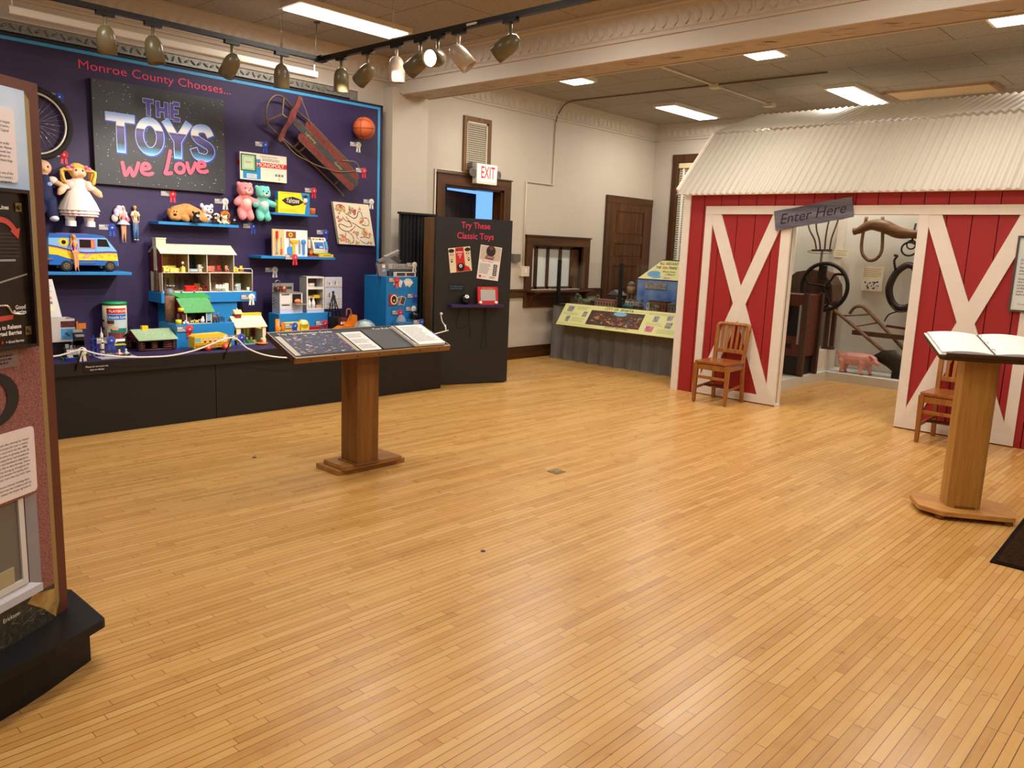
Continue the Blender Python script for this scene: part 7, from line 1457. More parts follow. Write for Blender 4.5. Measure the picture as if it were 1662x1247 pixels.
# ================================================================ try-these panel, black curtain, exit sign, wall fittings
def try_panel():
    TF = fr((-6.446, 6.854, 0), (.326, .945, 0), (0, 0, 1)); t = thing('try_toys_panel', 'tall black freestanding panel reading Try These Classic Toys', 'display panel', (-6.6, 6.45, 0))
    Bk = mat('panel_charcoal', (32, 30, 27), .5); b = B(TF); b.box((-.955, .012, -.045), (0, 1.9, 0), Bk); b.build('front_board', t)
    b = B(TF); b.box((-.955, 0, -.36), (-.925, 1.897, -.045), wood('panel_brown_side', (120, 84, 44), (96, 64, 32), .5, .5)); b.build('side_board', t); b = B(TF); b.box((-.925, 0, -.36), (-.03, 1.88, -.34), Bk); b.box((-.03, 0, -.36), (-.002, 1.88, -.045), Bk); b.build('back_board', t)
    b = B(TF); b.text('Try These', .098, PINK, -.468, 1.79, .002, 'c', bold=.012, width=.36); b.text('Classic Toys', .098, PINK, -.468, 1.672, .002, 'c', bold=.012, width=.46); b.build('lettering', t)
    def poster(nm, label, cx, cy, w, h, a, fn, base):
        c = thing(nm, label, 'poster', TF @ Vector((cx, cy, 0))); F = TF @ Matrix.Translation((cx, cy, .003)) @ Matrix.Rotation(a, 4, 'Z'); b = B(F); b.box((-w / 2, -h / 2, 0), (w / 2, h / 2, .004), base); b.build('sheet', c); b = B(F); fn(b); b.build('printed_picture', c)
    def p1(b):
        b.quad([(-.06, -.135, .0045), (.06, -.135, .0045), (.05, .135, .0045), (-.05, .135, .0045)], RED); b.quad([(-.06, -.135, .0046), (.125, -.135, .0046), (.10, -.09, .0046), (.04, -.06, .0046), (-.05, -.05, .0046)], RED)
        b.disc(.0, -.085, .005, .048, BLACK, 24); b.disc(.0, -.07, .0054, .02, PAPER, 16); b.text('8', .034, BLACK, .0, -.082, .0058, 'c', bold=.02)
        for s, x in (('MAGIC', .10), ('8 BALL', .075), ('ASK', .045), ('IT', .015)): b.text(s, .028, PAPER if x < .1 else mat('poster_dark_red', (110, 20, 20), .5), 0, x, .005, 'c', bold=.02)
        sk = mat('poster_face', (236, 208, 172), .5)
        for s in (-1, 1):
            b.disc(s * .098, .05, .0051, .034, sk, 16, ry=.055); b.disc(s * .10, .105, .0053, .036, INK, 12, ry=.022); b.disc(s * .105, -.005, .0055, .014, INK, 10, ry=.020); b.disc(s * .105, -.002, .0057, .010, PAPER, 10, ry=.006)
            for q in (.085, .11): b.disc(s * q, .062, .0055, .006, INK, 8, ry=.010)
            b.disc(s * .092, .03, .0055, .004, mat('poster_dark_red', (110, 20, 20), .5), 8)
    poster('ball_toy_poster', 'red and cream poster of two faces and a black ball on the charcoal panel', -.655, 1.437, .27, .275, R(7), p1, mat('poster_cream', (236, 222, 184), .5))
    def p2(b):
        b.rect(-.13, .03, .13, .185, .0043, mat('poster_sand', (206, 190, 168), .5)); b.disc(.0, .135, .0047, .06, mat('poster_shirt', (44, 34, 34), .5), 18, ry=.065); b.disc(.0, .17, .0051, .032, mat('poster_hair', (110, 60, 40), .5), 14, ry=.024); b.quad([(-.07, .045, .0053), (.04, .035, .0053), (.055, .075, .0053), (-.05, .085, .0053)], mat('poster_red_tablet', (150, 60, 50), .5)); b.quad([(-.05, .06, .0056), (.04, .052, .0056), (.045, .07, .0056), (-.04, .078, .0056)], GREY)
        b.text('Etch A Sketch', .026, RED, -.025, .008, .005, 'c', shear=.2, width=.15); b.lines(-.12, -.13, .03, -.01, 12, .005, mat('list_grey_print', (140, 140, 140), .6))
        for k in range(3): b.box((.055, -.05 - k * .045, .0045), (.105, -.01 - k * .045, .0052), INK); b.rect(.062, -.042 - k * .045, .098, -.018 - k * .045, .0056, GREY)
        b.box((-.115, -.175, .0045), (-.085, -.148, .005), RED); b.lines(-.07, -.17, -.02, -.155, 1, .005, RED); b.lines(.02, -.175, .11, -.15, 2, .005, INK)
    poster('drawing_toy_poster', 'white poster of a child with a red drawing tablet on the charcoal panel', -.285, 1.408, .275, .385, R(-6), p2, PAPER)
    c = thing('toy_notice', 'small black notice with blue print above the purple shelf', 'notice', TF @ Vector((-.69, 1.12, 0))); b = B(TF); b.box((-.79, 1.08, .001), (-.59, 1.16, .005), BLACK); b.build('plate', c); b = B(TF); b.text('Try shaking the ball', .018, mat('notice_blue_print', (110, 150, 200), .5), -.69, 1.13, .0055, 'c', width=.16); b.text('Draw on the tablet', .018, MATS['notice_blue_print'], -.69, 1.105, .0055, 'c', width=.14); b.build('lettering', c)
    b = B(TF); b.box((-.79, .905, 0), (-.135, .935, .12), mat('shelf_purple', (52, 32, 84), .5)); one(b, 'small_shelf', 'narrow purple shelf on the charcoal panel', 'shelf', TF @ Vector((-.46, .92, .06)))
    c = thing('fortune_ball', 'glossy black ball toy on the left of the purple shelf', 'ball toy', TF @ Vector((-.60, .935, .06))); b = B(TF); b.ball((-.60, .992, .06), .057, MATS['gloss_black'], 24); b.build('ball', c); b = B(TF @ Matrix.Translation((-.60, .992, .06)) @ Matrix.Rotation(R(-40), 4, 'X')); b.cyl((0, .0, .05), (0, 0, .0575), .024, PAPER); b.text('8', .034, BLACK, 0, -.012, .058, 'c', bold=.02); b.build('number_disc', c)
    c = thing('drawing_tablet', 'red framed drawing toy with grey screen standing on the purple shelf', 'drawing toy', TF @ Vector((-.31, .935, .05))); F = TF @ Matrix.Translation((-.315, .935, .075)) @ Matrix.Rotation(R(-8), 4, 'X'); b = B(F); b.rbox((-.128, 0, -.025), (.128, .205, 0), .016, RED); b.build('frame', c); b = B(F); b.rect(-.095, .045, .095, .172, .0008, mat('screen_silver', (186, 184, 184), .3)); b.build('screen', c); b = B(F); b.text('Etch A Sketch', .026, mat('gold_print', (236, 190, 120), .4), 0, .179, .001, 'c', shear=.2, width=.14); b.build('lettering', c)
    for s in (-1, 1): b = B(F); b.lathe([(.019, 0), (.017, .014), (0, .015)], PAPER, 16, M=Matrix.Translation((s * .1, .022, 0))); b.build('knob', c)
    b = B(TF); b.tube(catmull([(-.62, .90, .01), (-.66, .80, .008), (-.68, .70, .01), (-.62, .66, .01), (-.53, .70, .01)], 5), .0025, BLACK, 5); b.tube(catmull([(-.53, .905, .01), (-.52, .75, .01), (-.50, .58, .01), (-.49, .53, .01)], 5), .0025, BLACK, 5); one(b, 'toy_tether', 'black tether cord hanging under the black ball toy', 'cord', TF @ Vector((-.55, .7, .01)))
    b = B(TF); b.tube(catmull([(-.33, .905, .01), (-.335, .65, .01), (-.36, .45, .01), (-.33, .41, .01), (-.29, .45, .01), (-.305, .65, .01), (-.315, .905, .01)], 5), .0025, BLACK, 5); one(b, 'toy_tether', 'black looped tether cord hanging under the red drawing toy', 'cord', TF @ Vector((-.32, .6, .01)))
try_panel()
def curtain():
    b = B(); n = 60; P = []
    for i in range(n + 1): P.append((-7.42 + .02 * math.sin(i * 1.1) + .006 * math.sin(i * 2.7), 5.965 + .57 * i / n))
    b.add([(x, y, .0) for x, y in P] + [(x, y, 1.94) for x, y in P], [(i, i + 1, n + 2 + i, n + 1 + i) for i in range(n)], mat('black_drape', (16, 16, 16), .85), True)
    t = thing('black_curtain', 'black drape hanging between the purple backdrop and the charcoal panel', 'curtain', (-7.42, 6.2, 0)); b.build('cloth', t); b = B(); b.box((-7.45, 5.96, 1.93), (-7.39, 6.54, 1.952), BLACK); b.build('top_rail', t)
    for y in (5.975, 6.53): b = B(); b.cyl((-7.42, y, 0), (-7.42, y, 1.93), .012, BLACK, n=8); b.build('upright', t)
curtain()
WF = fr((XW, 0, 0), (0, 1, 0), (0, 0, 1))
def wall_fittings():
    t = thing('exit_sign', 'white EXIT sign with red letters and two lamps above the doorway', 'exit sign', (XW, 7.6, 2.52)); W = mat('exit_white', (236, 226, 208), .4); b = B(WF); b.rbox((7.40, 2.40, .07), (7.775, 2.655, .15), .012, W); b.box((7.44, 2.40, .032), (7.74, 2.62, .07), W); b.build('housing', t); b = B(WF); b.rect(7.415, 2.43, 7.76, 2.645, .1512, mat('exit_face', (250, 240, 226), .4, emit=.25)); b.build('face', t); b = B(WF); b.text('EXIT', .215, mat('exit_red', (236, 40, 50), .4, emit=.4), 7.605, 2.475, .1525, 'c', width=.255, bold=.01); b.build('lettering', t)
    for y, s in ((7.355, -1), (7.83, 1)):
        b = B(WF @ Matrix.Translation((y, 2.535, .13)) @ Matrix.Rotation(R(12 * s), 4, 'Y')); b.lathe([(.0, -.06), (.03, -.055), (.055, -.01), (.058, 0), (.05, .002)], mat('lamp_housing_grey', (120, 116, 108), .4), 18); b.lathe([(.05, .002), (.02, -.02), (0, -.022)], CHROME, 18); b.build('emergency_lamp', t)
    b = B(WF); b.box((7.345, 2.60, .03), (7.39, 2.66, .12), mat('lamp_housing_grey', (120, 116, 108), .4)); b.build('side_bracket', t)
    t = thing('air_grille', 'tall perforated wall air grille in a wooden frame above the EXIT sign', 'vent', (XW, 7.52, 2.9)); b = B(WF); Fm = OAK; 
    for y0, y1, z0, z1 in ((7.27, 7.325, 2.52, 3.24), (7.712, 7.768, 2.52, 3.24), (7.325, 7.712, 3.185, 3.24), (7.325, 7.712, 2.52, 2.57)): b.box((y0, z0, 0), (y1, z1, .03), MATS['dark_oak_trim'] if 0 else wood('grille_frame_wood', (120, 84, 44), (84, 54, 26), .5, .45))
    b.build('frame', t); b = B(WF); b.box((7.325, 2.57, .0), (7.712, 3.185, .006), INK); b.build('dark_duct', t); b = B(WF); G = mat('grille_cream', (214, 200, 172), .5)
    for k in range(13): y = 7.352 + k * .0278; b.box((y - .0035, 2.57, .006), (y + .0035, 3.185, .0075), G)
    for k in range(23): z = 2.585 + k * .0268; b.box((7.325, z - .0035, .0076), (7.712, z + .0035, .0085), G)
    b.box((7.325, 2.57, .0142), (7.35, 3.185, .016), G); b.box((7.69, 2.57, .0142), (7.712, 3.185, .016), G); b.box((7.325, 3.16, .0142), (7.712, 3.185, .016), G); b.build('lattice', t)
    C = mat('conduit_cream', (216, 202, 176), .45)
    def run(label, P, r=.012, z=.014): b = B(WF); b.tube(P if len(P[0]) == 3 else [(y, zz, z) for y, zz in P], r, C, 8); one(b, 'wire_conduit', label, 'conduit', WF @ Vector((P[0][0], P[0][1], z)), 'surface wiring conduits')
    run('cream conduit stepping down the left wall to the switch', [(9.085, 3.40), (9.085, 2.515), (8.51, 2.515), (8.51, 1.335)])
    run('cream conduit framing the left side of the exit door casing', [(6.81, .0), (6.81, 2.53), (7.34, 2.53)])
    b = B(); b.tube(catmull([(XW + .014, 9.085, 3.40), (XW + .05, 9.085, 3.5), (XW + .16, 9.09, 3.63), (XW + .3, 9.1, 3.668)], 5) + [Vector((-3.9, 9.2, 3.668))], .009, mat('dark_cable', (110, 84, 58), .6), 6); one(b, 'ceiling_cable', 'thin dark cable running from the left wall across the far ceiling', 'cable', (-6, 9.1, 3.668))
    b = B(); b.tube([(-5.295, 6.52, 3.668), (-5.295, 10.7, 3.668)], .014, C, 8); one(b, 'wire_conduit', 'cream conduit running along the far ceiling with two boxes', 'conduit', (-5.295, 8.5, 3.668), 'surface wiring conduits')
    for y in (9.2, 10.68): b = B(); b.box((-5.36, y - .06, 3.635), (-5.23, y + .06, 3.68), C); one(b, 'junction_box', ('nearer' if y < 10 else 'farther') + ' cream junction box on the ceiling conduit', 'junction box', (-5.295, y, 3.68))
    t = thing('wall_switch', 'cream wall box with rocker switch left of the service hatch', 'switch', (XW, 8.52, 1.26)); b = B(WF); b.rbox((8.44, 1.192, 0), (8.61, 1.335, .05), .008, C); b.build('box', t); b = B(WF); b.box((8.515, 1.24, .05), (8.545, 1.30, .056), PAPER); b.build('rocker', t)
    t = thing('thermostat', 'grey brown metal box on the wall beside the charcoal panel', 'control box', (XW, 8.34, 1.45)); b = B(WF); b.box((8.27, 1.395, 0), (8.415, 1.505, .05), mat('grey_bronze', (112, 104, 92), .4, .3)); b.build('case', t)
    t = thing('ceiling_hatch', 'long pale wooden hatch on the ceiling above the barn roof', 'hatch', (-3.18, 10.9, CZ)); b = B(); b.box((-3.79, 10.66, 3.655), (-2.57, 11.15, 3.68), mat('hatch_plywood', (210, 176, 126), .6)); b.build('panel', t); b = B(); L = mat('hatch_edge', (150, 104, 60), .6); b.box((-3.80, 10.65, 3.65), (-3.74, 11.16, 3.6549), L); b.box((-2.62, 10.65, 3.65), (-2.56, 11.16, 3.6549), L); b.build('battens', t)
    t = thing('projector_screen', 'white rolled-up projector screen case hanging above the toy backdrop', 'projector screen', (-7.07, 3.3, 3.2)); b = B(); b.rbox((-7.11, 1.97, 3.155), (-7.03, 4.615, 3.215), .012, mat('screen_case_white', (226, 220, 206), .4), axis=1); b.build('case', t); b = B(); b.box((-7.029, 4.42, 3.18), (-7.027, 4.50, 3.195), mat('screen_plate', (160, 150, 130), .4)); b.build('name_plate', t)
    for y in (2.0, 4.60): b = B(); b.tube([(-7.07, y, 3.215), (-7.07, y, 3.28)], .006, PAPER, 6); b.cyl((-7.07, y, 3.28), (-7.07, y + .03, CZ - .01), .004, mat('dark_wire', (70, 62, 54), .5), n=6); b.lathe([(.03, 0), (.03, .01), (0, .012)], mat('dark_wire', (70, 62, 54), .5), 12, M=TR(-7.07, y + .03, CZ - .012)); b.build('hanger', t)
wall_fittings()

# ================================================================ track lighting
def track():
    Kt = mat('track_black', (24, 22, 22), .35); t = thing('light_track', 'black ceiling-hung lighting track turning a corner above the toys', 'light track', (-6.05, 4.0, 3.1))
    b = B(); b.box((-6.07, .8, 3.075), (-6.03, 4.02, 3.11), Kt); b.build('rail', t); b = B(); b.box((-6.03, 3.98, 3.075), (-2.2, 4.02, 3.11), Kt); b.build('rail', t); b = B(); b.box((-6.085, 3.965, 3.07), (-5.99, 4.035, 3.115), Kt); b.build('corner_joint', t)
    for x, y in ((-6.05, 3.63), (-5.08, 4.0), (-3.3, 4.0), (-6.05, 1.6)):
        b = B(); z = 3.155
        while z < CZ - .01: b.tube([(x + (.006 if int(z * 40) % 2 else 0) * math.cos(a), y + (0 if int(z * 40) % 2 else .006) * math.cos(a), z + .013 * math.sin(a)) for a in (0, 1.05, 2.1, 3.14, 4.2, 5.24)], .0016, mat('chain_steel', (120, 104, 80), .4, .5), 4, True); z += .021
        b.tube([(x + .014 * math.cos(a), y, 3.13 + .014 * math.sin(a)) for a in (0, .8, 1.6, 2.4, 3.1, 3.9, 4.7, 5.5)], .003, mat('chain_steel', (120, 104, 80), .4, .5), 5, True); b.build('hanging_chain', t)
    for x in (-4.2,): b = B(); b.box((x - .05, 3.978, 3.085), (x + .05, 3.98, 3.10), PAPER); b.build('rating_label', t)
    Ol = mat('spot_olive_enamel', (112, 100, 72), .3); Bd = mat('spot_enamel_lit', (190, 172, 150), .3)  # second enamel is a paler copy, painting in light on two heads
    def head(x, y, d, label, m=Ol, on=False, watts=0, drop=.13, aimat=None):
        t = thing('track_spotlight', label, 'track spotlight', (x, y, 3.075), 0, 'track spotlights'); seg1 = abs(x + 6.05) < .01
        b = B(); b.box((x - (.018 if seg1 else .06), y - (.06 if seg1 else .018), 3.05), (x + (.018 if seg1 else .06), y + (.06 if seg1 else .018), 3.075), Kt); b.build('track_adapter', t)
        d = Vector(d).normalized(); p = Vector((x, y, 3.05 - drop)); b = B(); b.cyl((x, y, 3.05), tuple(p), .012, m, n=10); b.build('stem', t)
        F = aim(p - d * .045, d); b = B(F); b.lathe([(.0, -.026), (.024, -.022), (.044, -.004), (.057, .026), (.062, .06), (.062, .165), (.058, .165), (.055, .06), (.034, .026), (0, .018)], m, 22); b.build('shade', t)
        b = B(F); b.lathe([(.0, .125), (.0555, .14), (.0555, .13), (0, .115)], mat('spot_lens_lit', (255, 244, 230), .3, emit=14) if on else mat('spot_lens_off', (90, 86, 80), .2), 18); b.build('lens', t)
        if watts:
            l = D.lights.new('spot_bulb', 'SPOT'); l.energy = watts; l.spot_size = R(70); l.spot_blend = .6; l.shadow_soft_size = .03; l.color = (1.0, .93, .84); o = D.objects.new('spot_bulb', l); COL.objects.link(o); o.parent = t; q = F @ Vector((0, 0, .172))
            o.matrix_local = t.matrix_world.inverted() @ aim(q, -d)
    head(-6.05, 2.275, (-.12, .1, -1), 'olive track spotlight nearest the left edge, hanging straight down'); head(-6.05, 2.60, (.1, .12, -1), 'second olive track spotlight from the left'); head(-6.05, 3.201, (-.75, -.05, -.7), 'olive track spotlight above the heading, tilted to the wall', watts=SPOT_W); head(-6.05, 3.63, (-.1, .05, -1), 'olive track spotlight just left of the track corner')
    head(-5.754, 4.0, (-.1, .08, -1), 'olive track spotlight just right of the track corner'); head(-5.397, 4.0, (-.85, -.15, -.62), 'olive track spotlight tilted left beside the pilaster', watts=SPOT_W); head(-5.036, 4.0, (.0, .05, -1), 'track spotlight in a paler lit-side tint, hanging straight down', Bd)
    head(-4.757, 4.0, (-.85, -.25, -.55), 'track spotlight tilted left with a bright lit mouth', on=True, watts=SPOT_W * 1.6); head(-4.567, 4.0, (.30, -.92, -.22), 'track spotlight whose lit lens faces the viewer', on=True, watts=SPOT_W * .25); head(-4.347, 4.0, (.55, .45, -.75), 'track spotlight in a paler lit-side tint, tilted right next to the lit pair', Bd); head(-3.849, 4.0, (-.8, -.3, -.55), 'olive track spotlight alone at the right end of the track', watts=SPOT_W)
track()

# ================================================================ the barn
YB = 8.2
BF = fr((0, YB, 0), (1, 0, 0), (0, 0, 1))          # barn front: local x = room x, y = height, z = towards the viewer
BR = mat('barn_red_paint', (160, 26, 24), .6, var=.07, vs=30, bump=.25, bs=120, stretch=(1, 1, 9))
TW = mat('barn_white_trim', (232, 220, 204), .5, var=.03, vs=8)
LW = mat('liner_white', (220, 216, 202), .7, var=.04, vs=2)
def barn():
    t = thing('barn', 'red walk-in barn with white trim and corrugated roof', 'barn', (-3, 9.5, 0))
    b = B(BF); x = -4.948; Kd = mat('siding_groove_dark', (84, 10, 10), .7)
    while x < -.5:
        for a, c, z0, z1 in ((x, x + .2025, 0, 2.285),):
            for lo, hi in ((max(a, -4.99), min(c, -3.69)), (max(a, -2.45), min(c, -.55))):
                if hi - lo > .005: b.box((lo, z0, -.02), (hi, z1, 0), BR)
            lo, hi = max(a, -3.69), min(c, -2.45)
            if hi - lo > .005: b.box((lo, 2.05, -.02), (hi, z1, 0), BR)
        x += .2105
    b.build('siding', t)
    b = B(BF); [b.box((x0, z0, -.035), (x1, 2.285, -.021), Kd) for x0, x1, z0 in ((-4.99, -3.69, 0), (-3.69, -2.45, 2.05), (-2.45, -.55, 0))]; b.build('siding_backing', t)
    def trim(nm, *bx):
        b = B(BF); [b.box((a, z0, d0), (c, z1, d1), TW) for a, c, z0, z1, d0, d1 in bx]; b.build(nm, t)
    trim('corner_post', (-5.0, -4.91, 0, 2.29, -.03, .018)); trim('fascia_board', (-4.91, -.55, 2.262, 2.292, 0, .03)); trim('top_rail', (-4.705, -.6, 2.052, 2.14, .001, .022))
    def xdoor(nm, x0, x1, lw, rw):
        b = B(BF); d0, d1 = .001, .019
        b.box((x0, 0.012, d0), (x0 + lw, 2.052, d1), TW); b.box((x1 - rw, .012, d0), (x1, 2.052, d1), TW); b.box((x0 + lw, .012, d0), (x1 - rw, .10, d1), TW); f = b.build(nm, t)
        a, c = x0 + lw, x1 - rw
        for k, (p, q) in enumerate((((a + .045, 2.052), (c - .045, .10)), ((a + .045, .10), (c - .045, 2.052)))):
            b = B(BF); dx = .058; s = 1 if k == 0 else -1
            P = [(p[0] - .045, p[1]), (p[0] + .06, p[1]), (q[0] + .045, q[1] + .11 * (1 if q[1] < 1 else -1)), (q[0] + .045, q[1]), (q[0] - .06, q[1]), (p[0] - .045, p[1] + .11 * (1 if p[1] < 1 else -1))]
            b.prism(P, .001, .0165 + .001 * k, TW); b.build('cross_brace', f)
    xdoor('door_trim', -4.705, -3.69, .09, .105); xdoor('door_trim', -2.45, -1.43, .09, .092)
    trim('opening_jamb', (-3.70, -3.69, 0, 2.05, -.12, 0)); trim('opening_jamb', (-2.45, -2.44, 0, 2.05, -.12, 0)); trim('threshold_block', (-3.69, -3.655, 0, .03, -.05, .01))
    # inside lining
    b = B(); n = 40; P = [(-5.0 + 4.4 * i / n, 11.30 + .012 * math.sin(i * 1.9) + .008 * math.sin(i * .7)) for i in range(n + 1)]
    b.add([(x, y, 0) for x, y in P] + [(x, y, 2.9) for x, y in P], [(i, n + 1 + i, n + 2 + i, i + 1) for i in range(n)], LW, True); b.build('back_lining', t)
    b = B(); b.box((-5.0, 8.23, 0), (-4.985, 11.3, 2.28), LW); b.box((-.62, 8.23, 0), (-.6, 11.3, 2.28), LW); b.build('side_lining', t)
    for x in (-4.34, -3.30): b = B(); b.box((x - .045, 11.2, 0), (x + .045, 11.27, 2.6), TW); b.build('inner_post', t)
    b = B(); b.prism([(-4.985, 8.24), (-4.13, 8.24), (-4.13, 10.66), (-.63, 10.66), (-.63, 11.28), (-4.985, 11.28)], .0, .113, mat('barn_platform_white', (214, 210, 198), .6)); b.build('inner_platform', t)
    b = B(); b.box((-4.985, 10.36, .113), (-4.19, 11.1, .40), TW); b.build('inner_step', t)
    # corrugated translucent roof: eave, break, ridge
    m = D.materials.new('white_fibreglass'); q = NT(m); q.b.inputs['Base Color'].default_value = lin((188, 182, 168)); q.b.inputs['Roughness'].default_value = .5
    tr = q.add('BsdfTranslucent'); tr.inputs[0].default_value = lin((236, 226, 205)); mx = q.add('MixShader'); mx.inputs[0].default_value = .4; out = [x for x in q.n if x.type == 'OUTPUT_MATERIAL'][0]
    q.link(q.b.outputs[0], mx.inputs[1]); q.link(tr.outputs[0], mx.inputs[2]); q.link(mx.outputs[0], out.inputs[0])
    def sheet(nm, p0, p1, sag=0):
        (ya, za), (yb, zb) = p0, p1; L = math.hypot(yb - ya, zb - za); ny, nz = -(zb - za) / L, (yb - ya) / L
        b = B(); x0, x1, st = -5.035, -.5, .0095; k = int((x1 - x0) / st); vs = []
        for i in range(k + 1):
            x = x0 + i * st; h = .011 * math.sin(2 * math.pi * x / .076)
            if abs(((x + 5.035) % .66) - .02) < .03: h += .004                       # lap of two sheets
            vs += [(x, ya + ny * h, za + nz * h), (x, yb + ny * h, zb + nz * h)]
        b.add(vs, [(2 * i, 2 * i + 2, 2 * i + 3, 2 * i + 1) for i in range(k)], m, True); return b.build(nm, t)
    sheet('lower_roof', (8.06, 2.265), (8.82, 3.03)); sheet('upper_roof', (8.775, 3.04), (9.92, 3.40))
    b = B(); b.bar((-5.045, 8.10, 2.31), (-5.045, 8.80, 3.005), .02, .05, TW, (0, -1, 1)); b.bar((-5.045, 8.80, 3.005), (-5.045, 9.9, 3.37), .02, .05, TW, (0, -.3, 1)); b.build('gable_board', t)
    b = B(); b.add([(-5.02, 8.24, 2.28), (-5.02, 8.80, 2.98), (-5.02, 9.9, 3.35), (-5.02, 11.28, 2.95), (-5.02, 11.28, 2.28)], [(0, 1, 2, 3, 4)], LW); b.build('gable_end', t)
    for y, z in ((8.22, 2.30), (8.80, 2.98), (9.9, 3.34)): b = B(); b.box((-5.0, y, z - .05), (-.6, y + .04, z), wood('roof_purlin', (190, 150, 100), (160, 120, 76), .6, .6, 'x')); b.build('purlin', t)
barn()
def barn_signs():
    F = BF @ Matrix.Translation((-3.468, 2.053, .024)) @ Matrix.Rotation(R(10.2), 4, 'Z'); t = thing('entrance_sign', 'tilted grey weathered board reading Enter Here on the barn', 'sign', F @ Vector((0, 0, 0)))
    b = B(F); r = random.Random(12); W2, H2 = .405, .102; up = [(-W2 + .81 * i / 14, H2 + r.uniform(-.004, .003)) for i in range(15)]; lo = [(-W2 + .81 * i / 14, -H2 + r.uniform(-.003, .004)) for i in range(15)]
    b.prism(lo + up[::-1], 0, .018, wood('weathered_grey_board', (118, 112, 122), (72, 68, 80), .5, .7, 'x')); b.build('board', t)
    b = B(F)
    for k in range(8): y = -.085 + k * .024; x = r.uniform(-.38, .1); b.rect(x, y, x + r.uniform(.1, .3), y + .0018, .0185, mat('board_crack', (52, 46, 50), .8))
    b.build('wood_cracks', t); b = B(F); b.text('Enter Here', .148, mat('brush_black', (20, 18, 20), .6), 0, -.045, .019, 'c', shear=.28, width=.69); b.build('lettering', t)
    t = thing('info_sign', 'framed pale information sign at the right edge of the barn', 'sign', (-1.3, 8.16, 1.54)); b = B(fr((0, 8.178, 0), (1, 0, 0), (0, 0, 1))); G = mat('sign_frame_bronze', (84, 78, 68), .4, .2); b.box((-1.60, 1.23, 0), (-1.05, 1.855, .012), mat('sign_pale_print', (222, 222, 214), .5, c2=(206, 214, 210), vs=3)); b.build('face', t)
    b = B(fr((0, 8.178, 0), (1, 0, 0), (0, 0, 1))); [b.box((a, z0, 0), (c, z1, .02), G) for a, c, z0, z1 in ((-1.617, -1.60, 1.213, 1.872), (-1.05, -1.033, 1.213, 1.872), (-1.60, -1.05, 1.855, 1.872), (-1.60, -1.05, 1.213, 1.23))]; b.build('frame', t)
    b = B(fr((0, 8.1655, 0), (1, 0, 0), (0, 0, 1)))
    for s, z in (('Discover how farming came', 1.655), ('to be in Monroe County', 1.628), ('Farming in the valleys', 1.59), ('shaped the land and', 1.563), ('economy of the county', 1.536), ('Step inside and see', 1.492), ('the tools used by', 1.465), ('pioneers, and the', 1.438), ('artifacts used to', 1.411), ('plant and harvest', 1.384), ('before machinery', 1.357)): b.text(s, .026, INK, -1.572, z, 0, shear=.2 if z > 1.62 else 0, bold=.008)
    b.text('Monroe County Museum', .016, INK, -1.55, 1.275, 0); b.build('lettering', t)
barn_signs()

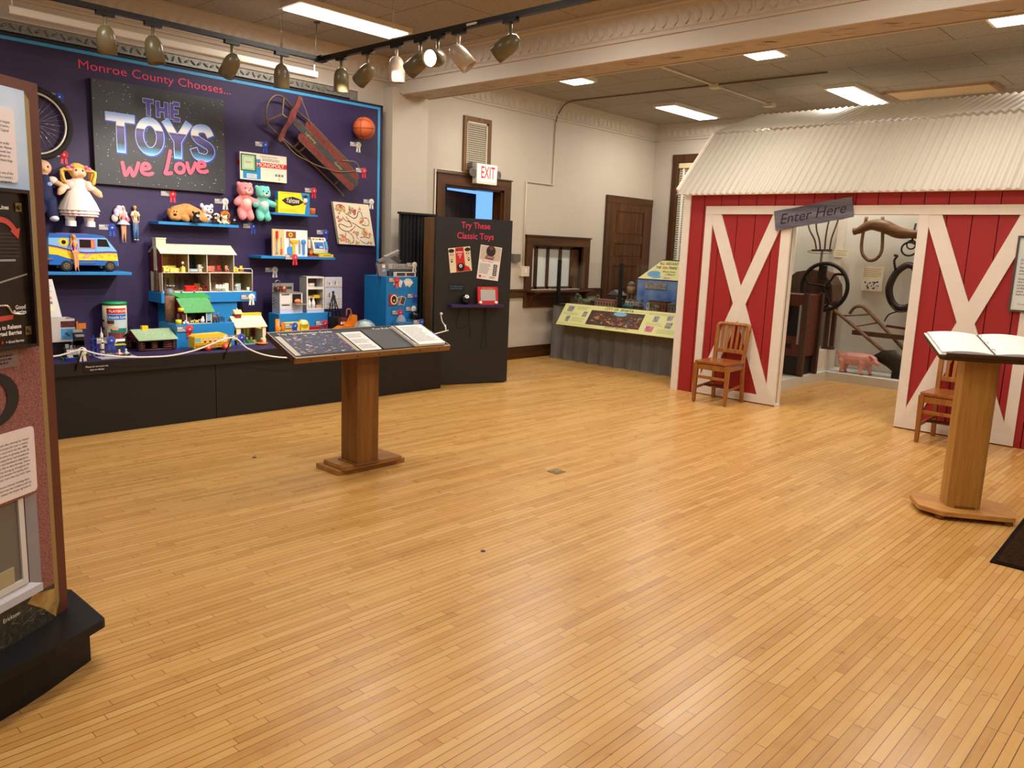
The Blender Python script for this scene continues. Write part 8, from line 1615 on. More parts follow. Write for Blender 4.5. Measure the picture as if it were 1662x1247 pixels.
def barn_inside():
    Ow = wood('old_red_mill', (104, 46, 24), (66, 28, 16), .6, .55); Ow2 = wood('old_brown_timber', (92, 58, 34), (52, 32, 18), .6, .6); Ir = mat('old_black_iron', (40, 34, 30), .5, .5); Hd = wood('worn_handle_wood', (128, 90, 52), (84, 56, 30), .8, .5, 'x'); zf = .113
    t = thing('fanning_mill', 'old red wooden fanning mill just inside the barn doorway', 'farm machine', (-4.5, 10, zf))
    b = B(); b.box((-4.95, 9.86, .36), (-4.16, 10.32, 1.15), Ow); b.build('case', t); b = B(); b.box((-4.95, 9.88, zf), (-4.2, 10.3, .36), mat('mill_dark_base', (34, 24, 18), .7)); b.build('lower_bin', t)
    b = B()
    for x, y in ((-4.155, 9.875), (-4.155, 10.31), (-4.94, 9.875)): b.box((x - .035, y - .03, zf), (x + .035, y + .03, 1.17), Ow2)
    b.build('legs', t); b = B(); b.box((-4.40, 9.852, .62), (-4.23, 9.86, 1.0), Ir); b.box((-4.23, 9.852, .52), (-4.20, 9.86, 1.02), GREY); b.box((-4.46, 9.854, .46), (-4.30, 9.86, .52), Ir); b.build('panel_opening', t)
    b = B(); b.tube([(-4.45 + .10 * math.cos(a), 9.83, .92 + .16 * math.sin(a)) for a in [k * .524 for k in range(12)]], .014, Ir, 6, True); b.box((-4.46, 9.82, .70), (-4.42, 9.84, 1.1), Ir); b.build('crank_wheel', t)
    t = thing('corn_sheller', 'old brown barrel-topped machine on legs at the back of the barn', 'farm machine', (-4.5, 10.95, .4)); b = B(); prismY(b, [(-4.87, .93), (-4.88, 1.18), (-4.84, 1.32), (-4.72, 1.42), (-4.5, 1.46), (-4.33, 1.42), (-4.22, 1.27), (-4.19, 1.05), (-4.30, .93)], 10.78, 11.15, Ow2); b.build('hopper', t)
    for x in (-4.24, -4.80):
        for y in (10.83, 11.05): b = B(); b.bar((x, y, .40), (x, y, 1.0), .05, .05, Ow2, (0, 1, 0)); b.build('leg', t)
    b = B(); b.box((-4.27, 10.78, .4), (-4.12, 10.87, .43), Ow2); b.build('foot', t); b = B(); b.cyl((-4.27, 10.60, 1.24), (-4.27, 10.8, 1.24), .028, Ir); b.box((-4.40, 10.74, 1.35), (-4.30, 10.78, 1.52), Ir); b.build('axle_and_bracket', t)
    b = B(); c = (-4.27, 10.66, 1.24); b.tube([(c[0] + .31 * math.cos(a), c[1], c[2] + .31 * math.sin(a)) for a in [k * math.pi / 18 for k in range(36)]], .026, Ir, 10, True); w = b.build('flywheel', t)
    for k in range(3): a = k * 2.094 + .35; b = B(); b.tube(catmull([(c[0] + q * math.cos(a + o), c[1], c[2] + q * math.sin(a + o)) for q, o in ((.02, 0), (.12, .5), (.22, .55), (.30, .25))], 4), .016, Ir, 8); b.build('spoke', w)
    t = thing('barley_fork', 'four-tined wooden barley fork hung on the back of the barn', 'fork', (-4.56, 11.2, 1.5)); b = B()
    for p, q, o in (((-4.64, 1.74), (-4.80, 2.12), .02), ((-4.585, 1.74), (-4.68, 2.12), .01), ((-4.52, 1.74), (-4.50, 2.14), .01), ((-4.45, 1.745), (-4.37, 2.16), .02)): b.tube(catmull([(p[0], 11.17, p[1]), ((p[0] * 2 + q[0]) / 3 + (p[0] - q[0]) * .15, 11.15, (p[1] * 2 + q[1]) / 3), ((p[0] + 2 * q[0]) / 3, 11.14, (p[1] + 2 * q[1]) / 3), (q[0], 11.16, q[1])], 4), .012, Ow2, 6)
    b.build('tines', t); b = B(); b.bar((-4.70, 11.17, 1.72), (-4.42, 11.17, 1.73), .03, .03, Ow2); b.tube([(-4.575 + .17 * math.cos(a), 11.13, 1.70 + .02 * math.sin(a)) for a in [k * .4 for k in range(16)]], .004, Ir, 5, True); b.build('crosspiece', t); b = B(); b.cyl((-4.555, 11.17, 1.72), (-4.58, 11.18, .75), .016, Ow2, n=8); b.build('handle', t)
    t = thing('ox_yoke', 'carved wooden ox yoke with hoop hung high in the barn', 'yoke', (-3.7, 11.05, 2)); b = B()
    R_ = catmull([(-4.11, 11.05, 1.985), (-4.04, 11.05, 2.0), (-3.90, 11.05, 2.07), (-3.72, 11.05, 2.055), (-3.55, 11.05, 1.985), (-3.40, 11.05, 1.965), (-3.15, 11.05, 1.97), (-2.95, 11.05, 2.05), (-2.7, 11.05, 2.03), (-2.6, 11.05, 1.97)], 4); k = len(R_); rad = [.05, .055, .05, .045, .05, .055, .06, .065, .07, .075, .085, .09, .095, .095, .09, .09, .085, .08, .075, .07]; b.tube(R_, [rad[min(i, 19)] if i < 20 else .06 for i in range(k)], Hd, 12, flat=.8); b.build('beam', t)
    b = B(); b.tube(catmull([(-3.96, 11.05, 2.18), (-3.985, 11.05, 1.9), (-3.97, 11.05, 1.72), (-3.90, 11.05, 1.63), (-3.84, 11.05, 1.61), (-3.77, 11.05, 1.64), (-3.72, 11.05, 1.73), (-3.725, 11.05, 1.9), (-3.755, 11.05, 2.18)], 5), .022, Hd, 8); b.build('bow', t)
    b = B(); b.tube([(-3.375 + .095 * math.cos(a), 11.03, 1.775 + .085 * math.sin(a)) for a in [q * .393 for q in range(16)]], .012, Ir, 6, True); b.tube([(-3.36 + .055 * math.cos(a), 11.04, 1.83 + .055 * math.sin(a)) for a in [q * .524 for q in range(12)]], .010, Ir, 6, True); b.cyl((-3.36, 11.05, 1.86), (-3.34, 11.05, 2.10), .014, Ir, n=8); b.build('iron_rings', t)
    t = thing('horse_collar', 'black leather horse collar hung on the back of the barn', 'horse collar', (-3.4, 11.05, 1.3)); b = B(); Lt = mat('collar_leather', (36, 24, 20), .45, var=.2, vs=20)
    P = catmull([(-3.40, 11.05, 1.56), (-3.50, 11.04, 1.46), (-3.555, 11.03, 1.29), (-3.53, 11.03, 1.14), (-3.46, 11.04, 1.04), (-3.37, 11.04, 1.02), (-3.28, 11.04, 1.06), (-3.22, 11.04, 1.2), (-3.21, 11.04, 1.4), (-3.28, 11.04, 1.53), (-3.33, 11.05, 1.565)], 5, True); b.tube(P, .042, Lt, 10, True); b.build('padded_ring', t)
    b = B(); Q = [(p.x + (p.x + 3.39) * .22, p.y - .02, 1.3 + (p.z - 1.3) * 1.12) for p in P]; b.tube(Q, .012, mat('hame_wood', (70, 44, 30), .5), 6, True); b.tube(catmull([(-3.50, 11.0, 1.5), (-3.53, 11.0, 1.62), (-3.50, 11.0, 1.68), (-3.54, 11.0, 1.69)], 4), .016, Ir, 6); b.build('hames', t)
    b = B(); b.tube(catmull([(-3.5, 11.0, 1.04), (-3.42, 11.0, .97), (-3.30, 11.0, .985)], 4), .010, Lt, 6); b.tube(catmull([(-3.43, 11.0, .965), (-3.52, 11.0, .92), (-3.57, 11.02, .83)], 4), .009, Lt, 6); b.build('straps', t)
    t = thing('walking_plow', 'old wooden handled walking plow standing on the white barn platform', 'plow', (-3.5, 10.9, zf)); 
    for P in ([(-4.39, 10.78, .90), (-4.33, 10.78, .97), (-4.24, 10.78, .985), (-4.11, 10.78, .91), (-3.80, 10.80, .69), (-3.46, 10.86, .43)], [(-4.03, 11.02, .89), (-3.97, 11.02, .98), (-3.88, 11.02, 1.0), (-3.80, 11.02, .95), (-3.52, 11.0, .71), (-3.24, 10.95, .47)]): b = B(); b.tube(catmull(P, 4), .026, Hd, 8, flat=.75); b.build('handle', t)
    b = B(); [b.cyl((-4.11 + .25 * k, 10.79, .89 - .17 * k), (-3.80 + .17 * k, 11.01, .92 - .13 * k), .012, Hd, n=8) for k in (.15, .9)]; b.build('rungs', t)
    b = B(); b.bar((-3.90, 10.84, .66), (-2.75, 10.92, .64), .05, .06, Ow2); b.bar((-3.50, 10.9, .78), (-2.9, 10.95, .74), .04, .03, mat('plow_red_bar', (90, 30, 24), .5)); b.build('beam', t)
    b = B(); S = mat('plow_share_steel', (66, 58, 44), .4, .5, var=.25, vs=14); b.loft([[(-3.63, 10.84, .36), (-3.60, 10.86, .34), (-3.62, 10.90, .36)], [(-3.47, 10.80, .47), (-3.42, 10.84, .26), (-3.46, 10.94, .44)], [(-3.27, 10.79, .50), (-3.28, 10.84, .16), (-3.26, 10.98, .45)], [(-3.0, 10.80, .49), (-3.02, 10.86, .15), (-3.0, 10.96, .40)]], S); b.build('mouldboard', t); b = B(); b.box((-3.35, 10.84, zf), (-3.1, 10.9, .2), Ir); b.build('landside', t)
    for nm, s, x0, x1, z0, z1, y in (('label_card', 'small cream label card beside the barley fork', -4.39, -4.18, 1.64, 1.75, 11.18), ('poster_card', 'cream label with a harvest picture on the back of the barn', -4.0, -3.725, 1.205, 1.535, 11.24), ('picture_label', 'cream label with a machine picture in front of the corn sheller', -4.56, -4.39, .40, .66, 10.62)):
        t = thing(nm, s, 'label', ((x0 + x1) / 2, y, z0)); F = fr((x0, y, z0), (1, 0, 0), (0, 0, 1)); w, h = x1 - x0, z1 - z0; b = B(F); b.box((0, 0, -.012), (w, h, 0), CREAM); b.build('card', t)
        b = B(F); b.lines(.02, h * (.55 if h > .2 else .15), w - .02, h * .92, 5 if h > .2 else 3, .001, mat('label_tan_print', (176, 140, 84), .6), .2, .3); b.build('card_print', t)
        if h > .2:
            b = B(F); r = random.Random(3); b.rect(.015, .02, w - .015, h * .45, .001, PAPER)
            for k in range(26): x, y2 = r.uniform(.02, w - .06), r.uniform(.03, h * .38); b.disc(x + .02, y2, .0013 + k * .00002, r.uniform(.006, .016), INK if k % 3 else GREY, 7, ry=r.uniform(.004, .014))
            b.build('engraving', t)
    b = B(); b.box((-4.185, 10.32, zf), (-4.14, 10.36, .49), mat('stand_grey', (150, 150, 146), .5)); one(b, 'label_stand', 'grey upright stand post behind the red fanning mill', 'stand', (-4.21, 10.18, zf))
    b = B(); b.box((-4.58, 10.45, .40), (-4.30, 10.60, .66), TW); b.box((-4.56, 10.44, .66), (-4.30, 10.62, .70), Ir); one(b, 'label_plinth', 'white plinth with black top in front of the corn sheller', 'plinth', (-4.44, 10.5, .4))
    # the piglet
    t = thing('pig', 'pink piglet figure standing on the white barn platform', 'pig', (-3.8, 10.84, zf)); m = mat('pig_pink', (230, 170, 154), .65, c2=(216, 146, 130), vs=9, bump=.15, bs=150); b = B(); y = 10.84
    cap(b, [(-3.985, y, .315), (-3.90, y, .318), (-3.80, y, .31), (-3.70, y, .318), (-3.64, y - .01, .325)], [.075, .09, .092, .085, .07], m); cap(b, [(-3.64, y - .01, .33), (-3.585, y - .03, .32), (-3.53, y - .045, .285)], [.066, .058, .03], m); cap(b, [(-3.53, y - .045, .285), (-3.512, y - .05, .278)], [.027, .027], m)
    for x0, yy, x1, x2 in ((-3.98, y - .045, -3.965, -3.985), (-3.95, y + .045, -3.955, -3.96), (-3.72, y - .045, -3.725, -3.72), (-3.66, y + .04, -3.645, -3.63)):
        cap(b, [(x0, yy, .27), (x1, yy, .19), (x2, yy, .135), (x2 + .008, yy - .003, .124)], [.052, .03, .020, .021], m)
    b.build('body', t, remesh=.008)
    for s in (-1, 1): b = B(); b.loft([[(-3.645, y + s * .045 - .01, .37), (-3.615, y + s * .055 - .02, .385), (-3.60, y + s * .03 - .02, .372)], [(-3.60, y + s * .07 - .02, .36), (-3.57, y + s * .072 - .03, .365), (-3.565, y + s * .05 - .03, .35)], [(-3.578, y + s * .075 - .03, .318), (-3.572, y + s * .077 - .031, .318), (-3.572, y + s * .074 - .032, .316)]], mat('pig_ear', (214, 110, 96), .65)); b.build('ear', t); b = B(); b.ball((-3.568, y + s * .042 - .032, .334), .007, EYE, 8); b.build('eye', t)
    b = B(); b.tube(catmull([(-4.05, y, .35), (-4.075, y, .36), (-4.08, y + .012, .385), (-4.062, y + .015, .39), (-4.06, y, .37), (-4.085, y - .006, .365)], 4), [.008] * 20 + [.004], m, 6); b.build('tail', t)
    b = B(); b.cyl((-3.512, y - .05, .278), (-3.503, y - .053, .276), .026, mat('pig_snout', (206, 110, 100), .5), n=14); b.build('snout', t)
    for x2, yy in ((-3.977, y - .048), (-3.952, y + .042), (-3.712, y - .048), (-3.622, y + .037)): b = B(); b.lathe([(.022, 0), (.021, .016), (0, .02)], mat('pig_hoof', (150, 100, 80), .6), 10, M=TR(x2, yy, zf)); b.build('hoof', t)
barn_inside()

# ================================================================ chairs, right lectern, floor fittings
def library_chair(label, loc, rz):
    t = thing('wooden_chair', label, 'chair', loc, rz, 'wooden library chairs'); M = t.matrix_world.copy(); m = wood('honey_oak_chair', (172, 108, 46), (134, 78, 28), .8, .32)
    def part(nm, fn, bev=.004): b = B(M); fn(b); return b.build(nm, t, bevel=bev)
    part('seat', lambda b: b.rbox((-.205, -.215, .435), (.205, .20, .463), .03, wood('honey_oak_seat', (160, 92, 38), (126, 68, 26), .8, .25, 'y')), .006)
    for s in (-1, 1):
        part('front_leg', lambda b: b.loft([[(s * .187 + x * w, -.19 + y * w, z) for x, y in ((-1, -1), (1, -1), (1, 1), (-1, 1))] for z, w in ((0, .014), (.03, .017), (.435, .023))], m, True, False), .003)
        part('rear_post', lambda b: b.loft([[(s * q + x * .019, y0 + y * .017, z) for x, y in ((-1, -1), (1, -1), (1, 1), (-1, 1))] for q, y0, z in ((.172, .235, 0), (.172, .205, .25), (.172, .19, .45), (.180, .225, .70), (.182, .24, .80))], m, True, False), .004)
        part('side_rail', lambda b: b.bar((s * .185, -.19, .40), (s * .172, .19, .40), .022, .06, m))
        part('side_stretcher', lambda b: b.bar((s * .185, -.19, .16), (s * .172, .21, .19), .018, .028, m))
    part('front_rail', lambda b: b.bar((-.187, -.19, .40), (.187, -.19, .40), .022, .06, m)); part('front_stretcher', lambda b: b.bar((-.187, -.19, .285), (.187, -.19, .285), .018, .032, m)); part('rear_rail', lambda b: b.bar((-.172, .19, .40), (.172, .19, .40), .022, .05, m))
    part('crest_rail', lambda b: b.tube(catmull([(-.19, .237, .785), (-.185, .245, .835), (-.15, .252, .85), (0, .262, .852), (.15, .252, .85), (.185, .245, .835), (.19, .237, .785)], 5), .022, m, 10, flat=.8), 0)
    part('lower_back_rail', lambda b: b.bar((-.175, .207, .555), (.175, .207, .555), .02, .045, m, (0, .12, 1)))
    for k in range(5): x = -.116 + k * .058; part('back_slat', lambda b: b.bar((x, .21, .565), (x * 1.05, .254, .84), .03, .010, m, (0, 1, -.2)), .002)
    part('rear_stretcher', lambda b: b.tube(catmull([(-.18, -.0, .172), (-.09, .045, .172), (0, .06, .172), (.09, .045, .172), (.18, 0, .172)], 4), .014, wood('dark_chair_rung', (96, 44, 20), (66, 28, 14), .8, .3, 'x'), 8), 0)
library_chair('wooden slat-back chair in front of the left barn door', (-4.215, 7.895, 0), R(1)); library_chair('wooden slat-back chair half hidden behind the right lectern', (-1.90, 7.865, 0), R(-1))
def right_lectern():
    C = (-1.24, 5.68, 0); E = fr(C, (.857, .515, 0), (-.515, .857, 0)); t = thing('wooden_lectern', 'oak lectern on a single post at the right edge holding an open binder', 'lectern', C); Yo = wood('light_oak_post', (184, 132, 56), (150, 100, 36), .6, .42)
    b = B(E); P = [(-.27, -.10), (-.16, -.21), (.26, -.205), (.30, -.10), (.30, .12), (.2, .2), (-.2, .2), (-.27, .12)]; b.prism(P, .03, .058, wood('light_oak_base', (200, 144, 74), (170, 112, 50), .5, .45, 'x')); b.build('base', t, bevel=.004)
    for x, y in ((-.155, -.16), (.235, -.165), (-.2, .12), (.23, .12)): b = B(E); b.lathe([(.03, 0), (.03, .012), (.026, .03)], OAK, 16, M=TR(x, y, 0)); b.build('foot', t)
    b = B(E); c = .03; q = .10; P = [(-q + c, -q), (q - c, -q), (q, -q + c), (q, q - c), (q - c, q), (-q + c, q), (-q, q - c), (-q, -q + c)]; b.prism(P, .058, 1.05, Yo); b.build('post', t); b = B(E); b.box((-.06, -.104, .06), (.06, -.1, .075), OAK); b.build('post_foot_block', t)
    F = E @ fr((-.29, -.215, 1.045), (1, 0, 0), (0, .97, .24)); Dw = wood('dark_walnut_top', (66, 34, 22), (40, 20, 12), .6, .25, 'x'); b = B(F); b.rbox((0, 0, -.028), (.60, .43, 0), .03, Dw); b.build('top_board', t, bevel=.006); b = B(F); b.box((.03, -.006, -.004), (.57, .014, .022), Dw); b.build('book_ledge', t, bevel=.004)
    t2 = thing('ring_binder', 'open white ring binder on the right oak lectern', 'binder', F @ Vector((.3, .2, 0)))
    b = B(F); b.box((-.002, .02, .001), (.62, .41, .006), PAPER); b.build('cover', t2)
    for x0, x1, s in ((.012, .30, 1), (.315, .60, -1)):
        b = B(F); n = 10; L = [(x0 + (x1 - x0) * i / n, .012 + .018 * math.sin(math.pi * (i / n if s > 0 else 1 - i / n) * .8 + .3)) for i in range(n + 1)]
        b.add([(x, .03, .006) for x, z in L] + [(x, .03, z) for x, z in L] + [(x, .40, z) for x, z in L] + [(x, .40, .006) for x, z in L], [(k * 11 + i, k * 11 + i + 1, (k + 1) * 11 + i + 1, (k + 1) * 11 + i) for k in range(3) for i in range(n)], PAPER); pg = b.build('page_stack', t2)
    b = B(F); b.box((.30, .03, .006), (.315, .40, .012), CHROME); [b.tube([(.3075 + .016 * math.cos(a), y, .022 + .014 * math.sin(a)) for a in (0, .8, 1.6, 2.4, 3.1)], .0025, CHROME, 5) for y in (.08, .215, .35)]; b.build('ring_bar', t2)
right_lectern()
def floor_bits():
    t = thing('floor_mat', 'dark brown ribbed entrance mat at the right edge of the floor', 'mat', (-.45, 5.2, 0)); b = B(TR(-.872, 4.845, 0, R(2))); b.box((0, 0, 0), (.9, 1.35, .008), mat('mat_rubber_edge', (24, 19, 15), .9, spec=.1)); b.build('rubber_edge', t); b = B(TR(-.872, 4.845, 0, R(2))); b.box((.025, .025, .008), (.875, 1.325, .012), mat('mat_brown_pile', (62, 40, 20), .95, spec=.05, c2=(36, 23, 13), vs=60, bump=.6, bs=200)); b.build('pile', t)
    t = thing('floor_outlet', 'small brass floor outlet set in the middle of the floor', 'floor outlet', (-3.553, 4.345, 0)); b = B(); b.box((-3.60, 4.295, 0), (-3.507, 4.395, .004), BRASS); b.build('plate', t); b = B(); b.cyl((-3.553, 4.345, .004), (-3.553, 4.345, .007), .022, mat('outlet_cap_grey', (160, 158, 150), .3, .6)); b.build('cap', t)
    for x, y, s in ((-5.217, 2.876, 'dark floor plug in front of the toy platform'), (-2.817, 2.864, 'dark blue floor plug in the open floor')): b = B(); b.cyl((x, y, 0), (x, y, .004), .013, mat('floor_plug_dark', (50, 54, 76), .4), n=14); one(b, 'floor_plug', s, 'floor plug', (x, y, 0), 'floor plugs')
floor_bits()

# ================================================================ model train table in the far corner
def train_table():
    x0, x1, y0, y1, zt = -7.60, -5.15, 9.02, 10.25, .80; t = thing('display_table', 'long table with grey pleated skirt in the far corner', 'table', (-6.4, 9.6, 0)); Sk = mat('grey_table_skirt', (112, 108, 104), .8, var=.05, vs=5)
    per = []; n = 90
    for i in range(n + 1): per.append((x0 + (x1 - x0) * i / n, y0, i))
    for j in range(1, 40): per.append((x1, y0 + (y1 - y0) * j / 40, n + j))
    left = [(x0, y1 - (y1 - y0) * j / 30, -30 + j) for j in range(30)]; per = left + per
    def rg(z, a): 
        o = []
        for x, y, i in per:
            w = a * (math.sin(i * .75) + .5 * math.sin(i * 1.9 + 1)); o.append((x + (w if y > y0 + .001 else 0) * (-1 if x < -7 else 1), y - (w if y <= y0 + .001 else 0), z))
        return o
    r3 = [rg(.79, .006), rg(.5, .02), rg(.0, .034)]; k = len(per); b = B(); b.add([p for r in r3 for p in r], [(a * k + i, a * k + i + 1, (a + 1) * k + i + 1, (a + 1) * k + i) for a in range(2) for i in range(k - 1)], Sk, True); b.build('skirt', t); b = B(); b.box((x0 - .01, y0 - .02, .79), (x1 + .01, y1, zt), BLACK); b.build('tabletop', t)
    F = fr((-7.46, 8.79, .545), (1, 0, 0), (0, .24, .29)); s = thing('city_panel', 'slanted yellow panel reading CITY OF SPARTA in front of the train table', 'information panel', (-6.4, 8.9, .55)); Yp = mat('panel_pale_yellow', (222, 221, 150), .5)
    b = B(F); b.prism([(.13, -.01), (2.2, -.01), (2.2, .375), (.108, .365)], -.012, 0, Yp); b.build('board', s); b = B(F); b.box((.12, .3, -.10), (2.19, .36, -.012), BLACK); b.build('support', s)
    b = B(F); b.text('CITY OF  SPARTA', .058, INK, .83, .314, .001, width=.48, shear=-.1, bold=.01); b.text('SCOTT HISTORIC', .036, INK, .98, .02, .001, width=.38, bold=.01); b.build('lettering', s)
    b = B(F); b.prism([(.63, .045), (1.52, .05), (1.51, .303), (.62, .292)], .0005, .002, mat('city_photo_ground', (92, 60, 44), .4, c2=(56, 40, 32), vs=16)); p = b.build('city_photo', s); b = B(F); r = random.Random(14); cs = [mat('city_' + a, c, .4) for a, c in (('brick', (150, 70, 50)), ('pale', (190, 176, 160)), ('sky', (120, 180, 210)), ('gold', (190, 130, 60)), ('slate', (100, 100, 104)))]
    b.disc(1.12, .265, .0023, .11, cs[2], 16, ry=.035)
    for k in range(90): x, y = r.uniform(.68, 1.45), r.uniform(.06, .23); b.rect(x, y, x + r.uniform(.01, .06), y + r.uniform(.006, .022), .0025 + k * .00002, cs[(0, 1, 3, 4, 0)[r.randrange(5)]])
    b.build('photo_town', p)
    b = B(F); K = mat('photo_bw', (96, 92, 92), .4, c2=(180, 176, 172), vs=30)
    for x, y, xx, yy in ((.195, .233, .303, .322), (.5, .16, .575, .252), (.247, .055, .313, .153), (1.663, .204, 1.745, .298), (1.859, .246, 1.943, .319), (1.882, .122, 1.979, .215)): b.rect(x, y, xx, yy, .001, K)
    b.rect(1.611, .037, 1.73, .129, .001, mat('photo_rose', (170, 70, 100), .4, c2=(230, 140, 170), vs=14)); b.build('small_photos', s); b = B(F); K2 = mat('panel_print_olive', (140, 140, 90), .6)
    for x, y, xx, yy in ((.35, .27, .58, .33), (.16, .17, .45, .22), (.36, .06, .58, .14), (1.56, .31, 2.1, .35), (1.58, .14, 1.85, .19), (1.8, .03, 2.1, .1), (.14, .01, .9, .03)): b.lines(x, y, xx, yy, 3, .001, K2, .2, .25)
    b.build('small_print', s)
    # glass case: posts and panes
    g = thing('glass_case', 'clear panes between two black posts around the model train layout', 'display case', (-6.4, 9.1, zt)); Pn = pane('clear_pane')
    for x in (-7.56, -6.45): b = B(); b.box((x - .022, 9.06, zt), (x + .022, 9.10, 1.44), BLACK); b.build('post', g)
    for a, c in ((-7.538, -6.472), (-6.428, -5.2)): b = B(); b.box((a, 9.077, zt), (c, 9.083, 1.43), Pn); b.build('pane', g)
    # central pylon with the sky print
    q = thing('train_pylon', 'four-sided pylon reading ALL ABOARD THE 50s TRAIN on the train table', 'display pylon', (-6.2, 9.8, zt)); Sb = mat('sky_blue_print', (44, 92, 178), .5, c2=(130, 160, 200), vs=4); b = B(); b.box((-6.53, 9.6, zt), (-5.87, 10.2, 1.222), Sb); b.build('sky_box', q)
    b = B(); b.box((-6.54, 9.592, 1.222), (-5.86, 10.21, 1.232), BLACK); b.box((-6.27, 9.79, 1.50), (-5.94, 10.05, 1.506), BLACK); b.build('black_edges', q); S1 = Yp
    b = B(); lo = [(-6.53, 9.6), (-5.87, 9.6), (-5.87, 10.2), (-6.53, 10.2)]; hi = [(-6.26, 9.80), (-5.95, 9.80), (-5.95, 10.05), (-6.26, 10.05)]; b.add([p + (1.232,) for p in lo] + [p + (1.50,) for p in hi], [(0, 1, 5, 4), (1, 2, 6, 5), (2, 3, 7, 6), (3, 0, 4, 7)], mat('pylon_yellow', (228, 224, 150), .5)); b.build('slanted_sides', q)
    F = fr((0, 9.6, 1.232), (1, 0, 0), (0, .2, .268)); b = B(F); b.text('ALL ABOARD', .062, INK, -5.98, .255, .003, 'r', width=.30, bold=.01, shear=-.08); b.text('THE', .062, INK, -6.32, .185, .003, width=.09, bold=.01); b.text('50s', .062, RED, -6.205, .185, .003, width=.08, bold=.01); b.text('TRAIN!', .062, INK, -5.97, .185, .003, 'r', width=.14, bold=.01); b.text('Monroe County', .042, INK, -5.965, .125, .003, 'r', width=.21, shear=.3); b.text('in Miniature', .042, INK, -5.955, .08, .003, 'r', width=.16, shear=.3); b.build('lettering', q)
    b = B(F); Bl = mat('bubble_blue', (110, 170, 214), .5); b.disc(-6.30, .09, .002, .11, Bl, 22, ry=.055); b.disc(-6.24, .045, .0024, .08, Bl, 16, ry=.028); b.lines(-6.37, .055, -6.22, .125, 4, .0028, mat('bubble_print', (60, 110, 160), .5), .1, .3); b.rect(-6.13, .015, -5.99, .05, .002, mat('logo_pale_rose', (226, 200, 190), .5)); b.text('Sparta', .035, mat('poster_dark_red', (110, 20, 20), .5), -6.06, .022, .0028, 'c', width=.09); b.build('blue_bubble', q)
    b = B(fr((0, 9.598, 0), (1, 0, 0), (0, 0, 1))); b.box((-6.40, 1.095, 0), (-6.04, 1.185, .012), mat('plaque_grey', (170, 162, 156), .5, c2=(120, 112, 108), vs=30)); b.build('plaque', q)
    b = B(fr((-5.868, 0, 0), (0, 1, 0), (0, 0, 1))); b.lines(9.7, 1.05, 10.1, 1.18, 5, .002, PAPER); b.build('side_print', q)
    # scenery on the table, each model building a thing
    cols = {n: mat('model_' + n, c, .7, var=.15, vs=30) for n, c in (('brick', (122, 70, 54)), ('tan', (150, 120, 90)), ('green', (70, 84, 50)), ('grey', (104, 98, 92)), ('white', (200, 196, 186)), ('roof', (150, 80, 64)), ('dark', (56, 46, 40)), ('teal', (30, 84, 76)))}
    def bld(nm, label, x, y, w, d, h, m, roof, rm, win=True):
        q = thing(nm, label, 'model building', (x, y, zt), 0, 'model town buildings'); b = B(TR(x, y, zt)); b.box((-w / 2, -d / 2, 0), (w / 2, d / 2, h), cols[m]); b.build('walls', q); b = B(TR(x, y, zt))
        if roof == 'gable': prismY(b, [(-w / 2 - .01, h), (w / 2 + .01, h), (0, h + w * .35)], -d / 2 - .01, d / 2 + .01, cols[rm])
        elif roof == 'hip': b.loft([[(-w / 2 - .01, -d / 2 - .01, h), (w / 2 + .01, -d / 2 - .01, h), (w / 2 + .01, d / 2 + .01, h), (-w / 2 - .01, d / 2 + .01, h)], [(-w * .2, -.01, h + .04), (w * .2, -.01, h + .04), (w * .2, .01, h + .04), (-w * .2, .01, h + .04)]], cols[rm], True, False)
        else: b.box((-w / 2 - .005, -d / 2 - .005, h), (w / 2 + .005, d / 2 + .005, h + .012), cols[rm])
        b.build('roof', q)
        if win:
            b = B(TR(x, y, zt)); k = max(2, int(w / .045))
            for i in range(k): b.box((-w / 2 + w * (i + .3) / k, -d / 2 - .001, h * .35), (-w / 2 + w * (i + .7) / k, -d / 2, h * .75), cols['dark'])
            b.build('windows', q)
    bld('model_depot', 'brick model depot with flat pink roof left of the second post', -6.80, 9.28, .34, .16, .10, 'tan', 'flat', 'roof'); bld('model_station', 'white model building at the foot of the second black post', -6.47, 9.40, .14, .12, .12, 'white', 'flat', 'grey'); bld('model_house', 'green roofed model house near the left end of the layout', -7.22, 9.28, .13, .12, .05, 'tan', 'gable', 'green'); bld('model_mill', 'brown model mill behind the pink-roofed depot', -6.98, 9.75, .22, .16, .16, 'dark', 'gable', 'grey'); bld('model_block', 'brick model storefront block in front of the blue sky print', -6.0, 9.40, .26, .14, .14, 'brick', 'flat', 'dark'); bld('model_shop', 'tan gabled model shop nearest the front edge below the storefront block', -5.97, 9.22, .10, .08, .07, 'tan', 'gable', 'green'); bld('model_warehouse', 'low brown model warehouse between the water tower and the storefront block', -6.30, 9.22, .24, .1, .06, 'dark', 'flat', 'brick'); bld('model_hall', 'grey model hall at the right end of the layout', -5.70, 9.35, .2, .14, .12, 'grey', 'hip', 'dark'); bld('model_church', 'white model church in front of the sky print', -6.20, 9.48, .08, .10, .12, 'white', 'gable', 'grey'); bld('model_barn', 'dark model shed between the left house and the depot', -7.02, 9.30, .12, .12, .08, 'dark', 'hip', 'green')
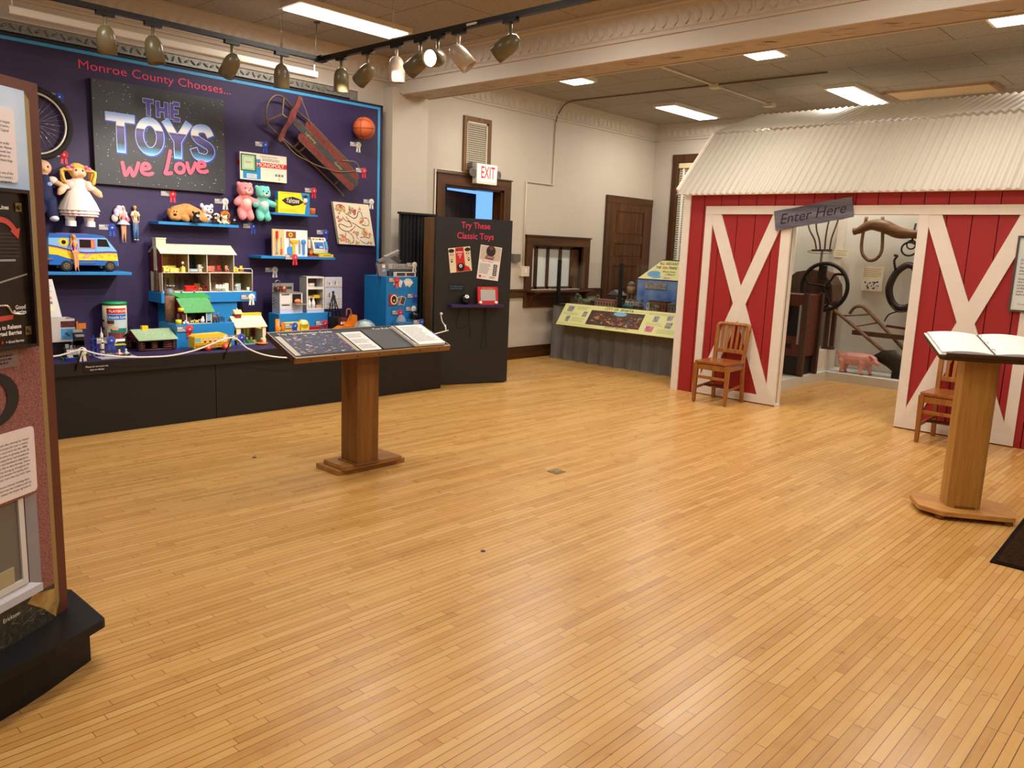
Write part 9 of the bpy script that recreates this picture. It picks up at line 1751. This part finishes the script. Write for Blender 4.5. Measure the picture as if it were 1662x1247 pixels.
    q = thing('model_water_tower', 'pale model water tower beside the blue sky print', 'model tower', (-6.645, 9.62, zt)); b = B(TR(-6.645, 9.62, zt)); [b.cyl((.07 * math.cos(a), .07 * math.sin(a), 0), (.04 * math.cos(a), .04 * math.sin(a), .22), .007, cols['grey'], n=6) for a in (.8, 2.4, 3.9, 5.5)]; b.build('legs', q); b = B(TR(-6.645, 9.62, zt)); b.lathe([(.0, .2), (.06, .2), (.065, .32), (0, .34)], cols['tan'], 16); b.lathe([(.072, .32), (.03, .37), (0, .38)], cols['grey'], 16); b.build('tank', q)
    q = thing('model_tank_car', 'dark teal model tank car at the front right of the second post', 'model train', (-6.35, 9.14, zt)); b = B(TR(-6.35, 9.15, zt + .045)); b.cyl((-.10, 0, 0), (.10, 0, 0), .03, cols['teal'], n=14); b.build('tank', q); b = B(TR(-6.35, 9.15, zt)); b.box((-.11, -.02, .008), (.11, .02, .018), cols['dark']); [b.cyl((x, -.02, .008), (x, .02, .008), .008, cols['dark'], n=8) for x in (-.08, -.05, .05, .08)]; b.build('chassis', q)
    rr = random.Random(5)
    for i, (x, y, s) in enumerate(((-7.36, 9.30, 'leftmost model tree beside the first black post'), (-7.12, 9.45, 'model tree behind the green roofed model house'), (-6.62, 9.30, 'model tree left of the water tower'), (-6.42, 9.62, 'model tree touching the left side of the sky print'), (-6.66, 9.72, 'model tree behind the depot'))):
        q = thing('model_tree', s, 'model tree', (x, y, zt), 0, 'model trees'); b = B(TR(x, y, zt)); b.cyl((0, 0, 0), (0, 0, .05), .006, cols['dark'], n=6); b.build('trunk', q); b = B(TR(x, y, zt)); [b.ball((rr.uniform(-.03, .03), rr.uniform(-.03, .03), .06 + k * .02), rr.uniform(.022, .036), cols['green'], 8) for k in range(5)]; b.build('crown', q)
    b = B(); b.box((-7.58, 9.11, zt), (-5.2, 10.2, zt + .004), mat('layout_ground', (80, 72, 50), .9, c2=(50, 48, 34), vs=12)); one(b, 'layout_ground', 'brown green scenic ground sheet of the train layout', 'ground sheet', (-6.4, 9.6, zt))
train_table()
